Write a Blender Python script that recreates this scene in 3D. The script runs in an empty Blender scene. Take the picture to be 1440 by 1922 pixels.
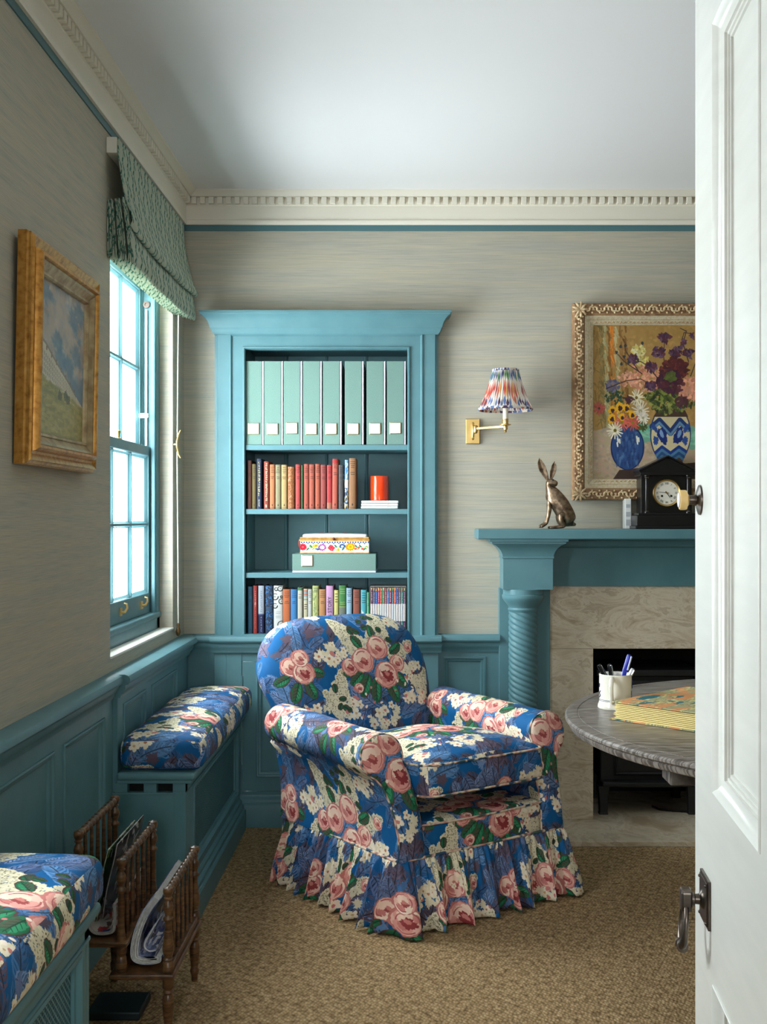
import bpy, bmesh, math, random
import numpy as np
from mathutils import Vector, Matrix

# ------------------------------------------------------------------ camera, sky, lamps, exposure
SC = bpy.context.scene
COL = SC.collection
cam_d = bpy.data.cameras.new('camera')
cam = bpy.data.objects.new('camera', cam_d)
COL.objects.link(cam)
cam.location = (0, 0, 1.22)
cam.rotation_euler = (math.pi / 2, 0, 0)
cam_d.sensor_fit = 'HORIZONTAL'
cam_d.sensor_width = 36
cam_d.lens = 2115 / 1440 * 36
cam_d.shift_x = -42 / 1440
cam_d.shift_y = 11 / 1440
cam_d.clip_start = 0.02
SC.camera = cam
SC.view_settings.view_transform = 'Standard'
SC.view_settings.look = 'None'
SC.view_settings.gamma = 1
SC.view_settings.exposure = 0.12
SC.view_settings.use_curve_mapping = False
SKY = 26.0
world = bpy.data.worlds.new('sky')
SC.world = world
world.use_nodes = True
bg = world.node_tree.nodes['Background']
bg.inputs[0].default_value = (0.92, 0.965, 1.0, 1)
bg.inputs[1].default_value = SKY


def area(name, loc, rot, sx, sy, power, color=(1, 1, 1), portal=False):
    d = bpy.data.lights.new(name, 'AREA')
    d.shape = 'RECTANGLE'
    d.size = sx
    d.size_y = sy
    d.energy = power
    d.color = color
    o = bpy.data.objects.new(name, d)
    COL.objects.link(o)
    o.location = loc
    o.rotation_euler = rot
    if portal:
        d.cycles.is_portal = True
    return o


R90 = math.pi / 2
area('daylight_portal', (-1.048, 3.8325, 1.5), (0, -R90, 0), 1.5, 0.95, 1, portal=True)
area('daylight_portal', (-1.048, 1.785, 1.5), (0, -R90, 0), 1.5, 0.95, 1, portal=True)
area('daylight_portal', (-0.075, -1.905, 1.5), (R90, 0, 0), 0.65, 0.8, 1, portal=True)  # portal for the unseen hall opening added as fill light


# ------------------------------------------------------------------ colour and material helpers
def lin(c):
    c = c / 255
    return c / 12.92 if c <= 0.04045 else ((c + 0.055) / 1.055) ** 2.4


def rgb(r, g, b):
    return (lin(r), lin(g), lin(b), 1)


def new_mat(name, col, rough=0.5, metal=0.0, spec=0.5):
    m = bpy.data.materials.new(name)
    m.use_nodes = True
    b = m.node_tree.nodes['Principled BSDF']
    b.inputs['Base Color'].default_value = rgb(*col)
    b.inputs['Roughness'].default_value = rough
    b.inputs['Metallic'].default_value = metal
    b.inputs['Specular IOR Level'].default_value = spec
    return m


def nd(m, t, **kw):
    n = m.node_tree.nodes.new(t)
    for k, v in kw.items():
        if k.startswith('i_'):
            n.inputs[k[2:].replace('_', ' ')].default_value = v
        else:
            setattr(n, k, v)
    return n


def lk(m, a, ao, b, bi):
    m.node_tree.links.new(a.outputs[ao], b.inputs[bi])


def ramp(m, stops):
    n = m.node_tree.nodes.new('ShaderNodeValToRGB')
    e = n.color_ramp.elements
    while len(e) < len(stops):
        e.new(0.5)
    for i, (p, c) in enumerate(stops):
        e[i].position = p
        e[i].color = rgb(*c)
    return n


def coords(m, scale=(1, 1, 1), kind='Object', rot=(0, 0, 0)):
    t = nd(m, 'ShaderNodeTexCoord')
    p = nd(m, 'ShaderNodeMapping')
    p.inputs['Scale'].default_value = scale
    p.inputs['Rotation'].default_value = rot
    lk(m, t, kind, p, 'Vector')
    return p


def bump(m, src, out, strength, dist):
    b = nd(m, 'ShaderNodeBump')
    b.inputs['Strength'].default_value = strength
    b.inputs['Distance'].default_value = dist
    lk(m, src, out, b, 'Height')
    lk(m, b, 'Normal', m.node_tree.nodes['Principled BSDF'], 'Normal')
    return b


def noise_mat(name, stops, scale=(1, 1, 1), nscale=8, detail=6, rough=0.5, metal=0, bstr=0.0, bdist=0.002,
              kind='Object', distortion=0.0, spec=0.5, rot=(0, 0, 0)):
    m = new_mat(name, stops[0][1], rough, metal, spec)
    p = coords(m, scale, kind, rot)
    n = nd(m, 'ShaderNodeTexNoise')
    n.inputs['Scale'].default_value = nscale
    n.inputs['Detail'].default_value = detail
    n.inputs['Distortion'].default_value = distortion
    lk(m, p, 'Vector', n, 'Vector')
    r = ramp(m, stops)
    lk(m, n, 'Fac', r, 'Fac')
    lk(m, r, 'Color', m.node_tree.nodes['Principled BSDF'], 'Base Color')
    if bstr:
        bump(m, n, 'Fac', bstr, bdist)
    return m


def image_mat(name, img, rough=0.7, scale=(1, 1, 1), spec=0.3, bstr=0.0, interp='Linear', sheen=0.0):
    m = new_mat(name, (128, 128, 128), rough, 0, spec)
    p = coords(m, scale, 'UV')
    t = nd(m, 'ShaderNodeTexImage', image=img, interpolation=interp)
    lk(m, p, 'Vector', t, 'Vector')
    b = m.node_tree.nodes['Principled BSDF']
    lk(m, t, 'Color', b, 'Base Color')
    if sheen:
        b.inputs['Sheen Weight'].default_value = sheen
    if bstr:
        n = nd(m, 'ShaderNodeTexNoise')
        n.inputs['Scale'].default_value = 900
        q = coords(m)
        lk(m, q, 'Vector', n, 'Vector')
        bump(m, n, 'Fac', bstr, 0.001)
    return m


# ------------------------------------------------------------------ a small painter for prints and pictures
class Canvas:
    def __init__(s, w, h, col):
        s.w, s.h = w, h
        s.a = np.empty((h, w, 3), np.float32)
        s.a[:] = col
        s.rng = np.random.default_rng(7)

    def _win(s, x0, x1, y0, y1, wrap):
        x0, x1, y0, y1 = int(x0) - 2, int(x1) + 3, int(y0) - 2, int(y1) + 3
        if not wrap:
            x0, y0 = max(0, x0), max(0, y0)
            x1, y1 = min(s.w, x1), min(s.h, y1)
            if x1 <= x0 or y1 <= y0:
                return None
        xs = np.arange(x0, x1)
        ys = np.arange(y0, y1)
        return xs, ys

    def _put(s, xs, ys, mask, col, wrap):
        xi = xs % s.w if wrap else xs
        yi = ys % s.h if wrap else ys
        ix = np.ix_(yi, xi)
        sub = s.a[ix]
        m = mask[..., None]
        s.a[ix] = sub * (1 - m) + np.asarray(col, np.float32) * m

    def blob(s, cx, cy, rx, ry, rot, col, rag=0.0, freq=5, alpha=1.0, wrap=True, soft=1.0):
        R = max(rx, ry) * (1 + 1.6 * rag)
        w = s._win(cx - R, cx + R, cy - R, cy + R, wrap)
        if w is None:
            return
        xs, ys = w
        X, Y = np.meshgrid(xs - cx, ys - cy)
        c, n = math.cos(rot), math.sin(rot)
        u = (X * c + Y * n) / rx
        v = (-X * n + Y * c) / ry
        r = np.hypot(u, v)
        if rag:
            t = np.arctan2(v, u)
            ph = s.rng.uniform(0, 6.28, 4)
            r = r - rag * (np.sin(freq * t + ph[0]) * 0.5 + np.sin((freq * 2 + 1) * t + ph[1]) * 0.5
                           + np.sin((freq * 4 + 1) * t + ph[2]) * 0.35 + np.sin(3 * t + ph[3]) * 0.4)
        m = np.clip((1 - r) * min(rx, ry) / soft + 0.5, 0, 1) * alpha
        s._put(xs, ys, m, col, wrap)

    def stroke(s, pts, w0, w1, col, alpha=1.0, wrap=True):
        n = len(pts) - 1
        for i in range(n):
            (xa, ya), (xb, yb) = pts[i], pts[i + 1]
            ra = w0 + (w1 - w0) * i / n
            rb = w0 + (w1 - w0) * (i + 1) / n
            R = max(ra, rb) + 1
            w = s._win(min(xa, xb) - R, max(xa, xb) + R, min(ya, yb) - R, max(ya, yb) + R, wrap)
            if w is None:
                continue
            xs, ys = w
            X, Y = np.meshgrid(xs - xa, ys - ya)
            dx, dy = xb - xa, yb - ya
            L = dx * dx + dy * dy + 1e-9
            t = np.clip((X * dx + Y * dy) / L, 0, 1)
            d = np.hypot(X - t * dx, Y - t * dy)
            m = np.clip((ra + (rb - ra) * t) - d + 0.5, 0, 1) * alpha
            s._put(xs, ys, m, col, wrap)

    def poly(s, pts, col, alpha=1.0, wrap=False):
        pts = np.asarray(pts, float)
        w = s._win(pts[:, 0].min(), pts[:, 0].max(), pts[:, 1].min(), pts[:, 1].max(), wrap)
        if w is None:
            return
        xs, ys = w
        X, Y = np.meshgrid(xs + 0.0, ys + 0.0)
        ins = np.zeros(X.shape, bool)
        j = len(pts) - 1
        for i in range(len(pts)):
            xi, yi = pts[i]
            xj, yj = pts[j]
            c = ((yi > Y) != (yj > Y)) & (X < (xj - xi) * (Y - yi) / (yj - yi + 1e-12) + xi)
            ins ^= c
            j = i
        s._put(xs, ys, ins.astype(np.float32) * alpha, col, wrap)

    def noise(s, amt, n=None, period=True):
        """large and small mottling"""
        out = np.zeros((s.h, s.w), np.float32)
        for cells, k in ((6, 0.4), (16, 0.3), (48, 0.3)):
            g = s.rng.normal(0, 1, (cells, cells)).astype(np.float32)
            yy = np.arange(s.h) / s.h * cells
            xx = np.arange(s.w) / s.w * cells
            y0 = yy.astype(int) % cells
            x0 = xx.astype(int) % cells
            fy = (yy % 1)[:, None]
            fx = (xx % 1)[None, :]
            y1, x1 = (y0 + 1) % cells, (x0 + 1) % cells
            out += k * ((g[np.ix_(y0, x0)] * (1 - fx) + g[np.ix_(y0, x1)] * fx) * (1 - fy)
                        + (g[np.ix_(y1, x0)] * (1 - fx) + g[np.ix_(y1, x1)] * fx) * fy)
        s.a += out[..., None] * amt
        s.a = np.clip(s.a, 0, 255)

    def image(s, name):
        im = bpy.data.images.new(name, s.w, s.h)
        px = np.ones((s.h, s.w, 4), np.float32)
        px[..., :3] = np.clip(s.a[::-1], 0, 255) / 255
        im.pixels.foreach_set(px.ravel())
        im.pack()
        return im


def paint_chintz():
    W = H = 1024
    c = Canvas(W, H, (6, 88, 142))
    c.noise(7)
    g = c.rng
    U = g.uniform

    def fern(x, y, ang, L, cols, n=9, wid=0.36):
        col = np.array(cols[g.integers(len(cols))], float)
        bend = U(-0.5, 0.5)
        p = []
        for i in range(n + 1):
            t = i / n
            a = ang + bend * t
            p.append((x, y, a))
            x += math.cos(a) * L / n
            y += math.sin(a) * L / n
        for i, (px, py, a) in enumerate(p):
            t = i / n
            l = L * wid * (0.35 + math.sin(math.pi * min(1, 0.15 + t * 0.85)) * 0.8)
            for sgn in (-1, 1):
                b = a + sgn * (1.05 - 0.35 * t)
                cc = col * U(0.8, 1.12)
                q = (px + math.cos(b) * l * 0.55, py + math.sin(b) * l * 0.55)
                e = (px + math.cos(b - sgn * 0.3) * l, py + math.sin(b - sgn * 0.3) * l)
                c.stroke([(px, py), q, e], L * 0.040, 0.8, cc)
        for i in range(n):
            c.stroke([p[i][:2], p[i + 1][:2]], 2.2, 1.8, col * 0.5)

    blues = [(88, 128, 172), (64, 106, 152), (118, 140, 180), (54, 86, 128), (102, 118, 156)]
    mauve = [(92, 74, 86), (100, 86, 104), (76, 64, 74)]
    for i in range(330):
        fern(U(0, W), U(0, H), U(-2.6, -0.5) if i % 3 else U(0, 6.28), U(80, 150), blues if i % 5 else mauve)
    for i in range(46):
        x, y = U(0, W), U(0, H)
        c.blob(x, y, U(16, 40), U(10, 26), U(0, 3), mauve[i % 3] if i % 3 == 0 else blues[i % 5], 0.28, 5, 0.9)

    def spray(x, y, n, R):
        for i in range(n):
            a, r = U(0, 6.28), R * math.sqrt(U(0, 1))
            px, py = x + math.cos(a) * r * 1.25, y + math.sin(a) * r * 0.8
            q = U(11, 23)
            for k in range(5):
                b = k * 1.257 + U(0, 0.5)
                c.blob(px + math.cos(b) * q * 0.75, py + math.sin(b) * q * 0.75, q * 0.62, q * 0.5, b,
                       (232, 218, 186) if k % 2 else (240, 226, 204), 0.12, 3)
            c.blob(px, py, q * 0.34, q * 0.3, 0, (186, 120, 92) if i % 2 else (206, 168, 120), 0.2, 3)
            if i % 5 == 0:
                c.blob(px + q, py - q, q * 0.5, q * 0.7, U(0, 3), (206, 128, 118), 0.1, 3)

    def lilac(x, y, L, Wd, ang):
        n = int(L * Wd / 105)
        for ph in range(2):
            for i in range(n):
                t = U(0, 1)
                wd = Wd * (1 - t) ** 0.6
                o = U(-1, 1) * wd
                px = x + math.cos(ang) * t * L - math.sin(ang) * o
                py = y + math.sin(ang) * t * L + math.cos(ang) * o
                v = U(0.93, 1.03)
                c.blob(px, py, U(6, 11), U(6, 10), U(0, 3), (224 * v, 213 * v, 182 * v), 0.25, 3)
        for i in range(int(n * 0.9)):
            t = U(0, 1)
            o = U(-1, 1) * Wd * (1 - t) ** 0.6 * 0.9
            px = x + math.cos(ang) * t * L - math.sin(ang) * o
            py = y + math.sin(ang) * t * L + math.cos(ang) * o
            a = U(0, 6.28)
            c.stroke([(px, py), (px + math.cos(a) * 4, py + math.sin(a) * 4)], 1.7, 0.8, (112, 104, 78))

    def leaf(x, y, ang, L, Wd, shade=1.0):
        d = np.array((34, 104, 70), float) * shade
        mx, my = x + math.cos(ang) * L / 2, y + math.sin(ang) * L / 2
        c.blob(mx, my, L / 2 + 4, Wd / 2 + 4, ang, (86, 58, 54), 0.05, 3)
        c.blob(mx, my, L / 2, Wd / 2, ang, d, 0.05, 3)
        c.blob(mx + math.cos(ang + 1.57) * Wd * 0.2, my + math.sin(ang + 1.57) * Wd * 0.2, L * 0.33, Wd * 0.2, ang,
               np.array((96, 74, 62), float), 0.2, 3, 0.7)
        c.blob(mx - math.cos(ang + 1.57) * Wd * 0.2, my - math.sin(ang + 1.57) * Wd * 0.2, L * 0.34, Wd * 0.16, ang,
               d * 1.35 + 12, 0.2, 3, 0.8)
        tip = (x + math.cos(ang) * L * 0.94, y + math.sin(ang) * L * 0.94)
        c.stroke([(x, y), tip], 2.2, 1, (24, 56, 40))
        for k in range(1, 6):
            t = k / 6
            bx, by = x + math.cos(ang) * L * t, y + math.sin(ang) * L * t
            for sg in (-1, 1):
                b = ang + sg * 0.8
                l = Wd * 0.42 * math.sin(math.pi * (0.15 + t * 0.8))
                c.stroke([(bx, by), (bx + math.cos(b) * l, by + math.sin(b) * l)], 1.3, 0.8, (24, 62, 44))

    def rose(x, y, r, dark=0.5):
        a0 = U(0, 6.28)
        c.blob(x, y, r * 1.05, r * 0.98, 0, (196, 120, 112), 0.05, 5)
        for k in range(6):
            a = a0 + k * 1.047
            col = [(236, 190, 172), (226, 158, 146), (246, 218, 196), (214, 138, 130)][k % 4]
            c.blob(x + math.cos(a) * r * 0.5, y + math.sin(a) * r * 0.5, r * 0.56, r * 0.4, a + 1.57, col, 0.08, 3)
        c.blob(x - r * 0.1, y - r * 0.25, r * 0.5, r * 0.42, 0.4, (240, 206, 184), 0.1, 4)
        c.blob(x + r * 0.1, y + r * 0.1, r * (0.30 + 0.20 * dark), r * (0.2 + 0.2 * dark), 0.5, (164 - 18 * dark, 80 - 24 * dark, 78 - 20 * dark), 0.2, 4)
        c.blob(x - r * 0.3, y + r * 0.35, r * 0.3, r * 0.16, 0.8, (200, 124, 116), 0.2, 3)
        c.blob(x + r * 0.05, y - r * 0.06, r * 0.24, r * 0.14, 0.6, (206, 128, 118), 0.2, 3)
        for k in range(3):
            q = a0 + k * 2.1
            pts = [(x + math.cos(q + j * 0.25) * r * (0.62 + 0.08 * k), y + math.sin(q + j * 0.25) * r * (0.62 + 0.08 * k))
                   for j in range(6)]
            c.stroke(pts, 2.4, 1, (176, 92, 90))
        pts = [(x + math.cos(a0 + 2 + j * 0.3) * r * 0.84, y + math.sin(a0 + 2 + j * 0.3) * r * 0.84) for j in range(6)]
        c.stroke(pts, 3, 1.5, (250, 230, 210))

    def patch(x, y, R, n):
        """ragged cream drift behind the small flowers"""
        for k in range(n):
            a, r = U(0, 6.28), R * math.sqrt(U(0, 1))
            c.blob(x + math.cos(a) * r * 1.3, y + math.sin(a) * r * 0.7, U(12, 30), U(8, 20), U(0, 3), (224, 211, 180), 0.3, 5)

    for (bx, by) in ((290, 300), (802, 812)):
        for (dx, dy, R, n) in ((-225, -60, 66, 8), (250, 70, 74, 9), (10, 262, 80, 10), (225, -200, 52, 6)):
            patch(bx + dx, by + dy, R, n)
            spray(bx + dx, by + dy, int(n * 1.15), R)
        spray(bx - 160, by + 215, 8, 56)
        lilac(bx + 40, by - 60, 255, 84, -1.2)
        lilac(bx - 50, by - 50, 235, 72, -2.2)
        lilac(bx + 110, by - 10, 190, 58, -0.4)
        lilac(bx - 255, by + 240, 225, 78, -1.3)
        lilac(bx - 200, by + 240, 160, 58, -2.3)
        lilac(bx + 270, by + 190, 150, 52, -1.0)
        for k in range(9):
            leaf(bx + U(-120, 150), by - U(80, 230), U(0, 6.28), U(24, 40), U(18, 26), 0.8)
        for k in range(5):
            leaf(bx + U(-290, -170), by + U(100, 240), U(0, 6.28), U(24, 40), U(18, 26), 0.9)
        for (dx, dy, a, L, Wd) in ((-40, 60, 2.1, 118, 62), (0, 80, 1.75, 120, 58), (70, 90, 1.2, 125, 62),
                                   (110, 60, 0.8, 105, 56), (-100, 10, 2.7, 90, 48), (120, -40, -0.5, 86, 44),
                                   (-50, -80, -2.2, 74, 40), (30, -120, -1.5, 70, 38), (-70, 40, 2.5, 100, 50)):
            leaf(bx + dx, by + dy, a, L, Wd)
        rose(bx - 140, by + 10, 46, 0.7)
        rose(bx + 150, by + 14, 46, 0.2)
        rose(bx - 56, by - 16, 64, 0.3)
        rose(bx + 46, by - 74, 62, 0.1)
        rose(bx + 70, by + 66, 70, 1.0)
        for k in range(4):
            x, y = bx + U(-360, 360), by + U(-330, 330)
            patch(x, y, 34, 3)
            spray(x, y, 4, 34)
        for k in range(22):
            x, y = bx + U(-300, 300), by + U(60, 280)
            c.blob(x, y, U(7, 13), U(5, 8), U(0, 3), (244, 226, 208) if k % 3 else (206, 120, 116), 0.1, 3)
        for (dx, dy, a, L, Wd) in ((-430, 70, 1.9, 100, 52), (-390, 60, 1.2, 96, 50), (-470, 40, 2.7, 84, 44), (-370, 10, 0.3, 84, 44)):
            leaf(bx + dx, by + dy, a, L, Wd)
        rose(bx - 455, by - 10, 50, 0.2)
        rose(bx - 395, by + 22, 56, 0.8)
        rose(bx - 400, by - 50, 44, 0.1)
        rose(bx - 110, by + 118, 26, 0.6)
        rose(bx + 250, by - 60, 28, 0.4)
    return c.image('chintz_print')


def paint_blind():
    c = Canvas(512, 512, (196, 204, 186))
    c.noise(4)
    g = c.rng
    for i in range(8):
        x0 = i * 64 + g.uniform(-6, 6)
        pts = [(x0 + 15 * math.sin(t / 512 * 6.283 * 3 + i * 1.9), t) for t in range(0, 513, 16)]
        c.stroke(pts, 2.6, 2.6, (56, 118, 102))
        for k in range(0, len(pts) - 1, 2):
            sg = 1 if (k // 2) % 2 else -1
            x, y = pts[k]
            c.blob(x + sg * 11, y - 9, 13, 4.6, -sg * 0.9, (52, 112, 98), 0.05, 3)
            c.blob(x - sg * 8, y + 4, 9, 3, sg * 0.8, (104, 150, 132), 0.05, 3)
    return c.image('vine_print')


def paint_flowers():
    W, H = 560, 640                         # the whole canvas of the still life
    c = Canvas(W, H, (168, 132, 74))
    c.noise(10)
    g = c.rng
    U = g.uniform
    kw = dict(wrap=False)
    # curtain folds on the left
    for x, col, w in ((8, (150, 118, 60), 20), (34, (128, 112, 66), 14), (52, (176, 168, 122), 10), (70, (140, 96, 44), 9),
                      (84, (214, 128, 44), 11), (104, (190, 178, 132), 11), (122, (150, 110, 60), 8), (142, (124, 86, 42), 9)):
        for j in range(60):
            y = U(0, 430)
            o = 16 * y / 430
            v = U(0.82, 1.15)
            c.stroke([(x + o + U(-w, w), y), (x + o + U(-w, w) + 4, y + U(14, 40))], 4, 2, np.array(col) * v, 0.8, **kw)
    for j in range(420):
        x, y = U(150, W), U(0, 400)
        v = U(0.86, 1.12)
        c.stroke([(x, y), (x + U(-16, 16), y + U(-10, 16))], 6, 3, np.array((178, 140, 80)) * v, 0.5, **kw)
    # table top
    c.poly([(0, 440), (90, 418), (W, 430), (W, H), (0, H)], (176, 154, 128))
    for j in range(420):
        x, y = U(0, W), U(430, H)
        col = [(188, 168, 140), (160, 138, 112), (192, 150, 132), (150, 140, 128), (170, 160, 110)][g.integers(5)]
        c.stroke([(x, y), (x + U(-22, 22), y + U(-8, 8))], 6, 2, col, 0.6, **kw)
    c.poly([(90, H), (120, 600), (W, 560), (W, H)], (62, 46, 38))
    for (x, y, rx, ry) in ((228, 446, 60, 38), (455, 470, 70, 46)):
        c.blob(x, y, rx, ry, 0.2, (110, 160, 136), 0.1, 3, **kw)
        for j in range(16):
            c.stroke([(x + U(-50, 50), y + U(-28, 28)), (x + U(-50, 50), y + U(-28, 28))], 5, 2, (130 + U(-30, 30), 196, 164), 0.5, **kw)
    # big patterned vase
    vx, vy = 350, 452
    c.blob(vx, vy, 92, 128, 0, (40, 52, 96), **kw)
    c.blob(vx, vy, 87, 124, 0, (206, 190, 148), 0.01, 3, **kw)
    c.poly([(272, 380), (430, 380), (415, 352), (360, 340), (290, 352)], (74, 54, 44))
    z = [(268, 420), (300, 396), (350, 446), (392, 396), (428, 430)]
    c.stroke(z, 13, 13, (34, 56, 104), **kw)
    c.stroke([(x, y + 8) for x, y in z], 5, 5, (96, 134, 168), **kw)
    for sx in (-1, 1):
        c.blob(vx + sx * 36, vy + 6, 20, 36, sx * 0.35, (26, 46, 108), 0.12, 3, **kw)
        c.blob(vx + sx * 40, vy - 2, 8, 18, sx * 0.35, (120, 150, 190), 0.1, 3, **kw)
        c.blob(vx + sx * 66, vy + 26, 12, 18, 0, (44, 74, 140), 0.2, 4, **kw)
        c.blob(vx + sx * 72, vy - 26, 9, 22, sx * 0.6, (44, 74, 140), 0.2, 4, **kw)
    for k, col in ((0, (26, 58, 128)), (14, (76, 118, 150)), (27, (38, 74, 120)), (40, (64, 110, 140)), (52, (84, 56, 44)), (66, (74, 50, 42))):
        c.stroke([(285 + k * 0.4, 528 + k * 0.8), (312, 506 + k), (350, 532 + k), (388, 506 + k), (418 - k * 0.4, 524 + k * 0.8)], 8, 8, col, **kw)
    # small blue vase
    c.blob(156, 506, 76, 94, 0, (20, 36, 86), **kw)
    c.blob(156, 508, 70, 88, 0, (42, 72, 122), 0.02, 3, **kw)
    for j in range(130):
        x, y = 156 + U(-52, 52), 510 + U(-70, 70)
        c.stroke([(x, y), (x + U(-3, 3), y + U(8, 24))], 5, 2, [(32, 56, 104), (60, 94, 140), (28, 46, 90), (84, 118, 156)][g.integers(4)], 0.5, **kw)
    for (x, y) in ((112, 470), (120, 474), (110, 488), (198, 462), (206, 468), (200, 478)):
        c.stroke([(x, y), (x + 2, y + 14)], 4, 3, (226, 224, 200), **kw)
    # foliage
    def dabs(x, y, R, cols, n, s=6):
        for j in range(n):
            a, r = U(0, 6.28), R * math.sqrt(U(0, 1))
            px, py = x + math.cos(a) * r, y + math.sin(a) * r * 0.75
            b = U(0, 6.28)
            c.stroke([(px, py), (px + math.cos(b) * s * 1.7, py + math.sin(b) * s * 1.7)], s, s * 0.4, np.array(cols[g.integers(len(cols))]) * U(0.85, 1.1), 0.9, **kw)
    greens = [(92, 100, 44), (64, 78, 38), (126, 134, 60), (46, 58, 34), (150, 150, 76)]
    dabs(340, 300, 95, greens, 200, 7)
    dabs(300, 290, 70, greens, 80, 7)
    dabs(210, 400, 45, greens[:2], 60, 6)
    dabs(100, 300, 44, [(40, 66, 52), (56, 84, 48)], 46, 5)
    dabs(430, 300, 50, greens, 60, 6)
    dabs(235, 215, 80, [(222, 150, 120), (232, 172, 140), (206, 130, 104)], 150, 6)
    dabs(150, 222, 40, [(222, 150, 120), (232, 172, 140)], 40, 6)
    dabs(440, 262, 62, [(222, 150, 120), (228, 160, 130), (206, 130, 104)], 130, 7)
    dabs(90, 250, 30, [(112, 104, 130), (90, 90, 128), (120, 110, 120)], 40, 6)
    dabs(205, 105, 30, [(216, 206, 140), (206, 190, 100), (226, 218, 170)], 60, 5)
    dabs(222, 150, 28, [(206, 196, 130), (222, 206, 110)], 36, 5)
    stem = (70, 52, 50)
    for pts in ([(330, 250), (325, 180), (318, 130), (322, 62)], [(330, 230), (370, 150), (390, 112)], [(300, 230), (250, 170), (215, 150), (190, 150)],
                [(205, 190), (150, 110), (140, 84)], [(220, 200), (140, 150), (108, 116)], [(440, 210), (460, 160), (490, 110)],
                [(430, 150), (400, 60), (410, 30), (440, 34)], [(400, 90), (420, 24), (392, 12)], [(60, 262), (150, 230), (215, 222), (250, 240)]):
        c.stroke(pts, 2.4, 1.4, stem, **kw)
    pur = [(86, 56, 84), (66, 42, 66), (108, 78, 104), (92, 48, 58)]
    for (x, y, R, n) in ((322, 52, 26, 34), (296, 112, 28, 38), (370, 112, 26, 34), (180, 140, 22, 28), (262, 172, 26, 34), (260, 250, 24, 30),
                         (430, 118, 26, 24), (410, 70, 9, 8), (446, 46, 10, 8), (395, 90, 10, 8)):
        dabs(x, y, R, pur, n, 6)
    dabs(366, 180, 60, [(92, 40, 40), (112, 50, 46), (76, 34, 40)], 120, 8)
    dabs(350, 236, 60, [(76, 38, 58), (92, 46, 52), (66, 34, 54)], 110, 8)
    dabs(350, 212, 26, [(100, 112, 50), (86, 98, 46)], 34, 6)
    dabs(400, 318, 26, [(86, 50, 56)], 30, 7)
    for x, y in ((146, 84), (124, 88), (106, 112), (222, 74), (140, 130), (128, 160), (160, 150)):
        c.blob(x, y, 6, 7, 0, (56, 58, 62), 0.2, 3, **kw)
    # daisies, pansies
    def daisy(x, y, r, col, mid):
        for k in range(16):
            a = k * 0.3927 + U(-0.1, 0.1)
            c.stroke([(x + math.cos(a) * r * 0.2, y + math.sin(a) * r * 0.2), (x + math.cos(a) * r * U(0.85, 1.1), y + math.sin(a) * r * U(0.85, 1.1))], 3.6, 2.4, np.array(col) * U(0.86, 1.05), **kw)
        c.blob(x, y, r * 0.2, r * 0.2, 0, mid, **kw)
    for a in ((196, 300, 33, (232, 220, 184), (120, 100, 40)), (214, 356, 42, (222, 212, 190), (170, 160, 120)), (226, 384, 28, (226, 216, 196), (170, 160, 120)),
              (130, 402, 36, (214, 104, 84), (140, 120, 40)), (180, 404, 34, (210, 96, 80), (140, 120, 40)), (100, 436, 36, (236, 228, 196), (110, 96, 30)),
              (28, 344, 26, (176, 80, 72), (60, 60, 40))):
        daisy(*a)
    for (x, y, r) in ((120, 340, 22), (150, 342, 20), (86, 350, 18), (84, 386, 20), (176, 370, 18), (130, 380, 16)):
        c.blob(x, y, r, r * 0.8, U(0, 3), (232, 172, 30), 0.14, 3, **kw)
        c.blob(x + 3, y + 4, r * 0.45, r * 0.5, 0, (66, 38, 44), 0.2, 3, **kw)
    dabs(165, 310, 16, [(80, 44, 52)], 18, 6)
    return c.image('still_life_print')


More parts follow.
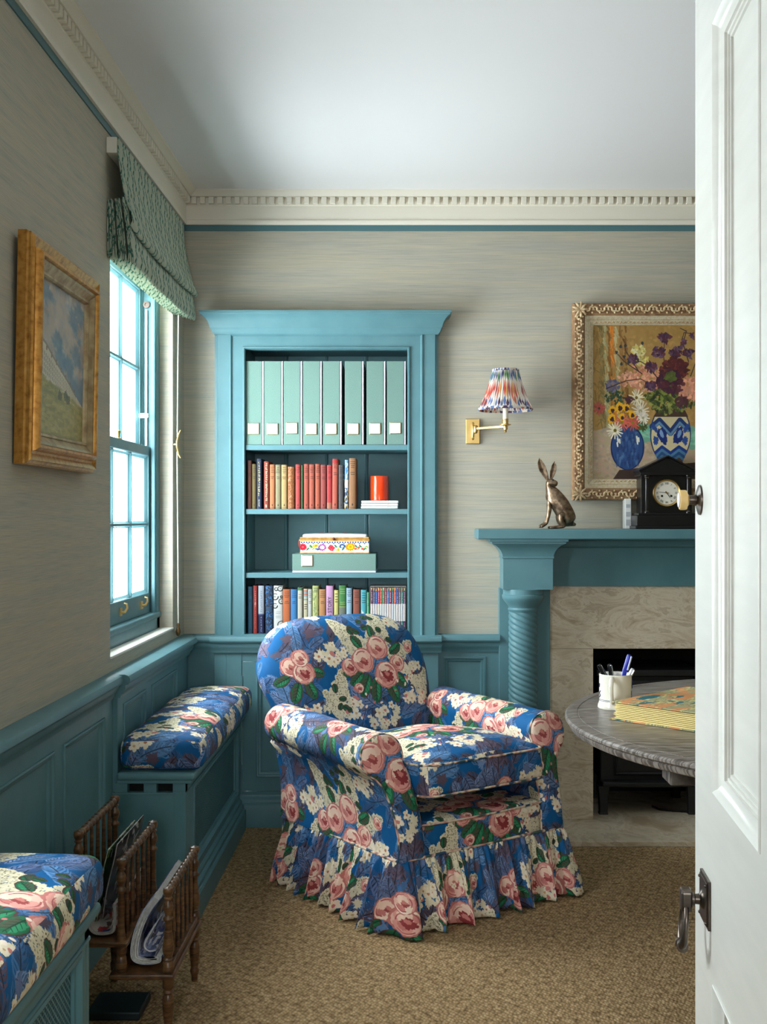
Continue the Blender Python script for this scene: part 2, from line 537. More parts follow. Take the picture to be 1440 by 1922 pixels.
def paint_landscape():
    W, H = 300, 300
    c = Canvas(W, H, (120, 142, 158))
    g = c.rng
    U = g.uniform
    kw = dict(wrap=False)
    for j in range(380):
        x, y = U(0, W), U(0, 175)
        col = [(190, 176, 160), (204, 190, 174), (164, 150, 140), (124, 148, 164), (184, 160, 142), (214, 204, 192)][g.integers(6)]
        c.blob(x, y, U(8, 26), U(6, 16), U(-0.6, 0.6), col, 0.2, 4, 0.45, wrap=False, soft=6)
    for (x, y) in ((225, 50), (265, 30), (60, 26), (245, 120), (130, 110), (150, 140), (200, 150)):
        c.blob(x, y, 34, 20, 0.3, (104, 134, 156), 0.2, 4, 0.7, wrap=False, soft=8)
    for (x, y) in ((110, 60), (60, 90), (190, 90), (150, 40)):
        c.blob(x, y, 44, 26, 0.2, (190, 176, 162), 0.2, 4, 0.6, wrap=False, soft=12)
    c.poly([(0, 150), (300, 232), (300, 300), (0, 300)], (150, 142, 84))
    # the white terrace running away
    c.poly([(0, 108), (60, 122), (120, 150), (200, 182), (250, 205), (300, 226), (300, 236), (150, 214), (0, 176)], (208, 198, 174))
    for j in range(26):
        t = j / 26
        x = 6 + t * 250
        top, bot = 112 + t * 92, 176 + t * 48
        for k in range(4):
            y = top + (bot - top) * (0.2 + 0.2 * k)
            c.stroke([(x, y), (x, y + (bot - top) * 0.09)], 2.2 - t, 2.0 - t, (134, 128, 120), 0.8, **kw)
        if j % 3 == 0:
            c.stroke([(x + 3, top - 8 + 5 * t), (x + 3, top)], 3 - t, 3 - t, (132, 96, 80), **kw)
    c.stroke([(0, 108), (60, 122), (120, 150), (200, 182), (250, 205)], 3, 2, (150, 136, 120), **kw)
    for j in range(420):
        x = U(0, W)
        y = U(180 + x * 0.16, H)
        col = [(174, 162, 100), (150, 144, 86), (186, 174, 114), (140, 138, 90)][g.integers(4)]
        c.stroke([(x, y), (x + U(10, 40), y + U(-3, 6))], 5, 2, col, 0.5, **kw)
    for (x, y) in ((150, 215), (185, 212), (200, 218)):
        c.blob(x, y, 13, 10, 0, (92, 98, 76), 0.2, 4, 0.8, wrap=False)
    c.noise(5)
    return c.image('landscape_print')


def paint_embroidery():
    W, H = 640, 128
    c = Canvas(W, H, (238, 232, 222))
    c.noise(4)
    g = c.rng
    kw = dict(wrap=False)
    for i in range(-2, 30):                         # blue lattice along the top
        x = i * 24
        for (xa, xb) in ((x, x + 34), (x + 34, x)):
            pass
        c.poly([(x + 12, 2), (x + 22, 14), (x + 12, 26), (x + 2, 14)], (40, 74, 130))
        if i % 2:
            c.poly([(x, 18), (x + 8, 28), (x, 38), (x - 8, 28)], (52, 88, 144))
    for i in range(40):                             # faint scallops along the foot
        c.stroke([(i * 16, 118), (i * 16 + 8, 108), (i * 16 + 16, 118)], 1.6, 1.6, (206, 196, 176), **kw)
    pts = [(x, 74 + 12 * math.sin(x / 34)) for x in range(0, W, 8)]
    c.stroke(pts, 3, 3, (120, 150, 70), **kw)
    for x, s in ((70, 1), (100, -1), (170, 1), (330, -1), (400, 1), (420, -1), (520, -1), (560, -1), (600, 1)):
        c.blob(x, 72 + s * 16, 20, 8, -s * 0.9, (46, 112, 84), 0.05, 3, **kw)
        c.blob(x + 22, 74 - s * 12, 16, 7, s * 0.7, (140, 164, 70), 0.05, 3, **kw)

    def flower(x, y, r, a, b, m):
        for k in range(12):
            t = k * 0.5236
            c.blob(x + math.cos(t) * r * 0.72, y + math.sin(t) * r * 0.72, r * 0.34, r * 0.2, t, a, **kw)
        c.blob(x, y, r * 0.6, r * 0.6, 0, b, 0.1, 6, **kw)
        c.blob(x, y, r * 0.3, r * 0.3, 0, m, 0.1, 5, **kw)
    flower(24, 66, 38, (206, 40, 56), (180, 24, 48), (226, 90, 90))
    flower(205, 70, 38, (150, 60, 140), (214, 176, 170), (236, 216, 190))
    flower(468, 64, 44, (240, 130, 20), (236, 190, 40), (240, 140, 20))
    for (x, y) in ((288, 60), (302, 76), (278, 78), (292, 92)):
        c.blob(x, y, 22, 17, 0.4, (206, 40, 60), 0.12, 5, **kw)
        c.blob(x, y, 11, 8, 0.4, (232, 84, 92), 0.2, 5, **kw)
    c.blob(140, 52, 28, 17, -0.2, (240, 196, 40), 0.12, 5, **kw)
    c.blob(148, 52, 14, 9, -0.2, (240, 120, 20), 0.12, 5, **kw)
    c.blob(390, 56, 26, 24, 0, (40, 74, 130), 0.12, 5, **kw)
    c.blob(392, 60, 13, 13, 0, (196, 214, 226), 0.12, 5, **kw)
    c.blob(160, 90, 24, 9, 0.2, (40, 74, 130), 0.1, 3, **kw)
    c.blob(352, 98, 17, 13, 0, (240, 190, 40), 0.2, 5, **kw)
    c.blob(358, 98, 8, 7, 0, (240, 120, 20), 0.1, 5, **kw)
    for (x, y) in ((516, 86), (546, 72), (580, 86)):
        c.blob(x, y, 13, 12, 0, (226, 84, 60), 0.05, 5, **kw)
    c.blob(612, 86, 9, 9, 0, (120, 150, 60), **kw)
    return c.image('embroidery_print')


# ------------------------------------------------------------------ mesh builder
class MB:
    def __init__(s):
        s.v, s.f, s.uv = [], [], []

    def add(s, vs, fs, uvs=None):
        n = len(s.v)
        s.v += [tuple(p) for p in vs]
        for i, f in enumerate(fs):
            s.f.append(tuple(k + n for k in f))
            s.uv.append(None if uvs is None else uvs[i])
        return s

    def box(s, x0, x1, y0, y1, z0, z1):
        v = [(x, y, z) for z in (z0, z1) for y in (y0, y1) for x in (x0, x1)]
        return s.add(v, [(0, 2, 3, 1), (4, 5, 7, 6), (0, 1, 5, 4), (2, 6, 7, 3), (0, 4, 6, 2), (1, 3, 7, 5)])

    def prism(s, poly, axis, a0, a1):
        """poly in the two other axes, in order (x,y),(x,z) or (y,z)"""
        def pt(p, a):
            return (a, p[0], p[1]) if axis == 'x' else (p[0], a, p[1]) if axis == 'y' else (p[0], p[1], a)
        n = len(poly)
        v = [pt(p, a0) for p in poly] + [pt(p, a1) for p in poly]
        f = [(i, (i + 1) % n, n + (i + 1) % n, n + i) for i in range(n)]
        return s.add(v, f + [tuple(range(n))[::-1], tuple(range(n, 2 * n))])

    def loft(s, rings, closed=True, cap=True, loop=False, uv=None):
        n = len(rings[0])
        v = [p for r in rings for p in r]
        f, uvs = [], []
        m = len(rings)
        for j in range(m if loop else m - 1):
            k = (j + 1) % m
            for i in range(n if closed else n - 1):
                h = (i + 1) % n
                f.append((j * n + i, j * n + h, k * n + h, k * n + i))
                if uv:
                    ih = i + 1
                    kk = j + 1
                    uvs.append([uv(i, j), uv(ih, j), uv(ih, kk), uv(i, kk)])
        if cap and closed and not loop:
            f.append(tuple(range(n))[::-1])
            f.append(tuple(range((m - 1) * n, m * n)))
            if uv:
                for r in (rings[0][::-1], rings[-1]):
                    uvs.append([(p[0], p[2]) for p in r])
        return s.add(v, f, uvs if uv else None)

    def lathe(s, prof, c=(0, 0, 0), axis=(0, 0, 1), n=24, cap=True):
        ax = Vector(axis).normalized()
        a = ax.orthogonal().normalized()
        b = ax.cross(a)
        c = Vector(c)
        rings = [[c + ax * z + (a * math.cos(t) + b * math.sin(t)) * max(r, 1e-5)
                  for t in (2 * math.pi * i / n for i in range(n))] for r, z in prof]
        return s.loft(rings, True, cap)

    def tube(s, pts, r, n=8, closed=False, up=None):
        pts = [Vector(p) for p in pts]
        m = len(pts)
        rings = []
        pu = None
        for i, p in enumerate(pts):
            if closed:
                t = pts[(i + 1) % m] - pts[i - 1]
            else:
                t = pts[min(i + 1, m - 1)] - pts[max(i - 1, 0)]
            t = t.normalized() if t.length > 1e-9 else Vector((0, 0, 1))
            if pu is None:
                u = Vector(up) if up else t.orthogonal()
            else:
                u = pu
            u = (u - t * u.dot(t))
            u = u.normalized() if u.length > 1e-6 else t.orthogonal().normalized()
            w = t.cross(u)
            rr = r[i] if isinstance(r, (list, tuple)) else r
            rings.append([p + (u * math.cos(2 * math.pi * k / n) + w * math.sin(2 * math.pi * k / n)) * rr for k in range(n)])
            pu = u
        return s.loft(rings, True, not closed, closed)

    def ring(s, prof, F, a0, a1, b0, b1):
        """mitred rectangular moulding; prof = [(inward, out)], F maps (a, b, out) to a point"""
        rings = []
        for o, d in prof:
            rings.append([F(a0 + o, b0 + o, d), F(a1 - o, b0 + o, d), F(a1 - o, b1 - o, d), F(a0 + o, b1 - o, d)])
        return s.loft(rings, True, False, False)

    def ball(s, c, r, n=12, sc=(1, 1, 1)):
        c = Vector(c)
        rings = []
        for j in range(1, n):
            t = math.pi * j / n
            rings.append([c + Vector((math.cos(p) * math.sin(t) * r * sc[0], math.sin(p) * math.sin(t) * r * sc[1], -math.cos(t) * r * sc[2]))
                          for p in (2 * math.pi * i / (n + 4) for i in range(n + 4))])
        return s.loft(rings, True, True)

    def rbox(s, hx, hy, hz, r, n=14, crown=0.0, belly=0.0, C=(0, 0, 0), fn=None, taper=0.0):
        """soft rounded block with metric uv per face; crown lifts the top, belly pushes the sides"""
        r = min(r, hx * 0.999, hy * 0.999, hz * 0.999)
        H = (hx, hy, hz)

        def samp(h):
            k = max(3, n // 3)
            e = [-h + r * (1 - math.cos(i / k * R90)) for i in range(k)]
            mid = [-h + r + (2 * h - 2 * r) * i / n for i in range(n + 1)]
            return e + mid + [-x for x in e[::-1]]

        for ax in range(3):
            a, b = [(1, 2), (2, 0), (0, 1)][ax]
            sa, sb = samp(H[a]), samp(H[b])
            for sg in (-1, 1):
                V, UV = [], []
                for q in sb:
                    for p in sa:
                        P = [0, 0, 0]
                        P[ax], P[a], P[b] = sg * H[ax], p, q
                        inn = [max(-H[i] + r, min(H[i] - r, P[i])) for i in range(3)]
                        d = Vector(P) - Vector(inn)
                        O = Vector(inn) + (d.normalized() * r if d.length > 1e-9 else d)
                        fx = max(0, 1 - (O.x / hx) ** 2)
                        fy = max(0, 1 - (O.y / hy) ** 2)
                        fz = max(0, 1 - (O.z / hz) ** 2)
                        Z = O.z
                        if crown:
                            Z += crown * (fx ** 0.6) * (fy ** 0.6) * (1 if O.z > 0 else 0.0) * min(1, abs(O.z) / hz * 1.3)
                        x = O.x + belly * fz * fy * (1 if O.x > 0 else -1) * min(1, abs(O.x) / hx * 1.2)
                        y = O.y + belly * fz * fx * (1 if O.y > 0 else -1) * min(1, abs(O.y) / hy * 1.2)
                        pt = Vector((x + C[0], y + C[1], Z + C[2]))
                        V.append(fn(pt) if fn else pt)
                        if ax == 2:
                            UV.append((p, q))
                        elif ax == 1:
                            UV.append((q, p + sg * 0.0 - hy))
                        else:
                            UV.append((p + 0.31, q - hx))
                na = len(sa)
                fs, us = [], []
                for j in range(len(sb) - 1):
                    for i in range(na - 1):
                        q = (j * na + i, j * na + i + 1, (j + 1) * na + i + 1, (j + 1) * na + i)
                        if sg < 0:
                            q = q[::-1]
                        fs.append(q)
                        us.append([UV[k] for k in q])
                s.add(V, fs, us)
        return s

    def build(s, name, mat, parent=None, loc=None, rot=None, smooth=None, bevel=0.0, bseg=2, fix=True, uv=False,
              uvs=1.0, uvo=(0, 0), weld=False, solid=0.0):
        me = bpy.data.meshes.new(name)
        me.from_pydata([tuple(p) for p in s.v], [], s.f)
        has = any(u is not None for u in s.uv)
        if has or uv:
            L = me.uv_layers.new(name='UVMap')
            dat = np.zeros((len(me.loops), 2), np.float32)
            for p, u in zip(me.polygons, s.uv):
                if u is None:
                    n = p.normal
                    a = (abs(n.x), abs(n.y), abs(n.z))
                    k = a.index(max(a))
                    for li in p.loop_indices:
                        c = me.vertices[me.loops[li].vertex_index].co
                        dat[li] = (c.y, c.z) if k == 0 else (c.x, c.z) if k == 1 else (c.x, c.y)
                else:
                    for li, q in zip(p.loop_indices, u):
                        dat[li] = q
            dat = dat * uvs + np.array(uvo, np.float32)
            L.data.foreach_set('uv', dat.ravel())
        if fix:
            b = bmesh.new()
            b.from_mesh(me)
            if weld:
                bmesh.ops.remove_doubles(b, verts=b.verts, dist=1e-5)
            bmesh.ops.recalc_face_normals(b, faces=b.faces)
            b.to_mesh(me)
            b.free()
        if smooth is not None:
            me.shade_smooth()
            if smooth < 179:
                me.set_sharp_from_angle(angle=math.radians(smooth))
        me.materials.append(mat)
        o = bpy.data.objects.new(name, me)
        COL.objects.link(o)
        if parent is not None:
            o.parent = parent
        if loc is not None:
            o.location = loc
        if rot is not None:
            o.rotation_euler = rot
        if solid:
            md = o.modifiers.new('thick', 'SOLIDIFY')
            md.thickness = solid
            md.offset = 0
        if bevel:
            md = o.modifiers.new('edge', 'BEVEL')
            md.width = bevel
            md.segments = bseg
            md.limit_method = 'ANGLE'
            md.angle_limit = math.radians(40)
        return o


def frame_map(O, A, B, N):
    O, A, B, N = Vector(O), Vector(A), Vector(B), Vector(N)
    return lambda a, b, d=0.0: O + A * a + B * b + N * d


def tag(o, label, cat, group=None):
    o['label'] = label
    o['category'] = cat
    if group:
        o['group'] = group
    return o


def thing(name, label, cat, loc=(0, 0, 0), rot=(0, 0, 0), group=None):
    o = bpy.data.objects.new(name, None)
    o.empty_display_size = 0.05
    COL.objects.link(o)
    o.location = loc
    o.rotation_euler = rot
    return tag(o, label, cat, group)


def struct(o, label=None):
    o['kind'] = 'structure'
    if label:
        o['label'] = label
    return o


def shared(o, parent, loc=None, rot=None):
    c = o.copy()
    COL.objects.link(c)
    c.parent = parent
    if loc is not None:
        c.location = loc
    if rot is not None:
        c.rotation_euler = rot
    return c


def text(word, mat, size, parent, M, name='lettering', extrude=0.0003):
    cu = bpy.data.curves.new(name, 'FONT')
    cu.body = word
    cu.size = size
    cu.align_x = 'CENTER'
    cu.align_y = 'CENTER'
    cu.extrude = extrude
    cu.resolution_u = 2
    cu.materials.append(mat)
    t = bpy.data.objects.new(name, cu)
    COL.objects.link(t)
    me = bpy.data.meshes.new_from_object(t)
    bpy.data.objects.remove(t)
    bpy.data.curves.remove(cu)
    me.name = name
    o = bpy.data.objects.new(name, me)
    COL.objects.link(o)
    o.parent = parent
    o.matrix_local = M
    return o


# ------------------------------------------------------------------ materials
def m_grasscloth():
    m = new_mat('grasscloth', (168, 164, 148), 0.85, 0, 0.2)
    p = coords(m, (4.5, 4.5, 260))
    n = nd(m, 'ShaderNodeTexNoise')
    n.inputs['Scale'].default_value = 2.0
    n.inputs['Detail'].default_value = 5
    lk(m, p, 'Vector', n, 'Vector')
    r = ramp(m, [(0.28, (152, 150, 136)), (0.5, (180, 173, 153)), (0.72, (194, 186, 164))])
    lk(m, n, 'Fac', r, 'Fac')
    q = coords(m, (1.6, 1.6, 40))
    n2 = nd(m, 'ShaderNodeTexNoise')
    n2.inputs['Scale'].default_value = 1.6
    n2.inputs['Detail'].default_value = 3
    lk(m, q, 'Vector', n2, 'Vector')
    r2 = ramp(m, [(0.36, (160, 163, 159)), (0.62, (182, 175, 157))])
    lk(m, n2, 'Fac', r2, 'Fac')
    mx = nd(m, 'ShaderNodeMix', data_type='RGBA')
    mx.inputs['Factor'].default_value = 0.45
    lk(m, r, 'Color', mx, 'A')
    lk(m, r2, 'Color', mx, 'B')
    lk(m, mx, 'Result', m.node_tree.nodes['Principled BSDF'], 'Base Color')
    bump(m, n, 'Fac', 0.35, 0.0015)
    return m


def m_carpet():
    m = new_mat('sisal', (150, 122, 86), 0.95, 0, 0.1)
    p = coords(m, (1, 1, 1), rot=(0, 0, math.radians(35)))
    v = nd(m, 'ShaderNodeTexVoronoi')
    v.inputs['Scale'].default_value = 125
    v.inputs['Randomness'].default_value = 0.55
    s = coords(m, (1, 0.62, 1), rot=(0, 0, math.radians(35)))
    lk(m, s, 'Vector', v, 'Vector')
    n = nd(m, 'ShaderNodeTexNoise')
    n.inputs['Scale'].default_value = 55
    n.inputs['Detail'].default_value = 4
    lk(m, p, 'Vector', n, 'Vector')
    r = ramp(m, [(0.28, (134, 112, 82)), (0.5, (178, 153, 117)), (0.72, (204, 180, 143))])
    lk(m, n, 'Fac', r, 'Fac')
    d = ramp(m, [(0.0, (255, 255, 255)), (0.45, (225, 215, 200)), (0.95, (98, 82, 62))])
    lk(m, v, 'Distance', d, 'Fac')
    mx = nd(m, 'ShaderNodeMix', data_type='RGBA', blend_type='MULTIPLY')
    mx.inputs['Factor'].default_value = 0.85
    lk(m, r, 'Color', mx, 'A')
    lk(m, d, 'Color', mx, 'B')
    lk(m, mx, 'Result', m.node_tree.nodes['Principled BSDF'], 'Base Color')
    inv = nd(m, 'ShaderNodeMath', operation='SUBTRACT')
    inv.inputs[0].default_value = 1
    lk(m, v, 'Distance', inv, 1)
    bump(m, inv, 'Value', 0.9, 0.004)
    return m


def m_wood(name, stops, rough, scale, rings=(1, 1, 1), spec=0.5, bstr=0.15):
    m = new_mat(name, stops[0][1], rough, 0, spec)
    p = coords(m, rings)
    n = nd(m, 'ShaderNodeTexNoise')
    n.inputs['Scale'].default_value = scale
    n.inputs['Detail'].default_value = 7
    n.inputs['Distortion'].default_value = 1.2
    lk(m, p, 'Vector', n, 'Vector')
    r = ramp(m, stops)
    lk(m, n, 'Fac', r, 'Fac')
    lk(m, r, 'Color', m.node_tree.nodes['Principled BSDF'], 'Base Color')
    bump(m, n, 'Fac', bstr, 0.002)
    return m


def m_table():
    """open grained limed oak: dark ground, pale lime in the grain"""
    m = new_mat('limed_oak', (110, 104, 98), 0.36, 0, 0.5)
    p = coords(m, (1, 9, 1), rot=(0, 0, math.radians(-38)))
    n = nd(m, 'ShaderNodeTexNoise')
    n.inputs['Scale'].default_value = 1.6
    n.inputs['Detail'].default_value = 3
    lk(m, p, 'Vector', n, 'Vector')
    w = nd(m, 'ShaderNodeMath', operation='MULTIPLY')
    w.inputs[1].default_value = 22
    lk(m, n, 'Fac', w, 0)
    f = nd(m, 'ShaderNodeMath', operation='PINGPONG')
    f.inputs[1].default_value = 0.5
    lk(m, w, 'Value', f, 0)
    n2 = nd(m, 'ShaderNodeTexNoise')
    n2.inputs['Scale'].default_value = 24
    n2.inputs['Detail'].default_value = 5
    lk(m, p, 'Vector', n2, 'Vector')
    a = nd(m, 'ShaderNodeMath', operation='ADD')
    lk(m, f, 'Value', a, 0)
    lk(m, n2, 'Fac', a, 1)
    r = ramp(m, [(0.42, (64, 57, 52)), (0.64, (94, 86, 79)), (0.95, (146, 138, 131))])
    lk(m, a, 'Value', r, 'Fac')
    lk(m, r, 'Color', m.node_tree.nodes['Principled BSDF'], 'Base Color')
    bump(m, a, 'Value', 0.25, 0.0012)
    return m


def m_marble():
    m = new_mat('travertine', (196, 182, 156), 0.3, 0, 0.5)
    p = coords(m, (2.2, 2.2, 5.0), rot=(0, 0.35, 0))
    n = nd(m, 'ShaderNodeTexNoise')
    n.inputs['Scale'].default_value = 2.4
    n.inputs['Detail'].default_value = 11
    n.inputs['Roughness'].default_value = 0.68
    n.inputs['Distortion'].default_value = 2.2
    lk(m, p, 'Vector', n, 'Vector')
    r = ramp(m, [(0.33, (168, 146, 118)), (0.46, (200, 184, 158)), (0.54, (214, 202, 180)), (0.6, (184, 166, 140)), (0.7, (210, 198, 176))])
    lk(m, n, 'Fac', r, 'Fac')
    lk(m, r, 'Color', m.node_tree.nodes['Principled BSDF'], 'Base Color')
    return m


def m_marbled_paper():
    m = new_mat('marbled_paper', (150, 140, 110), 0.6, 0, 0.3)
    p = coords(m, (22, 8, 12), rot=(0, 0, 0.15))
    v = nd(m, 'ShaderNodeTexVoronoi')
    v.inputs['Scale'].default_value = 1.7
    n = nd(m, 'ShaderNodeTexNoise')
    n.inputs['Scale'].default_value = 2.0
    n.inputs['Detail'].default_value = 4
    lk(m, p, 'Vector', n, 'Vector')
    ad = nd(m, 'ShaderNodeVectorMath', operation='ADD')
    lk(m, p, 'Vector', ad, 0)
    lk(m, n, 'Color', ad, 1)
    lk(m, ad, 'Vector', v, 'Vector')
    sp = nd(m, 'ShaderNodeSeparateColor')
    lk(m, v, 'Color', sp, 'Color')
    r = ramp(m, [(0.0, (214, 148, 96)), (0.42, (226, 164, 112)), (0.43, (38, 108, 118)), (0.62, (54, 120, 126)), (0.63, (164, 162, 120))])
    r.color_ramp.interpolation = 'CONSTANT'
    lk(m, sp, 'Red', r, 'Fac')
    e = ramp(m, [(0.0, (0, 0, 0)), (0.56, (0, 0, 0)), (0.62, (255, 255, 255))])
    lk(m, v, 'Distance', e, 'Fac')
    n3 = nd(m, 'ShaderNodeTexNoise')
    n3.inputs['Scale'].default_value = 7.0
    n3.inputs['Detail'].default_value = 3
    lk(m, p, 'Vector', n3, 'Vector')
    r3 = ramp(m, [(0.42, (132, 128, 98)), (0.5, (176, 172, 126)), (0.58, (222, 208, 140))])
    lk(m, n3, 'Fac', r3, 'Fac')
    mx = nd(m, 'ShaderNodeMix', data_type='RGBA')
    lk(m, e, 'Color', mx, 'Factor')
    lk(m, r, 'Color', mx, 'A')
    lk(m, r3, 'Color', mx, 'B')
    lk(m, mx, 'Result', m.node_tree.nodes['Principled BSDF'], 'Base Color')
    return m


PAINT = (96, 147, 160)
M = {}
M['teal'] = noise_mat('teal_paint', [(0.3, (84, 125, 133)), (0.7, (91, 132, 139))], nscale=14, rough=0.40, bstr=0.04, bdist=0.001, spec=0.32)
M['paper'] = m_grasscloth()
M['ceiling'] = new_mat('ceiling_paint', (232, 232, 232), 0.9)
M['cornice'] = new_mat('cornice_paint', (228, 222, 206), 0.6)
M['band'] = new_mat('teal_band', (72, 112, 118), 0.5)
M['carpet'] = m_carpet()
M['white'] = noise_mat('white_gloss', [(0.3, (206, 206, 199)), (0.7, (214, 214, 207))], (1, 1, 8), 6, rough=0.32, bstr=0.05, bdist=0.001)
M['hall'] = new_mat('hall_paint', (214, 208, 196), 0.8)
M['glass'] = bpy.data.materials.new('window_glass')
M['glass'].use_nodes = True
_t = M['glass'].node_tree
_t.nodes.remove(_t.nodes['Principled BSDF'])
_tr = _t.nodes.new('ShaderNodeBsdfTransparent')
_tr.inputs[0].default_value = (0.95, 0.97, 0.97, 1)
_gl = _t.nodes.new('ShaderNodeBsdfGlossy')
_gl.inputs['Roughness'].default_value = 0.02
_lw = _t.nodes.new('ShaderNodeLayerWeight')                  # thin pane: reflection rises only towards grazing
_pw = _t.nodes.new('ShaderNodeMath')
_pw.operation = 'POWER'
_pw.inputs[1].default_value = 5
_t.links.new(_lw.outputs['Facing'], _pw.inputs[0])
_fr = _t.nodes.new('ShaderNodeMath')
_fr.operation = 'MULTIPLY_ADD'
_fr.inputs[1].default_value = 0.5
_fr.inputs[2].default_value = 0.02
_t.links.new(_pw.outputs[0], _fr.inputs[0])
_mx = _t.nodes.new('ShaderNodeMixShader')
_t.links.new(_fr.outputs[0], _mx.inputs[0])
_t.links.new(_tr.outputs[0], _mx.inputs[1])
_t.links.new(_gl.outputs[0], _mx.inputs[2])
_t.links.new(_mx.outputs[0], _t.nodes['Material Output'].inputs['Surface'])
M['brass'] = noise_mat('aged_brass', [(0.35, (206, 172, 106)), (0.65, (220, 188, 124))], nscale=20, rough=0.36, metal=1)
M['cord'] = new_mat('white_cord', (226, 222, 210), 0.8)
M['stone'] = noise_mat('sill_paint', [(0.3, (226, 222, 212)), (0.7, (236, 232, 224))], nscale=12, rough=0.6)
M['marble'] = m_marble()
M['black'] = new_mat('black_slate', (18, 17, 18), 0.28)
M['iron'] = noise_mat('stove_iron', [(0.3, (13, 13, 14)), (0.7, (24, 24, 24))], nscale=30, rough=0.55)
M['soot'] = noise_mat('firebrick', [(0.3, (18, 16, 14)), (0.7, (44, 40, 36))], nscale=9, rough=0.9)
M['hollow_shade'] = new_mat('hollow_shade_paint', (10, 12, 12), 0.9)  # near-black colour standing in for shade inside the benches
M['rackwood'] = m_wood('turned_oak', [(0.3, (50, 32, 18)), (0.5, (90, 61, 35)), (0.72, (122, 86, 50))], 0.32, 7, (3, 3, 14))
M['oak'] = m_table()
M['gold'] = noise_mat('old_gilt', [(0.28, (150, 100, 44)), (0.48, (190, 136, 66)), (0.75, (208, 158, 86))], (1, 1, 1), 60, rough=0.36, metal=0.75, bstr=0.1)
M['giltgrey'] = noise_mat('silvered_gilt', [(0.35, (150, 126, 92)), (0.6, (186, 166, 128))], nscale=30, rough=0.42, metal=0.5)
M['limed'] = noise_mat('limed_frame', [(0.30, (182, 162, 126)), (0.5, (200, 185, 154)), (0.7, (210, 198, 170))], nscale=120, rough=0.6, bstr=0.2)
M['carved'] = noise_mat('carved_gilt', [(0.30, (176, 132, 92)), (0.5, (206, 180, 138)), (0.7, (224, 206, 168))], nscale=90, rough=0.5, bstr=0.3)
M['carvedground'] = noise_mat('carved_ground', [(0.35, (128, 92, 62)), (0.65, (164, 130, 92))], nscale=50, rough=0.7)
M['bronze'] = noise_mat('bronze', [(0.34, (86, 70, 56)), (0.52, (138, 116, 94)), (0.7, (176, 154, 130))], nscale=50, detail=8, rough=0.34, metal=0.9, bstr=0.5, bdist=0.003)
M['ironware'] = noise_mat('bronzed_iron', [(0.3, (70, 62, 56)), (0.7, (112, 102, 94))], nscale=30, rough=0.33, metal=0.9)
M['ivory'] = new_mat('ivory', (214, 178, 112), 0.35)
M['ceramic'] = new_mat('cream_glaze', (240, 236, 222), 0.15)
M['navy'] = new_mat('navy_glaze', (40, 54, 112), 0.2)
M['marbled'] = m_marbled_paper()
M['yellowpage'] = new_mat('yellow_paper', (244, 224, 150), 0.7)
M['page'] = noise_mat('page_edges', [(0.35, (206, 194, 166)), (0.65, (228, 218, 194))], (1, 1, 1), 60, rough=0.85)
M['dark_page'] = new_mat('dark_brown_pages', (42, 36, 30), 0.9)  # dark brown page blocks of the shelved books
M['whitepaper'] = new_mat('white_paper', (226, 226, 222), 0.6)
M['ink'] = new_mat('black_ink', (14, 14, 16), 0.5)
M['candle'] = new_mat('candle_tube', (244, 238, 220), 0.4)
M['boxcloth'] = noise_mat('green_book_cloth', [(0.38, (98, 130, 122)), (0.62, (114, 144, 134))], nscale=420, detail=2, rough=0.85, bstr=0.15, bdist=0.0005)
M['boxedge'] = new_mat('pale_board', (206, 204, 214), 0.6)
M['label'] = new_mat('white_label', (250, 250, 250), 0.6)
M['orange'] = new_mat('orange_lacquer', (232, 62, 20), 0.16)
M['chintz'] = image_mat('chintz', paint_chintz(), 0.72, (1.36, 1.36, 1), 0.25, 0.06)
M['piping'] = noise_mat('chintz_piping', [(0.38, (36, 70, 100)), (0.46, (222, 206, 176)), (0.56, (206, 150, 136)), (0.64, (60, 84, 76))], nscale=26, detail=1, rough=0.8)
M['blind'] = image_mat('blind_cloth', paint_blind(), 0.85, (2.6, 2.6, 1), 0.1)
M['tape'] = new_mat('blind_lining', (92, 84, 70), 0.9)


def add_translucency(m, amt):
    t = m.node_tree
    b = t.nodes['Principled BSDF']
    out = t.nodes['Material Output']
    tr = t.nodes.new('ShaderNodeBsdfTranslucent')
    mix = t.nodes.new('ShaderNodeMixShader')
    mix.inputs[0].default_value = amt
    src = b.inputs['Base Color'].links
    if src:
        t.links.new(src[0].from_socket, tr.inputs['Color'])
    else:
        tr.inputs['Color'].default_value = b.inputs['Base Color'].default_value
    t.links.new(b.outputs[0], mix.inputs[1])
    t.links.new(tr.outputs[0], mix.inputs[2])
    t.links.new(mix.outputs[0], out.inputs['Surface'])


add_translucency(M['blind'], 0.3)

# ------------------------------------------------------------------ the room
XL, YB, H = -0.887, 4.5, 2.516
XR, YF = 2.9, 0.672
WT = 0.150                                   # outside wall thickness

fl = MB()
fl.box(XL - WT, XR + 0.2, -1.9, YB + 0.6, -0.1, 0)
struct(fl.build('floor', M['carpet']), 'fitted beige woven sisal carpet')
ce = MB()
ce.box(XL - WT, XR + 0.2, -1.9, YB + 0.6, H, H + 0.1)
struct(ce.build('ceiling', M['ceiling']), 'plain white ceiling')

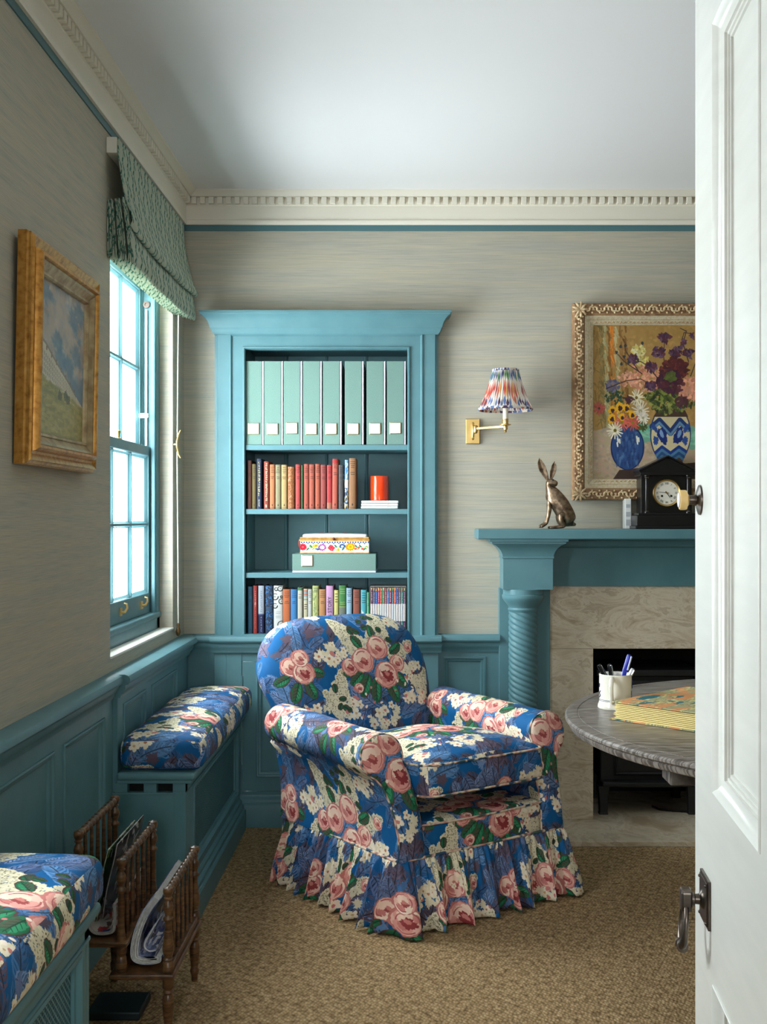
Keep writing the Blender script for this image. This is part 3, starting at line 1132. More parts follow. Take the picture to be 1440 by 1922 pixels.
W1 = (3.379, 4.286, 0.80, 2.15)             # far window opening: y0, y1, z0, z1
W2 = (1.50, 2.24, 0.80, 1.92)               # the one nearer the camera, out of the picture
wl = MB()
ys = [YF - 0.12, W2[0], W2[1], W1[0], W1[1], YB + 0.4]
for i in range(5):
    if i in (1, 3):
        wl.box(XL - WT, XL, ys[i], ys[i + 1], 0, 0.80)
        wl.box(XL - WT, XL, ys[i], ys[i + 1], 2.15 if i == 3 else W2[3], H)
    else:
        wl.box(XL - WT, XL, ys[i], ys[i + 1], 0, H)
wall_left = struct(wl.build('wall_left', M['paper']), 'left wall in grey grasscloth with window')
wb = MB()
holes = ((-0.70, 0.06, 0.0, 1.93), (0.745, 1.255, 0.02, 0.699))
wb.box(XL, -0.70, YB, YB + 0.1, 0, H)
wb.box(-0.70, 0.06, YB, YB + 0.1, 1.93, H)
wb.box(0.06, 0.745, YB, YB + 0.1, 0, H)
wb.box(0.745, 1.255, YB, YB + 0.1, 0.699, H)
wb.box(1.255, XR, YB, YB + 0.1, 0, H)
wall_back = struct(wb.build('wall_back', M['paper']), 'back wall in grey grasscloth')
wr = MB()
wr.box(XR, XR + 0.2, -1.9, YB + 0.6, 0, H)
struct(wr.build('wall_right', M['paper']), 'right wall out of view')
wf = MB()
wf.box(XL - WT, -0.52, YF - 0.12, YF, 0, H)
wf.box(0.345, XR, YF - 0.12, YF, 0, H)
wf.box(-0.52, 0.345, YF - 0.12, YF, 2.06, H)
struct(wf.build('wall_front', M['paper']), 'wall with the doorway the camera looks through')
hw = MB()
hw.box(-1.1, -1.0, -1.9, YF - 0.12, 0, H)
hw.box(1.3, 1.4, -1.9, YF - 0.12, 0, H)
hw.box(-1.1, -0.38, -1.9, -1.8, 0, H)                # unseen opening added here so sky light fills the room from behind
hw.box(0.23, 1.4, -1.9, -1.8, 0, H)
hw.box(-0.38, 0.23, -1.9, -1.8, 0, 1.12)
hw.box(-0.38, 0.23, -1.9, -1.8, 1.88, H)
struct(hw.build('wall_hall', M['hall']), 'hall walls behind the camera')

# ceiling cornice: profile (out from wall, z), split so that the dentil row is a recess
CP = [(0, 2.388), (0.013, 2.388), (0.016, 2.394), (0.016, 2.404), (0.011, 2.409), (0.011, 2.462), (0.014, 2.466), (0.014, 2.4945),
      (0.036, 2.4945), (0.039, 2.498), (0.042, 2.502), (0.05, 2.508), (0.058, 2.512), (0.06, H), (0, H)]
c1 = MB()
c1.prism([(XL + d, z) for d, z in CP], 'y', YF, YB)
trim_left = struct(c1.build('trim_1', M['cornice'], smooth=30), 'cream dentil cornice over left wall')
c2 = MB()
c2.prism([(YB - d, z) for d, z in CP], 'x', XL, XR)
trim_back = struct(c2.build('trim_2', M['cornice'], smooth=30), 'cream dentil cornice over back wall')
den = MB()
den.box(-0.0105, 0.0105, -0.019, 0, 0, 0.027)
d0 = None
n_left = int((YB - 0.05 - 1.95) / 0.0345)
for i in range(n_left):
    y = YB - 0.045 - i * 0.0345
    if d0 is None:
        d0 = den.build('dentil', M['cornice'], trim_left, (XL + 0.013, y, 2.467), (0, 0, R90), bevel=0.0015, bseg=1)
    else:
        shared(d0, trim_left, (XL + 0.013, y, 2.467))
for i in range(60):
    x = XL + 0.045 + i * 0.0345
    o = shared(d0, trim_back, (x, YB - 0.013, 2.467), (0, 0, 0))
b1 = MB()
b1.box(XL, XL + 0.004, YF, YB, 2.365, 2.388)
b1.build('painted_band', M['band'], trim_left)
b2 = MB()
b2.box(XL, XR, YB - 0.004, YB, 2.365, 2.388)
b2.build('painted_band', M['band'], trim_back)


# panelled dado --------------------------------------------------------------
RAIL = [(0, 0.757), (0.026, 0.757), (0.036, 0.753), (0.041, 0.745), (0.041, 0.736), (0.036, 0.729), (0.027, 0.726), (0.026, 0.716),
        (0.021, 0.706), (0.014, 0.698), (0.012, 0.688), (0, 0.688)]
BASE = [(0, 0), (0.022, 0), (0.022, 0.085), (0.020, 0.09), (0.014, 0.094), (0.014, 0.104), (0.010, 0.112), (0.005, 0.118), (0.004, 0.126), (0, 0.126)]
PMOULD = [(0.0, 0.0), (0.0, 0.004), (0.004, 0.006), (0.008, 0.004), (0.010, -0.001), (0.016, -0.002), (0.020, -0.006), (0.022, -0.010)]


def fielded(parent, F, a0, a1, b0, b1, base=0.0, depth=0.010, mat=None, names=('panel_moulding', 'panel_field')):
    mt = mat or M['teal']
    m = MB()
    m.ring([(o, d + base) for o, d in PMOULD], F, a0, a1, b0, b1)
    m.build(names[0], mt, parent, smooth=40)
    f = MB()
    o = PMOULD[-1][0] - 0.001
    q = [F(a0 + o, b0 + o, base - depth), F(a1 - o, b0 + o, base - depth), F(a1 - o, b1 - o, base - depth), F(a0 + o, b1 - o, base - depth)]
    q2 = [F(a0 + o, b0 + o, base - depth - 0.002), F(a1 - o, b0 + o, base - depth - 0.002), F(a1 - o, b1 - o, base - depth - 0.002), F(a0 + o, b1 - o, base - depth - 0.002)]
    f.add(q + q2, [(0, 1, 2, 3), (7, 6, 5, 4), (0, 4, 5, 1), (1, 5, 6, 2), (2, 6, 7, 3), (3, 7, 4, 0)])
    f.build(names[1], mt, parent)


def panelling(parent, F, a0, a1, b0, b1, base, panels, depth=0.02):
    """board with rectangular openings, each filled by a moulded panel"""
    m = MB()
    xs = sorted({a0, a1} | {p[0] for p in panels} | {p[1] for p in panels})
    for i in range(len(xs) - 1):
        xa, xb = xs[i], xs[i + 1]
        mid = (xa + xb) / 2
        cut = [p for p in panels if p[0] < mid < p[1]]
        spans = [(b0, b1)] if not cut else [(b0, cut[0][2]), (cut[0][3], b1)]
        for (za, zb) in spans:
            if zb - za < 1e-4:
                continue
            v = [F(x, z, d) for d in (base, base - depth) for (x, z) in ((xa, za), (xb, za), (xb, zb), (xa, zb))]
            m.add(v, [(0, 1, 2, 3), (7, 6, 5, 4), (0, 4, 5, 1), (1, 5, 6, 2), (2, 6, 7, 3), (3, 7, 4, 0)])
    m.build('panel_frame', M['teal'], parent)
    for p in panels:
        fielded(parent, F, p[0], p[1], p[2], p[3], base)


FL = frame_map((XL, 0, 0), (0, 1, 0), (0, 0, 1), (1, 0, 0))
FB = frame_map((0, YB, 0), (1, 0, 0), (0, 0, 1), (0, -1, 0))
panelling(wall_left, FL, YF, 3.34, 0, 0.70, 0.018, [(0.78, 1.32, 0.17, 0.645), (1.40, 2.30, 0.17, 0.645), (2.378, 2.776, 0.17, 0.645), (2.853, 3.245, 0.17, 0.645)], 0.018)
panelling(wall_left, FL, 3.34, 4.385, 0, 0.70, 0.032, [(3.405, 3.70, 0.17, 0.658), (3.785, 4.20, 0.17, 0.658)], 0.032)
panelling(wall_left, FL, 4.385, YB, 0, 0.70, 0.018, [], 0.018)
for a0, a1, off in ((YF, 3.33, 0.014), (3.325, 4.40, 0.032), (4.392, YB, 0.014)):
    m = MB()
    m.prism([(XL + d + (off if d > 0 else 0), z) for d, z in RAIL], 'y', a0, a1)
    m.build('dado_rail', M['teal'], wall_left, smooth=35)
m = MB()
m.prism([(XL + 0.018 + d, z) for d, z in BASE], 'y', YF, 3.36)
struct(m.build('baseboard_left', M['teal'], smooth=35), 'teal skirting along left wall')
# back wall: strip left of the bookcase, panel right of it
panelling(wall_back, FB, XL, -0.757, 0, 0.70, 0.018, [], 0.018)
panelling(wall_back, FB, 0.128, 0.372, 0, 0.70, 0.018, [(0.148, 0.318, 0.17, 0.668)], 0.018)
for a0, a1 in ((XL + 0.03, -0.757), (0.128, 0.372)):
    m = MB()
    m.prism([(YB - d - (0.012 if d > 0 else 0), z) for d, z in RAIL], 'x', a0, a1)
    m.build('dado_rail', M['teal'], wall_back, smooth=35)
m = MB()
m.prism([(YB - 0.018 - d, z) for d, z in BASE], 'x', 0.128, 0.36)
struct(m.build('baseboard_back', M['teal'], smooth=35), 'teal skirting along back wall')


# windows --------------------------------------------------------------------
def window(name, W, label, fittings):
    y0, y1, z0, z1 = W
    root = struct(bpy.data.objects.new(name, None), label)
    COL.objects.link(root)
    T = M['teal']
    m = MB()
    xi, xo = -0.936, -1.026                                    # room face and outer face of the box frame
    m.box(xo, xi, y1 - 0.052, y1, z0, z1)
    m.box(xo, xi, y0, y0 + 0.052, z0, z1)
    m.box(xo, xi, y0, y1, z1 - 0.03, z1)
    m.build('box_frame', T, root, bevel=0.004)
    m = MB()                                                  # masonry reveal outside, painted white
    m.box(XL - WT - 0.012, xo, y1 - 0.03, y1 + 0.02, z0 - 0.02, z1 + 0.02)
    m.box(XL - WT - 0.012, xo, y0 - 0.02, y0 + 0.03, z0 - 0.02, z1 + 0.02)
    m.box(XL - WT - 0.012, xo, y0, y1, z1 - 0.03, z1 + 0.02)
    m.build('outer_reveal', M['white'], root)
    m = MB()
    m.box(xo - 0.03, xi, y0, y1, z0, z0 + 0.052)
    m.box(xi - 0.05, xi + 0.006, y0 + 0.0, y1 - 0.0, z0 + 0.044, z0 + 0.066)
    m.build('sill_board', T, root, bevel=0.006, bseg=3)
    m = MB()
    m.box(xi, XL + 0.004, y0 + 0.001, y1 - 0.001, z0 - 0.004, z0 + 0.004)
    m.build('inner_sill', M['stone'], root, bevel=0.002)
    for yy in (y0 + 0.052, y1 - 0.052 - 0.012):               # parting beads between the sashes
        m = MB()
        m.box(-0.9915, -0.9875, yy, yy + 0.012, z0 + 0.06, z1 - 0.03)
        m.build('parting_bead', T, root)
        m = MB()
        m.box(-0.956, -0.940, yy, yy + 0.012, z0 + 0.06, z1 - 0.03)
        m.build('staff_bead', T, root, bevel=0.004)

    def sash(x_in, za, zb, top_h, bot_h):
        s = bpy.data.objects.new('sash', None)
        COL.objects.link(s)
        s.parent = root
        t = 0.027
        ya, yb = y0 + 0.054, y1 - 0.054
        st = 0.027
        for (p, q) in ((ya, ya + st), (yb - st, yb)):
            m = MB()
            m.box(x_in - t, x_in, p, q, za, zb)
            m.build('stile', T, s, bevel=0.003)
        for (p, q) in ((za, za + bot_h), (zb - top_h, zb)):
            m = MB()
            m.box(x_in - t, x_in, ya + st - 0.001, yb - st + 0.001, p, q)
            m.build('rail', T, s, bevel=0.003)
        gy0, gy1 = ya + st, yb - st
        gz0, gz1 = za + bot_h, zb - top_h
        mw = 0.018
        for k in (1, 2):
            yc = gy0 + (gy1 - gy0) * k / 3
            m = MB()
            m.prism([(x_in - 0.004, yc - 0.004), (x_in - 0.004, yc + 0.004), (x_in - 0.014, yc + mw / 2), (x_in - 0.022, yc + mw / 2), (x_in - 0.022, yc - mw / 2), (x_in - 0.014, yc - mw / 2)], 'z', gz0 - 0.001, gz1 + 0.001)
            m.build('glazing_bar', T, s)
        zc = (gz0 + gz1) / 2
        m = MB()
        m.prism([(x_in - 0.004, zc - 0.004), (x_in - 0.004, zc + 0.004), (x_in - 0.014, zc + mw / 2), (x_in - 0.022, zc + mw / 2), (x_in - 0.022, zc - mw / 2), (x_in - 0.014, zc - mw / 2)], 'y', gy0 - 0.001, gy1 + 0.001)
        m.build('glazing_bar', T, s)
        for k in range(3):
            for (p, q) in ((gz0, zc), (zc, gz1)):
                pa, pb = gy0 + (gy1 - gy0) * k / 3, gy0 + (gy1 - gy0) * (k + 1) / 3
                m = MB()
                m.ring([(0.003, 0), (0.003, 0.012), (0.011, 0.003), (0.011, 0)],
                       frame_map((x_in - 0.0175, 0, 0), (0, 1, 0), (0, 0, 1), (1, 0, 0)), pa, pb, p, q)
                m.build('glazing_moulding', T, s)
                m = MB()
                m.box(x_in - 0.020, x_in - 0.0175, pa + 0.002, pb - 0.002, p + 0.002, q - 0.002)
                m.build('pane', M['glass'], s)
        return s

    mid = 1.487
    low = sash(-0.960, z0 + 0.066, mid, 0.036, 0.075)
    upp = sash(-0.992, mid - 0.036, z1 - 0.03, 0.05, 0.036)
    if fittings:
        # sash cord and its pulley on the far jamb
        yj = y1 - 0.054
        m = MB()
        m.tube([(-0.974, yj - 0.006, 2.00), (-0.974, yj - 0.006, 1.49)], 0.0045, 8)
        m.build('sash_cord', M['cord'], root, smooth=60)
        m = MB()
        m.lathe([(0.0, -0.006), (0.013, -0.006), (0.013, 0.002), (0.006, 0.002), (0.006, -0.001), (0, -0.001)], (-0.974, yj - 0.004, 2.02), (0, -1, 0), 16)
        m.build('pulley', M['ironware'], root, smooth=40)
        m = MB()
        m.lathe([(0, 0), (0.009, 0), (0.009, 0.030), (0.007, 0.033), (0, 0.033)], (-0.99, yj - 0.045, 1.60), (1, 0, 0), 14)
        m.build('sash_stop', M['candle'], root, smooth=40)
        for yy in (y1 - 0.20, y1 - 0.50):
            m = MB()
            m.box(-0.960, -0.956, yy - 0.014, yy + 0.014, 0.890, 0.918)
            m.tube([(-0.956, yy, 0.902), (-0.944, yy, 0.904), (-0.936, yy, 0.917), (-0.938, yy, 0.930), (-0.947, yy, 0.933)], [0.0045, 0.0045, 0.0042, 0.004, 0.003], 8)
            m.build('sash_lift', M['brass'], root, smooth=50)
        m = MB()
        yy = y1 - 0.47
        m.lathe([(0, 0), (0.011, 0), (0.011, 0.003), (0.005, 0.006), (0.005, 0.016), (0.008, 0.022), (0.008, 0.028), (0, 0.034)], (-0.974, yy, mid), (0, 0, 1), 14)
        m.build('sash_fastener', M['brass'], root, smooth=50)
    return root


window('window_1', W1, 'teal painted sash window with white daylight behind', True)
window('window_2', W2, 'nearer sash window outside the picture', False)

# ------------------------------------------------------------------ built-in bookcase
YC = 4.455                                  # face of the bookcase
T = M['teal']
bk = thing('bookcase', 'tall built-in teal bookcase with moulded cornice and cupboards below', 'bookcase', (-0.315, YC, 0))
bk_off = Vector((0.315, -YC, 0))


def bpart(mb, name, mat=T, parent=bk, **kw):
    o = mb.build(name, mat, parent, **kw)
    if parent is bk:
        o.location = bk_off
    return o


FC = frame_map((0, YC, 0), (1, 0, 0), (0, 0, 1), (0, -1, 0))
BX0, BX1 = -0.758, 0.1285
OX0, OX1, OZ0, OZ1 = -0.636, 0.0074, 0.760, 1.888
# architrave legs and head, stepped with beads; profile runs from outer edge to opening
AP = [(0.0, -0.045), (0.0, -0.012), (0.010, -0.010), (0.013, 0.0), (0.060, 0.0), (0.062, 0.005), (0.066, 0.006), (0.069, 0.002), (0.071, -0.004),
      (0.112, -0.004), (0.114, 0.003), (0.119, 0.004), (0.122, 0.0), (0.122, -0.05)]
m = MB()
rings = []
for px, pz in ((0, 0), (0, 1), (1, 1), (1, 0)):
    rings.append([((BX0 + o) if px == 0 else (BX1 - o), YC - d, 0.755 if pz == 0 else 1.888 + 0.122 - o) for o, d in AP])
m.loft(rings, True, True)
bpart(m, 'architrave', smooth=40)
# cornice: stepped rectangles flare outwards
m = MB()
CORN = [(0.010, 1.944), (0.016, 1.950), (0.020, 1.957), (0.022, 1.964), (0.026, 1.968), (0.028, 1.976), (0.032, 1.990), (0.040, 2.003), (0.050, 2.012), (0.057, 2.016), (0.058, 2.021), (0.062, 2.023), (0.062, 2.030), (0.0, 2.030)]
rings = []
for o, z in CORN:
    rings.append([(BX0 - o + 0.012, YB, z), (BX0 - o + 0.012, YC - o, z), (BX1 + o - 0.012, YC - o, z), (BX1 + o - 0.012, YB, z)])
m.loft(rings, True, True)
bpart(m, 'cornice', smooth=30)
# carcass: sides, top, bottom and tongued back boards
m = MB()
m.box(OX0 - 0.02, OX0, YC + 0.02, 4.78, 0.72, 1.93)
bpart(m, 'side_panel')
m = MB()
m.box(OX1, OX1 + 0.02, YC + 0.02, 4.78, 0.72, 1.93)
bpart(m, 'side_panel')
m = MB()
m.box(OX0 - 0.02, OX1 + 0.02, YC + 0.02, 4.78, 1.90, 1.93)
bpart(m, 'top_panel')
xs_b = [-0.665, -0.499, -0.329, -0.160, 0.03]
for i in range(4):
    m = MB()
    m.box(xs_b[i] + 0.0015, xs_b[i + 1] - 0.0015, 4.75, 4.765, 0.74, 1.91)
    bpart(m, 'back_board', bevel=0.004)
    m = MB()
    m.lathe([(0.0035, 0), (0.0035, 1.15)], (xs_b[i + 1] - 0.011, 4.7505, 0.75), (0, 0, 1), 8)
    bpart(m, 'bead', smooth=40)
m = MB()
m.box(OX0 - 0.03, OX1 + 0.03, 4.766, 4.79, 0.0, 1.93)
bpart(m, 'backing')
SH = [1.5095, 1.2552, 1.0027]
for z in SH:
    m = MB()
    m.box(OX0 + 0.0005, OX1 - 0.0005, 4.463, 4.75, z - 0.021, z)
    bpart(m, 'shelf', bevel=0.002)
m = MB()
m.box(OX0 - 0.01, OX1 + 0.01, 4.44, 4.76, 0.735, 0.7605)
bpart(m, 'bottom_shelf')
# dado rail returns across the front, then cupboards
m = MB()
m.prism([(YC - d * 1.0 + (0.0 if d > 0 else 0.03), z) for d, z in RAIL], 'x', BX0 - 0.012, BX1 + 0.012)
bpart(m, 'dado_moulding', smooth=35)
for (a, b) in ((BX0, -0.650), (0.020, BX1)):
    m = MB()
    m.box(a, b, YC, YC + 0.05, 0.0, 0.70)
    m.box(a + 0.045, a + 0.047, YC - 0.0015, YC, 0.12, 0.69)
    bpart(m, 'pilaster', bevel=0.003)
for (za, zb) in ((0.652, 0.70), (0.10, 0.138)):
    m = MB()
    m.box(-0.651, 0.021, YC + 0.004, YC + 0.04, za, zb)
    bpart(m, 'cupboard_rail')
for (a, b) in ((-0.647, -0.317), (-0.312, 0.017)):
    dr = MB()
    dr.box(a, b, YC + 0.012, YC + 0.03, 0.140, 0.650)
    z0, z1 = 0.140, 0.650
    fr = MB()
    F2 = frame_map((0, YC + 0.012, 0), (1, 0, 0), (0, 0, 1), (0, -1, 0))
    d = dr.build('cupboard_door', T, bk, loc=bk_off)
    for (p, q, r, s2) in ((a, a + 0.055, z0, z1), (b - 0.055, b, z0, z1), (a + 0.0549, b - 0.0549, z0, z0 + 0.055), (a + 0.0549, b - 0.0549, z1 - 0.055, z1)):
        fr.box(p, q, YC + 0.0, YC + 0.012, r, s2)
    fr.build('door_frame', T, d)
    mm = MB()
    mm.ring(PMOULD, frame_map((0, YC, 0), (1, 0, 0), (0, 0, 1), (0, -1, 0)), a + 0.055, b - 0.055, z0 + 0.055, z1 - 0.055)
    mm.build('panel_moulding', T, d, smooth=40)
    hx = a - 0.001 if a < -0.5 else b + 0.001
    for hz in (0.22, 0.57):
        h = MB()
        h.lathe([(0.004, 0), (0.004, 0.05)], (hx, YC - 0.001, hz - 0.025), (0, 0, 1), 8)
        h.build('hinge', T, d, smooth=40)
m = MB()
m.prism([(YC + 0.004 - d, z) for d, z in BASE], 'x', BX0 - 0.01, BX1 + 0.01)
bpart(m, 'plinth', smooth=35)

# ------------------------------------------------------------------ things on the shelves
CW, CH = 48, 256
SPINES = []                                  # filled with painters, one atlas cell per book
atlas_cols = 64
AT = Canvas(CW * atlas_cols, CH, (120, 100, 90))


def spine_cell(col, style, seed, ink=(30, 24, 22)):
    """paint one spine and give back its cell number"""
    n = len(SPINES)
    SPINES.append(style)
    x0 = n * CW
    g = np.random.default_rng(seed)
    k = dict(wrap=False)
    AT.a[:, x0:x0 + CW] = col
    AT.a[:, x0:x0 + CW] += g.normal(0, 4, (CH, CW, 1))
    AT.a[:, x0:x0 + 3] *= 0.9
    AT.a[:, x0 + CW - 3:x0 + CW] *= 0.9
    cx = x0 + CW / 2

    def line(y, w, t=1.4, c=ink, a=0.75):
        x = cx - w
        while x < cx + w:
            l = g.uniform(2, 6)
            AT.stroke([(x, y + g.uniform(-0.8, 0.8)), (min(x + l, cx + w), y + g.uniform(-0.8, 0.8))], t, t, c, a, **k)
            x += l + 2.4

    def vert(y0, y1, w, c):
        y = y0
        while y < y1:
            l = g.uniform(4, 9)
            for q in range(3):
                xa, ya = cx + g.uniform(-w, w), y + g.uniform(0, l)
                xb, yb = cx + g.uniform(-w, w), y + g.uniform(0, l)
                AT.stroke([(xa, ya), (xb, yb)], 1.6, 1.6, c, 0.9, **k)
            y += l + g.uniform(1.5, 5)

    if 't' in style:                         # title lines, author and a device at the foot
        for y in (18, 28, 38, 47):
            line(y, g.uniform(9, 17))
        for y in (72, 81):
            line(y, g.uniform(8, 14))
        AT.blob(cx, 232, 4, 6, 0, ink, 0.3, 3, 0.75, **k)
        AT.stroke([(x0 + 5, 246), (x0 + CW - 5, 246)], 0.9, 0.9, ink, 0.6, **k)
        AT.stroke([(x0 + 5, 8), (x0 + CW - 5, 8)], 0.8, 0.8, ink, 0.4, **k)
    if 'g' in style:
        vert(16, 188, 9, (232, 204, 110))
        vert(206, 240, 5, (226, 214, 160))
    if 'c' in style:
        vert(12, 212, 7, (240, 226, 188))
        AT.blob(cx - 3, 238, 6, 8, 0, (240, 226, 188), 0.3, 3, **k)
    if 'p' in style:                         # patterned leather
        for i in range(260):
            x, y = x0 + g.uniform(2, CW - 2), g.uniform(0, CH)
            AT.stroke([(x, y), (x + 4, y - 6)], 1, 1, (214, 176, 140) if x < cx - 2 else (96, 54, 24), 0.7, **k)
    if 'l' in style:                         # landscape jacket
        for i in range(60):
            AT.blob(x0 + g.uniform(0, CW), g.uniform(0, 104), 8, 6, 0, [(220, 232, 242), (120, 176, 226), (70, 140, 210)][i % 3], 0.2, 3, 0.8, **k)
        AT.a[104:146, x0:x0 + CW] = (236, 238, 240)
        for i in range(90):
            AT.blob(x0 + g.uniform(0, CW), g.uniform(148, 256), 6, 5, 0, [(28, 32, 60), (226, 176, 50), (240, 232, 210), (60, 84, 130)][i % 4], 0.2, 3, 1, **k)
    if 'n' in style:                         # pale head, navy foot
        AT.a[150:, x0:x0 + CW] = (30, 38, 80)
        for i in range(150, 156):
            AT.a[i, x0:x0 + CW] = (90, 100, 140)
        vert(30, 140, 5, (120, 140, 176))
        vert(165, 240, 4, (150, 160, 190))
    if 'd' in style:                         # dark blue with bright blue flecks
        for i in range(150):
            y = g.uniform(0, CH)
            if 112 < y < 140:
                continue
            a = g.uniform(0, 6.28)
            x = x0 + g.uniform(2, CW - 2)
            AT.stroke([(x, y), (x + 5 * math.cos(a), y + 5 * math.sin(a))], 2.2, 1.4, [(40, 130, 206), (64, 150, 220), (34, 44, 62)][i % 3], 0.9, **k)
        for y in (118, 126, 134):
            line(y, 16, 1.2, (70, 140, 190))
    if 'o' in style:                         # white with dark scrolls
        for (x, y, r) in ((34, 18, 12), (8, 60, 16), (40, 84, 13), (8, 108, 12), (40, 206, 18), (8, 236, 12), (14, 20, 8), (40, 60, 5), (42, 250, 8)):
            pts = [(x0 + x + r * math.cos(t / 3), y + r * math.sin(t / 3)) for t in range(0, 17)]
            AT.stroke(pts, 2.8, 1.6, (36, 46, 44), 1, **k)
            AT.blob(x0 + x, y, r * 0.3, r * 0.3, 0, (150, 156, 152), **k)
        for y in (140, 148, 162, 170):
            line(y, 11, 1, (110, 120, 118))
    if 'h' in style:                         # green head to a pale jacket
        AT.a[0:18, x0:x0 + CW] = (84, 132, 92)
        for y in (40, 52, 60):
            line(y, 12, 1.2)
        for y in (190, 206, 226, 240):
            AT.blob(cx + g.uniform(-8, 8), y, 6, 9, 0.4, (40, 42, 48), 0.3, 4, **k)
    if 's' in style:                         # stripes and a small scene
        for y, c in ((14, (196, 90, 74)), (24, (110, 150, 180)), (34, (196, 90, 74)), (44, (130, 170, 190)), (62, (110, 150, 170))):
            AT.stroke([(x0, y), (x0 + CW, y)], 4, 4, c, 0.8, **k)
        for y in (90, 102, 114):
            line(y, 14, 2)
        AT.blob(cx, 176, 9, 11, 0, (34, 40, 66), 0.2, 3, **k)
        AT.blob(cx + 4, 206, 14, 14, 0, (176, 110, 76), 0.2, 3, **k)
    if 'v' in style:                         # willow jacket
        for i in range(70):
            x, y = x0 + g.uniform(0, CW), g.uniform(10, 256)
            AT.stroke([(x, y), (x + g.uniform(-8, 8), y + 12)], 2.4, 1, [(120, 150, 80), (84, 130, 110), (226, 216, 140), (196, 204, 130)][i % 4], 0.9, **k)
        for y in (16, 26, 34):
            line(y, 14, 1.6, (40, 70, 60))
    if 'y' in style:
        for y in (24, 40, 56, 70):
            line(y, 12, 2.4, (70, 76, 60))
    if 'w' in style:                         # green and grey with a sail
        AT.a[116:, x0:x0 + CW] = (120, 126, 112)
        AT.poly([(x0, 256), (x0 + CW, 150), (x0 + CW, 256)], (20, 24, 36))
        AT.stroke([(x0, 230), (x0 + 24, 176), (x0 + CW, 152)], 2, 2, (220, 190, 110), 1, **k)
        for y in (22, 34, 44, 90, 100):
            line(y, 14, 1.6, (196, 196, 110))
        AT.stroke([(x0, 114), (x0 + CW, 114)], 1.4, 1.4, (200, 190, 110), 1, **k)
    if 'b' in style:                         # birds on turquoise
        for y in (20, 34, 48, 62, 74):
            line(y, 13, 2, (24, 60, 76))
        for (x, y) in ((14, 130), (30, 144), (34, 176), (16, 196), (26, 220)):
            AT.poly([(x0 + x - 8, y - 16), (x0 + x + 2, y), (x0 + x + 10, y - 4), (x0 + x + 2, y + 14), (x0 + x - 6, y + 4)], (224, 236, 232))
    if 'k' in style:                         # the colour coded set
        for i in range(5):
            AT.blob(cx + g.uniform(-10, 10), 8 + g.uniform(-6, 8), 8, 6, 0, [(230, 190, 60), (206, 70, 60), (240, 230, 200), (80, 140, 90)][g.integers(4)], 0.2, 3, 1, **k)
        vert(28, 84, 9, (232, 226, 220))
        AT.a[92:188, x0:x0 + CW] = (232, 226, 224)
        tint = [(196, 206, 230), (236, 226, 150), (240, 200, 190), (190, 226, 226)][g.integers(4)]
        for q in range(12):
            AT.stroke([(cx + g.uniform(-8, 8), 98 + q * 7), (cx + g.uniform(-8, 8), 101 + q * 7)], 4, 4, tint, 0.8, **k)
        vert(196, 252, 4, (236, 228, 226))
    if 'r' in style:
        vert(30, 110, 5, (196, 150, 140))
        AT.blob(cx, 96, 7, 9, 0, (206, 170, 160), 0.2, 4, **k)
        vert(120, 230, 4, (190, 120, 110))
    return n


def book(name, label, group, x0, x1, z0, h, col, style, seed, depth=0.135, tilt=0.0, y=4.472, page='page'):
    """a standing book, spine towards the room: cover with rounded spine, pages as a part"""
    n = spine_cell(col, style, seed)
    w = x1 - x0
    hw = w / 2
    t = 0.0022
    seg = 6
    out = [(-hw, depth)] + [(-hw * math.cos(math.pi * i / seg), min(0.004, w * 0.2) * (1 - math.sin(math.pi * i / seg))) for i in range(seg + 1)] + [(hw, depth)]
    inn = [(hw - t, depth), (hw - t, 0.008), (-hw + t, 0.008), (-hw + t, depth)]
    m = MB()
    ring = out + inn
    N = len(ring)
    v = [(p[0], p[1], 0) for p in ring] + [(p[0], p[1], h) for p in ring]
    u0, u1 = (n + 0.04) / atlas_cols, (n + 0.96) / atlas_cols
    fs, us = [], []
    for i in range(N):
        j = (i + 1) % N
        fs.append((i, j, N + j, N + i))
        if 1 <= i < 1 + seg:
            a, b = (ring[i][0] + hw) / w, (ring[j][0] + hw) / w
            us.append([(u0 + (u1 - u0) * a, 0.01), (u0 + (u1 - u0) * b, 0.01), (u0 + (u1 - u0) * b, 0.99), (u0 + (u1 - u0) * a, 0.99)])
        else:
            e = u0 + 0.001
            us.append([(e, 0.4)] * 4)
    nx = len(out)
    for base in (0, N):
        idx = [base + q for q in range(N)]
        fs.append(tuple(idx[::-1] if base == 0 else idx))
        us.append([(u0 + 0.001, 0.4)] * N)
    m.add(v, fs, us)
    o = m.build(name, M['spines'], None, ((x0 + x1) / 2, y, z0), (0, tilt, 0), smooth=35)
    p = MB()
    p.box(-hw + t, hw - t, 0.008, depth - 0.004, 0.003, h - 0.004)
    p.build('pages', M[page], o)
    return tag(o, label, 'book', group)


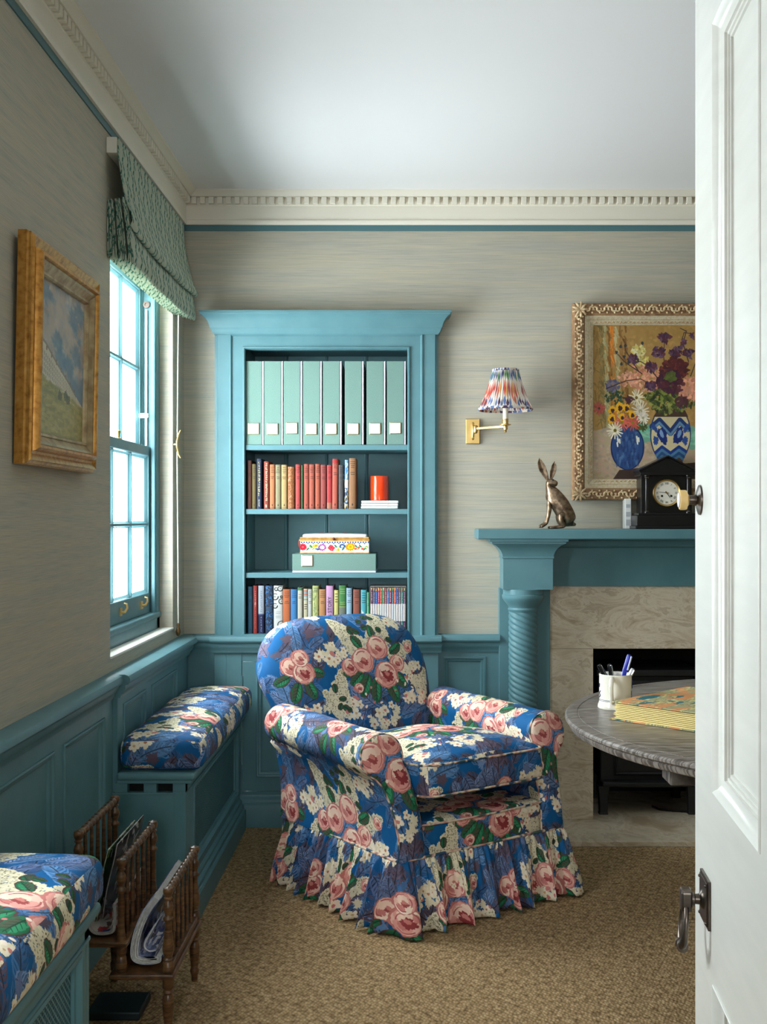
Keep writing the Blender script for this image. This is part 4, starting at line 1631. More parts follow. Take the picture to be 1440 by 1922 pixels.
M['spines'] = new_mat('book_spines', (128, 128, 128), 0.62, 0, 0.35)
ZU = SH[1] + 0.0006
G1 = 'old cloth books on the second shelf'
TC, RD = (164, 82, 62), (172, 62, 56)
UP = [
    (-0.6300, -0.6120, 1.4478, (92, 48, 36), 't', 'dark brown old book at the far left end of the second shelf'),
    (-0.6107, -0.5940, 1.4336, (104, 88, 44), 't', 'olive brown book squeezed between dark brown and navy books'),
    (-0.5925, -0.5728, 1.4546, (38, 52, 82), 'g', 'navy blue book with gold spine lettering'),
    (-0.5641, -0.5434, 1.4441, (150, 70, 54), 'c', 'brick red book with cream lettering right of navy book'),
    (-0.5409, -0.5202, 1.4321, (198, 122, 78), 't', 'orange tan cloth book left of sage green book'),
    (-0.5184, -0.4965, 1.4311, (150, 142, 108), 't', 'sage green cloth book with dark title'),
    (-0.4947, -0.4718, 1.4304, (190, 158, 104), 't', 'straw coloured cloth book beside patterned brown book'),
    (-0.4693, -0.4418, 1.4229, (156, 92, 46), 'p', 'brown book with a speckled patterned spine, shortest on its shelf'),
    (-0.4386, -0.4186, 1.4316, (190, 70, 66), 't', 'rose red cloth book left of thin green one'),
    (-0.4161, -0.4074, 1.4291, (52, 92, 52), '', 'very thin dark green book between red ones'),
    (-0.4054, -0.3849, 1.4336, (176, 84, 66), 't', 'terracotta cloth book touching thin green book'),
    (-0.3842, -0.3625, 1.4321, (178, 88, 68), 't', 'terracotta cloth book, second after the thin green one'),
    (-0.3600, -0.3395, 1.4336, (176, 86, 62), 't', 'terracotta cloth book, third after the thin green one'),
    (-0.3388, -0.3156, 1.4304, (156, 70, 64), 't', 'dull maroon cloth book left of the bright red one'),
    (-0.3138, -0.2926, 1.4296, (188, 54, 56), 't', 'bright red cloth book with tan label at its foot'),
    (-0.2933, -0.2701, 1.4541, (188, 92, 74), 'u', 'tall salmon red book with torn top, leaning slightly'),
    (-0.2676, -0.2464, 1.4296, (78, 76, 78), 't', 'charcoal grey book right of the tall salmon one'),
    (-0.2439, -0.2284, 1.4496, (100, 160, 216), 'l', 'slim book with sky blue and yellow picture spine'),
    (-0.2269, -0.1985, 1.4561, (162, 116, 78), 't', 'tall tan brown book ending the row, nearest orange pot'),
]
for i, (a, b, z, col, st, lab) in enumerate(UP):
    book('book', lab, G1, a + 0.0003, b - 0.0003, ZU, z - ZU, col, st.replace('u', 't'), 11 + i, depth=0.13 + 0.012 * math.sin(i * 2.3),
         tilt=0.008 if i in (15, 18, 17) else 0.0, page='dark_page')
x0 = 14 * CW
AT.a[218:256, x0:x0 + CW] = (176, 110, 84)
AT.a[0:24, 15 * CW:16 * CW] = (176, 44, 44)

ZL = 0.7611
G2 = 'books on the bottom shelf'
LOW = [
    (-0.6282, -0.6083, 0.9468, (24, 76, 100), 't', 'dark petrol blue book at far left of the bottom shelf'),
    (-0.6065, -0.5895, 0.9506, (150, 44, 40), 'r', 'deep red narrow book between petrol blue and pale grey books'),
    (-0.5865, -0.5626, 0.9506, (178, 186, 196), 'n', 'pale grey book with navy lower half'),
    (-0.5583, -0.5277, 0.9506, (46, 62, 88), 'd', 'thick slate book flecked with bright blue'),
    (-0.5252, -0.4892, 0.9506, (226, 226, 222), 'o', 'thick white book with black scroll pattern'),
    (-0.4885, -0.4585, 0.9368, (206, 112, 66), 't', 'orange cloth book right of the black and white one'),
    (-0.4578, -0.4318, 0.9364, (66, 136, 196), 't', 'sky blue cloth book beside the orange one'),
    (-0.4303, -0.4104, 0.9431, (206, 202, 186), 'h', 'off white book with green band at top'),
    (-0.4061, -0.3894, 0.9381, (206, 196, 164), 's', 'narrow book striped red and blue at top'),
    (-0.3887, -0.3725, 0.9368, (204, 204, 200), 't', 'narrow light grey book beside the striped one'),
    (-0.3712, -0.3463, 0.9506, (186, 192, 122), 'v', 'yellow green book with willow leaf jacket'),
    (-0.3450, -0.3181, 0.9368, (198, 142, 92), 't', 'tan brown book left of the pink book'),
    (-0.3168, -0.2876, 0.9506, (216, 164, 206), '', 'lilac pink book with black letters down the spine'),
    (-0.2851, -0.2670, 0.9331, (222, 212, 132), 'y', 'pale yellow book right of the pink one'),
    (-0.2659, -0.2369, 0.9518, (72, 136, 74), 'w', 'green and grey book with dark sail picture'),
    (-0.2364, -0.2135, 0.9418, (160, 196, 218), 't', 'pale blue book with torn paper top'),
    (-0.2095, -0.1810, 0.9356, (156, 88, 72), 't', 'reddish brown cloth book left of the turquoise one'),
    (-0.1790, -0.1561, 0.9339, (86, 182, 196), 'b', 'turquoise book with white birds on its spine'),
    (-0.1546, -0.1453, 0.9244, (110, 196, 146), 't', 'thin mint green book just before the boxed set'),
]
for i, (a, b, z, col, st, lab) in enumerate(LOW):
    o = book('book', lab, G2, a + 0.0003, b - 0.0003, ZL, z - ZL, col, st, 71 + i, depth=0.128 + 0.01 * math.sin(i * 1.7), page='dark_page')
    if 'pink' in lab and 'lilac' in lab:
        text("THE'S STORY", M['ink'], 0.021, o, Matrix.Translation((0, -0.0004, 0.085)) @ Matrix.Rotation(-R90, 4, 'Y') @ Matrix.Rotation(R90, 4, 'X'))
SETC = [((110, 62, 92), 'plum'), ((92, 84, 132), 'violet'), ((14, 94, 190), 'royal blue'), ((172, 56, 98), 'magenta'), ((214, 84, 62), 'coral red'),
        ((44, 150, 108), 'emerald'), ((196, 54, 78), 'crimson'), ((66, 134, 210), 'sky blue'), ((150, 48, 92), 'raspberry'), ((34, 92, 124), 'petrol'),
        ((232, 94, 54), 'orange'), ((12, 92, 186), 'cobalt'), ((132, 88, 98), 'dusty mauve'), ((46, 142, 134), 'sea green'), ((92, 42, 88), 'dark purple')]
nth = ['first', 'second', 'third', 'fourth', 'fifth', 'sixth', 'seventh', 'eighth', 'ninth', 'tenth', 'eleventh', 'twelfth', 'thirteenth', 'fourteenth', 'last']
for i, (col, cn) in enumerate(SETC):
    a = -0.1400 + i * 0.00925
    book('slim_book', '%s slim volume with white band, %s from the left in the boxed set' % (cn, nth[i]), 'colour coded boxed set on the bottom shelf',
         a + 0.0002, a + 0.00905, ZL + 0.0022, 0.1795, col, 'k', 131 + i, depth=0.12)
m = MB()
m.box(-0.1428, -0.1411, 4.476, 4.60, ZL, ZL + 0.187)
m.box(-0.0008, 0.0009, 4.476, 4.60, ZL, ZL + 0.187)
m.box(-0.1428, 0.0009, 4.476, 4.60, ZL, ZL + 0.0018)
m.box(-0.1428, 0.0009, 4.476, 4.60, ZL + 0.1852, ZL + 0.187)
m.box(-0.1428, 0.0009, 4.598, 4.60, ZL, ZL + 0.187)
tag(m.build('slipcase', new_mat('grey_card', (150, 146, 140), 0.7)), 'thin grey card slipcase around the colour coded set', 'slipcase')
AT.a *= 0.84
spines_img = AT.image('spine_prints')
t = M['spines']
tx = nd(t, 'ShaderNodeTexImage', image=spines_img)
uvn = nd(t, 'ShaderNodeUVMap')
lk(t, uvn, 'UV', tx, 'Vector')
lk(t, tx, 'Color', t.node_tree.nodes['Principled BSDF'], 'Base Color')

# eight box files on the top shelf
FX = [(-0.6349, -0.5630), (-0.5616, -0.4867), (-0.4844, -0.4104), (-0.4075, -0.3327), (-0.3289, -0.2540), (-0.2422, -0.1668), (-0.1558, -0.0803), (-0.0750, 0.0002)]
FLAB = ['green box file at the left end against the bookcase side', 'green box file, second from the left end', 'green box file, third from the left, label set highest',
        'green box file, fourth from the left, just left of centre', 'green box file right of centre, before the first wide dark gap', 'green box file standing between two wide dark gaps',
        'green box file, second from the right end', 'green box file at the right end with handwritten label']


def file_box(label, group, w, h, dep, name='box_file'):
    """book-cloth box with a pale lining strip along one edge; origin at the left front foot"""
    m = MB()
    m.box(0, w - 0.009, 0, dep, 0, h)
    o = m.build(name, M['boxcloth'], bevel=0.0012)
    tag(o, label, 'box file', group)
    e = MB()
    e.box(w - 0.0089, w - 0.0045, 0.003, dep, 0.001, h - 0.001)
    e.build('lining_edge', M['boxedge'], o)
    e = MB()
    e.box(w - 0.0044, w - 0.001, 0.0005, dep, 0, h)
    e.build('side_board', M['boxedge'], o, bevel=0.0008)
    return o


def label_holder(o, cx, cz, s, writing=()):
    a = MB()
    a.ring([(0, 0), (0, 0.0035), (0.0025, 0.0045), (0.003, 0.002), (0.003, 0)], frame_map((0, 0, 0), (1, 0, 0), (0, 0, 1), (0, -1, 0)), cx - s / 2, cx + s / 2, cz - s / 2, cz + s / 2)
    h = a.build('label_holder', M['brass'], o)
    b = MB()
    b.box(cx - s / 2 + 0.001, cx + s / 2 - 0.001, -0.0036, 0, cz - s / 2 + 0.002, cz + s / 2)
    b.build('label_card', M['label'], h)
    for (x, z, l) in writing:
        c = MB()
        pts = [(cx + x + l * t / 6, -0.0039, cz + z + 0.0008 * math.sin(t * 2.4 + x * 900)) for t in range(7)]
        c.tube(pts, 0.0003, 4)
        c.build('handwriting', M['pencil'], h)


M['pencil'] = new_mat('faint_ink', (150, 160, 206), 0.7)
for i, (a, b) in enumerate(FX):
    o = file_box(FLAB[i], 'green box files on the top shelf', b - a, 0.3315, 0.25)
    o.location = (a, 4.468, SH[0] + 0.0006)
    wr = ()
    if i == 0:
        wr = ((-0.012, 0.002, 0.018),)
    if i == 6:
        wr = ((-0.013, 0.012, 0.024), (0.002, -0.010, 0.01), (-0.008, -0.009, 0.008))
    if i == 7:
        wr = ((-0.015, 0.013, 0.028), (-0.006, 0.005, 0.012), (-0.003, -0.002, 0.006), (-0.008, -0.010, 0.018))
    dz = [0, -0.001, 0.0015, -0.001, -0.001, -0.001, 0, 0.0015][i]
    label_holder(o, (b - a) * 0.44, 0.0635 + dz, 0.0445, wr)

M['whitebook'] = new_mat('white_book_cover', (206, 208, 206), 0.5)
# white books with the orange pot
ZW = SH[1] + 0.0006
wl3 = ['white paperback lying at the bottom of the stack of three', 'white paperback lying in the middle of the stack of three', 'white paperback on top of its stack, under the orange pot']
for i in range(3):
    m = MB()
    m.box(-0.0735, 0.0735, 0, 0.12, 0.0003, 0.0106)
    o = m.build('white_book', M['whitebook'], None, (-0.104 + 0.001 * (i - 1), 4.474 + 0.002 * (i % 2), ZW + 0.0111 * i), bevel=0.0026, bseg=3)
    tag(o, wl3[i], 'book', 'white paperbacks under the orange pot')
    p = MB()
    p.box(0.0318, 0.0345, -0.0006, 0.0, 0.005, 0.0085)
    p.build('orange_mark', new_mat('orange_mark', (226, 130, 80), 0.6), o)
    p = MB()
    p.tube([(-0.066 + 0.006 * t, -0.0004, 0.0026 + 0.0007 * math.sin(t * 2.1)) for t in range(9)], 0.0004, 4)
    p.build('spine_lettering', new_mat('grey_lettering', (186, 192, 192), 0.6), o)
m = MB()
PZ = ZW + 0.0334
m.lathe([(0.0, 0.0), (0.034, 0.0), (0.0362, 0.002), (0.0362, 0.0965), (0.0352, 0.098), (0.034, 0.0965), (0.034, 0.006), (0.0, 0.006)], (0, 0, 0), (0, 0, 1), 48, False)
o = m.build('pot', M['orange'], None, (-0.106, 4.525, PZ), smooth=40)
tag(o, 'glossy orange red cylinder pot on the white books', 'pot')

# box file lying flat and the embroidered box on it
ZB2 = SH[2] + 0.0006
o = file_box('green box file lying flat under the embroidered box', 'green box file lying on the third shelf', 0.0745, 0.3315, 0.25, 'box_file')
o.rotation_euler = (0, R90, 0)
o.location = (-0.4505, 4.468, ZB2 + 0.0735)
label_holder(o, 0.0265, 0.059, 0.0445)
zt = ZB2 + 0.0742
eb = thing('embroidered_box', 'small white box embroidered with bright flowers on flat green file', 'box', (-0.285, 4.50, zt))
m = MB()
m.box(-0.137, 0.137, 0.0, 0.14, 0.004, 0.052)
M['embroid'] = image_mat('embroidery', paint_embroidery(), 0.85, (1, 1, 1), 0.1)
me = MB()
V = [(-0.137, -0.0004, 0.004), (0.137, -0.0004, 0.004), (0.137, -0.0004, 0.050), (-0.137, -0.0004, 0.050)]
m.build('box_body', M['whitepaper'], eb, bevel=0.003)
me.add(V + [(x, y + 0.0004, z) for x, y, z in V], [(0, 1, 2, 3), (7, 6, 5, 4), (0, 4, 5, 1), (2, 6, 7, 3), (1, 5, 6, 2), (0, 3, 7, 4)],
       [[(0, 0), (1, 0), (1, 1), (0, 1)]] + [[(0, 0)] * 4] * 5)
me.build('embroidered_front', M['embroid'], eb, fix=False)
M['cane'] = noise_mat('gilt_braid', [(0.4, (176, 124, 56)), (0.6, (204, 156, 84))], nscale=70, rough=0.55)
for (za, zb, e) in ((0.0, 0.0045, 0.139), (0.050, 0.0575, 0.140), (0.0585, 0.0655, 0.138)):
    m = MB()
    m.box(-e, e, -0.003, 0.142, za, zb)
    m.build('gilt_braid', M['cane'], eb, bevel=0.002)
m = MB()
m.rbox(0.128, 0.066, 0.008, 0.006, 8, 0.004, C=(0, 0.07, 0.069))
m.build('padded_lid', M['whitepaper'], eb, smooth=60)
for (x, c) in ((-0.055, (180, 50, 56)), (-0.02, (190, 70, 70)), (0.005, (206, 170, 60)), (0.04, (180, 60, 60)), (0.062, (90, 110, 70))):
    m = MB()
    m.ball((x, 0.06, 0.0795), 0.012, 8, (1.3, 1, 0.25))
    m.build('lid_stitching', new_mat('lid_stitch', c, 0.9), eb, smooth=60)
m = MB()
m.lathe([(0, 0), (0.006, 0.001), (0.006, 0.004), (0.003, 0.009), (0, 0.01)], (-0.003, -0.003, 0.0585), (0, -1, 0), 12)
m.build('clasp', new_mat('clasp_leather', (120, 50, 30), 0.5), eb, smooth=50)
m = MB()
m.tube([(-0.137, 0.05, 0.06), (-0.144, 0.05, 0.054), (-0.1475, 0.05, 0.042), (-0.146, 0.05, 0.028), (-0.139, 0.05, 0.022)], 0.0035, 8)
m.build('strap_handle', new_mat('strap_leather', (116, 44, 30), 0.5), eb, smooth=60)

# ------------------------------------------------------------------ fireplace
fp = thing('fireplace', 'teal fireplace surround with rope-twist column and travertine lining', 'fireplace', (1.0, 4.4, 0))
fo = Vector((-1.0, -4.4, 0))
FXC = 1.0


def fpart(mb, name, mat=T, **kw):
    o = mb.build(name, mat, fp, **kw)
    o.location = fo
    return o


m = MB()
m.box(0.2735, 2 * FXC - 0.2735, 4.29, YB, 1.1385, 1.177)
fpart(m, 'mantel_shelf', bevel=0.004)
COVE = [(0.0, 0.943), (0.0, 1.062), (0.004, 1.064), (0.004, 1.070), (0.002, 1.072), (0.004, 1.080), (0.009, 1.092), (0.018, 1.104), (0.030, 1.114), (0.044, 1.120), (0.046, 1.122), (0.046, 1.127), (0.054, 1.129), (0.054, 1.1385)]
for sx in (0, 1):
    xa, xb = 0.3755, 0.567
    if sx:
        xa, xb = 2 * FXC - xb, 2 * FXC - xa
    m = MB()
    m.loft([[(xa - o, YB, z), (xa - o, 4.343 - o * 0.8, z), (xb + o, 4.343 - o * 0.8, z), (xb + o, YB, z)] for o, z in COVE])
    fpart(m, 'pier_block', smooth=35)
    xa, xb = 0.369, 0.572
    if sx:
        xa, xb = 2 * FXC - xb, 2 * FXC - xa
    m = MB()
    m.box(xa, xb, 4.462, YB, 0.02, 0.943)
    fpart(m, 'back_board', bevel=0.003)
    xc = 0.4577 if not sx else 2 * FXC - 0.4577
    yc = 4.402
    m = MB()
    m.lathe([(0.052, 0.852), (0.056, 0.856), (0.059, 0.864), (0.056, 0.871), (0.058, 0.876), (0.066, 0.886), (0.074, 0.896), (0.080, 0.905), (0.082, 0.912), (0.082, 0.920), (0.078, 0.923), (0.078, 0.943)], (xc, yc, 0), n=40)
    fpart(m, 'capital', smooth=35)
    m = MB()
    nz, nt, st = 230, 96, 6
    rings = []
    for j in range(nz + 1):
        z = 0.10 + (0.854 - 0.10) * j / nz
        rr = []
        for i in range(nt):
            a = 2 * math.pi * i / nt
            ph = st * a - 2 * math.pi * (z / 0.0222) * (-1)
            q = abs(math.sin(ph / 2)) ** 0.7
            r = 0.0495 + 0.0075 * q
            rr.append((xc + r * math.cos(a), yc + r * math.sin(a), z))
        rings.append(rr)
    m.loft(rings)
    fpart(m, 'twisted_column', smooth=75)
    m = MB()
    m.box(xc - 0.082, xc + 0.082, yc - 0.08, 4.463, 0.02, 0.075)
    m.lathe([(0.078, 0.075), (0.08, 0.085), (0.074, 0.092), (0.06, 0.10)], (xc, yc, 0), n=36)
    fpart(m, 'column_base', smooth=35)
m = MB()
m.prism([(YB, 0.948), (4.472, 0.948), (4.472, 1.100), (4.468, 1.103), (4.460, 1.106), (4.457, 1.112), (4.457, 1.128), (4.450, 1.132), (4.450, 1.1385), (YB, 1.1385)], 'x', 0.566, 2 * FXC - 0.566)
fpart(m, 'frieze')
m = MB()
m.box(0.572, 2 * FXC - 0.572, 4.481, 4.502, 0.700, 0.949)
fpart(m, 'travertine_lintel', M['marble'], bevel=0.001)
for xa, xb in ((0.572, 0.745), (1.255, 1.428)):
    m = MB()
    m.box(xa, xb, 4.481, 4.502, 0.021, 0.6992)
    fpart(m, 'travertine_jamb', M['marble'], bevel=0.001)
m = MB()
m.box(0.30, 1.70, 4.175, 4.99, 0.0005, 0.020)
fpart(m, 'hearth_slab', M['marble'], bevel=0.002)
m = MB()
m.box(0.70, 0.745, 4.502, 4.99, 0.02, 0.76)
m.box(1.255, 1.30, 4.502, 4.99, 0.02, 0.76)
m.box(0.70, 1.30, 4.95, 4.99, 0.02, 0.76)
m.box(0.70, 1.30, 4.502, 4.99, 0.72, 0.76)
fpart(m, 'firebox', M['soot'])

# stove in the opening
sv = thing('stove', 'black iron stove with brass badge on the hearth in the fireplace', 'stove', (0.98, 4.7, 0.0205))
I = M['iron']


def spart(mb, name, mat=I, **kw):
    o = mb.build(name, mat, sv, **kw)
    return o


m = MB()
m.box(-0.19, 0.19, -0.12, 0.18, 0.13, 0.56)
spart(m, 'stove_body', bevel=0.006)
m = MB()
m.box(-0.21, 0.21, -0.15, 0.20, 0.56, 0.585)
spart(m, 'stove_top', bevel=0.004)
m = MB()
m.prism([(-0.20, -0.115), (-0.185, -0.155), (-0.09, -0.170), (0.09, -0.170), (0.185, -0.155), (0.20, -0.115)], 'z', 0.115, 0.135)
spart(m, 'ash_lip', bevel=0.005)
m = MB()
m.ring([(0, 0), (0, 0.008), (0.006, 0.012), (0.012, 0.008), (0.014, 0.002), (0.014, 0)], frame_map((0, -0.12, 0), (1, 0, 0), (0, 0, 1), (0, -1, 0)), -0.135, 0.135, 0.155, 0.27)
spart(m, 'ash_door', smooth=40)
m = MB()
m.ring([(0, 0), (0, 0.012), (0.02, 0.016), (0.04, 0.010), (0.045, 0.0)], frame_map((0, -0.12, 0), (1, 0, 0), (0, 0, 1), (0, -1, 0)), -0.16, 0.16, 0.29, 0.54)
spart(m, 'fire_door', smooth=40)
m = MB()
m.lathe([(0, 0.0), (0.026, 0.0), (0.026, 0.003), (0.022, 0.005), (0, 0.004)], (0, 0, 0), (0, -1, 0), 24)
o = spart(m, 'badge', M['brass'], smooth=40)
o.scale = (1, 1, 0.55)
o.location = (0.005, -0.121, 0.205)
for x in (-0.18, 0.18):
    for y in (-0.13, 0.14):
        m = MB()
        m.loft([[(x - w, y - w, z), (x + w, y - w, z), (x + w, y + w, z), (x - w, y + w, z)] for w, z in ((0.019, 0.0), (0.016, 0.01), (0.018, 0.07), (0.024, 0.116))])
        spart(m, 'leg', bevel=0.003)
m = MB()
m.tube([(1.02, 4.66, 0.027), (1.04, 4.62, 0.026), (1.09, 4.60, 0.026), (1.17, 4.585, 0.026), (1.24, 4.59, 0.026)], 0.005, 8)
o = m.build('flex', M['iron'], sv, smooth=60)
o.location = (-0.98, -4.7, -0.0205)

# mantel clock ---------------------------------------------------------------
ck = thing('mantel_clock', 'black slate mantel clock with pediment and white dial', 'clock', (1.006, 4.394, 1.1774))
BK = M['black']


def kpart(mb, name, mat=BK, **kw):
    return mb.build(name, mat, ck, **kw)


m = MB()
m.box(-0.128, 0.128, -0.085, 0.042, 0, 0.012)
m.box(-0.122, 0.122, -0.080, 0.041, 0.012, 0.052)
m.box(-0.116, 0.116, -0.075, 0.040, 0.052, 0.061)
kpart(m, 'clock_base', bevel=0.002)
m = MB()
m.box(-0.098, 0.098, -0.045, 0.040, 0.061, 0.206)
kpart(m, 'clock_case', bevel=0.001)
m = MB()
m.box(-0.108, 0.108, -0.072, 0.040, 0.206, 0.216)
m.prism([(-0.108, 0.216), (0.108, 0.216), (0.108, 0.222), (0.006, 0.272), (-0.006, 0.272), (-0.108, 0.222)], 'y', -0.068, 0.038)
m2 = MB()
kpart(m, 'pediment', bevel=0.0015)
m2.prism([(-0.112, 0.220), (0, 0.276), (0.112, 0.220), (0.112, 0.227), (0, 0.283), (-0.112, 0.227)], 'y', -0.074, 0.042)
kpart(m2, 'pediment_cap', bevel=0.001)
for x in (-0.080, 0.080):
    m = MB()
    m.lathe([(0.0095, 0.061), (0.0095, 0.066), (0.0065, 0.07), (0.0058, 0.19), (0.007, 0.198), (0.0095, 0.202), (0.0095, 0.206)], (x, -0.060, 0), n=18)
    kpart(m, 'column', smooth=40)
    for z in (0.066, 0.196):
        m = MB()
        m.lathe([(0.0072, z), (0.0085, z + 0.0015), (0.0072, z + 0.003)], (x, -0.060, 0), n=18, cap=False)
        kpart(m, 'collar', M['brass'], smooth=40)
DC = Vector((0.0, -0.0452, 0.139))
m = MB()
m.lathe([(0.0455, 0), (0.0535, 0), (0.054, 0.006), (0.0515, 0.010), (0.0475, 0.008), (0.0455, 0.004)], DC, (0, -1, 0), 48, False)
bz = kpart(m, 'bezel', M['brass'], smooth=40)
m = MB()
m.lathe([(0, 0.0), (0.0465, 0.0), (0.0465, 0.0025), (0, 0.003)], DC, (0, -1, 0), 48)
dial = kpart(m, 'dial', M['ceramic'], smooth=40)
for i, num in enumerate(['XII', 'I', 'II', 'III', 'IIII', 'V', 'VI', 'VII', 'VIII', 'IX', 'X', 'XI']):
    a = i * math.pi / 6
    text(num, M['ink'], 0.0115, dial, Matrix.Translation(DC + Vector((0.036 * math.sin(a), -0.0032, 0.036 * math.cos(a)))) @ Matrix.Rotation(R90, 4, 'X') @ Matrix.Rotation(-a, 4, 'Z'), 'numeral', 0.0002)


def hand(ang, L, w, d, name):
    m = MB()
    s, c = math.sin(ang), math.cos(ang)
    P = lambda r, o: (DC.x + s * r + c * o, DC.y - d, DC.z + c * r - s * o)
    v = [P(-0.008, -w), P(-0.008, w), P(L * 0.7, w * 0.8), P(L, 0), P(L * 0.7, -w * 0.8)]
    v2 = [(x, y - 0.0006, z) for x, y, z in v]
    n = len(v)
    m.add(v + v2, [tuple(range(n)), tuple(range(n, 2 * n))[::-1]] + [(i, (i + 1) % n, n + (i + 1) % n, n + i) for i in range(n)])
    m.build(name, M['ink'], ck)


hand(math.radians(145), 0.027, 0.0014, 0.0042, 'hour_hand')
hand(math.radians(277), 0.036, 0.0010, 0.0052, 'minute_hand')
m = MB()
m.lathe([(0, 0.003), (0.0035, 0.003), (0.0025, 0.007), (0, 0.0075)], DC, (0, -1, 0), 12)
kpart(m, 'hand_cap', M['brass'], smooth=50)
for x in (-0.018, 0.018):
    m = MB()
    m.lathe([(0, 0.0028), (0.0045, 0.0028), (0.0045, 0.0034), (0, 0.0034)], DC + Vector((x, 0, -0.012)), (0, -1, 0), 14)
    kpart(m, 'winding_hole', M['ink'])

m = MB()
m.box(-0.011, 0.011, -0.03, 0.03, 0.0, 0.118)
o = m.build('booklet', M['whitepaper'], None, (0.873, 4.452, 1.1774), bevel=0.001)
tag(o, 'white booklet upright on mantel behind the black clock', 'booklet')
for k in range(3):
    p = MB()
    p.box(-0.0085, 0.0075, -0.0306, -0.030, 0.012 + 0.035 * k, 0.036 + 0.03 * k)
    p.build('grey_print', new_mat('grey_print', (176, 178, 182), 0.6), o)

# bronze hare ---------------------------------------------------------------
hr = thing('hare_figurine', 'bronze sitting hare with tall ears on the mantel shelf', 'figurine', (0.589, 4.385, 1.1772))


def skin(name, verts, edges, mat, parent, sub=2):
    me = bpy.data.meshes.new(name)
    me.from_pydata([v[:3] for v in verts], edges, [])
    me.materials.append(mat)
    o = bpy.data.objects.new(name, me)
    COL.objects.link(o)
    o.parent = parent
    md = o.modifiers.new('skin', 'SKIN')
    md.use_smooth_shade = True
    for i, v in enumerate(verts):
        r = v[3]
        d = me.skin_vertices[0].data[i]
        d.radius = r if isinstance(r, tuple) else (r, r)
        d.use_root = (i == 0)
    s = o.modifiers.new('sub', 'SUBSURF')
    s.levels = sub
    s.render_levels = sub
    return o


HV = [(0.030, 0.0, 0.056, 0.039),            # 0 rump
      (0.010, 0.0, 0.098, 0.038),            # 1 loin
      (-0.012, 0.0, 0.132, 0.030),           # 2 chest
      (-0.028, 0.0, 0.160, 0.021),           # 3 neck
      (-0.031, -0.002, 0.184, 0.0235),        # 4 skull
      (-0.012, -0.012, 0.177, 0.0155),        # 5 muzzle
      (0.000, -0.018, 0.172, 0.009),        # 6 nose
      (-0.031, -0.012, 0.108, 0.012),        # 7 shoulder (near)
      (-0.034, -0.014, 0.062, 0.0085),       # 8 near fore leg
      (-0.043, -0.016, 0.022, 0.0070),       # 9
      (-0.066, -0.018, 0.0065, 0.0062),      # 10 near paw
      (-0.026, 0.014, 0.108, 0.012),         # 11 far shoulder
      (-0.030, 0.016, 0.060, 0.0085),        # 12
      (-0.044, 0.016, 0.022, 0.0070),        # 13
      (-0.070, 0.016, 0.0065, 0.0062),       # 14
      (0.054, 0.0, 0.020, 0.012),            # 15 tail root
      (0.074, 0.0, 0.016, 0.005)]            # 16 tail
HE = [(0, 1), (1, 2), (2, 3), (3, 4), (4, 5), (5, 6), (2, 7), (7, 8), (8, 9), (9, 10), (2, 11), (11, 12), (12, 13), (13, 14), (0, 15), (15, 16)]
skin('body', HV, HE, M['bronze'], hr)
for sy in (-1, 1):
    skin('hind_leg', [(0.028, sy * 0.018, 0.062, 0.020), (0.006, sy * 0.027, 0.052, 0.017), (0.012, sy * 0.030, 0.026, 0.011), (0.026, sy * 0.028, 0.010, 0.008), (-0.006, sy * 0.030, 0.006, 0.0058), (-0.034, sy * 0.031, 0.005, 0.005)],
         [(0, 1), (1, 2), (2, 3), (3, 4), (4, 5)], M['bronze'], hr)
for (bx, by, tx_, ty, tz, wd) in ((-0.037, 0.006, -0.069, 0.004, 0.276, 0.0125), (-0.026, -0.004, -0.012, -0.010, 0.262, 0.0095)):
    m = MB()
    rings = []
    for j in range(13):
        t = j / 12
        w = wd * (0.30 + 1.1 * math.sin(math.pi * min(1, t * 0.86 + 0.06)) ** 1.1) * (1 if t < 0.8 else max(0.06, (1 - t) / 0.2) ** 0.6)
        c = Vector((bx + (tx_ - bx) * (t + 0.12 * math.sin(math.pi * t)), by + (ty - by) * t, 0.190 + (tz - 0.190) * t))
        rr = []
        for i in range(14):
            a = 2 * math.pi * i / 14
            dep = 0.0035 * (1 - 0.4 * t)
            cup = 0.0045 * math.cos(a) ** 2 * (1 if j > 1 else 0.3)
            rr.append(c + Vector((w * math.cos(a) * 0.88, dep * math.sin(a) - cup, 0)))
        rings.append(rr)
    m.loft(rings)
    m.build('ear', M['bronze'], hr, smooth=80)
for (x, y, z) in ((-0.020, -0.0235, 0.190),):
    m = MB()
    m.ball((x, y, z), 0.0035, 8)
    m.build('eye', M['ink'], hr, smooth=80)

# wall lamp -----------------------------------------------------------------
wlamp = thing('wall_lamp', 'brass swing-arm wall lamp with striped ikat shade', 'lamp', (0.267, YB, 1.565))
BR = M['brass']


def lpart(mb, name, mat=BR, **kw):
    return mb.build(name, mat, wlamp, **kw)


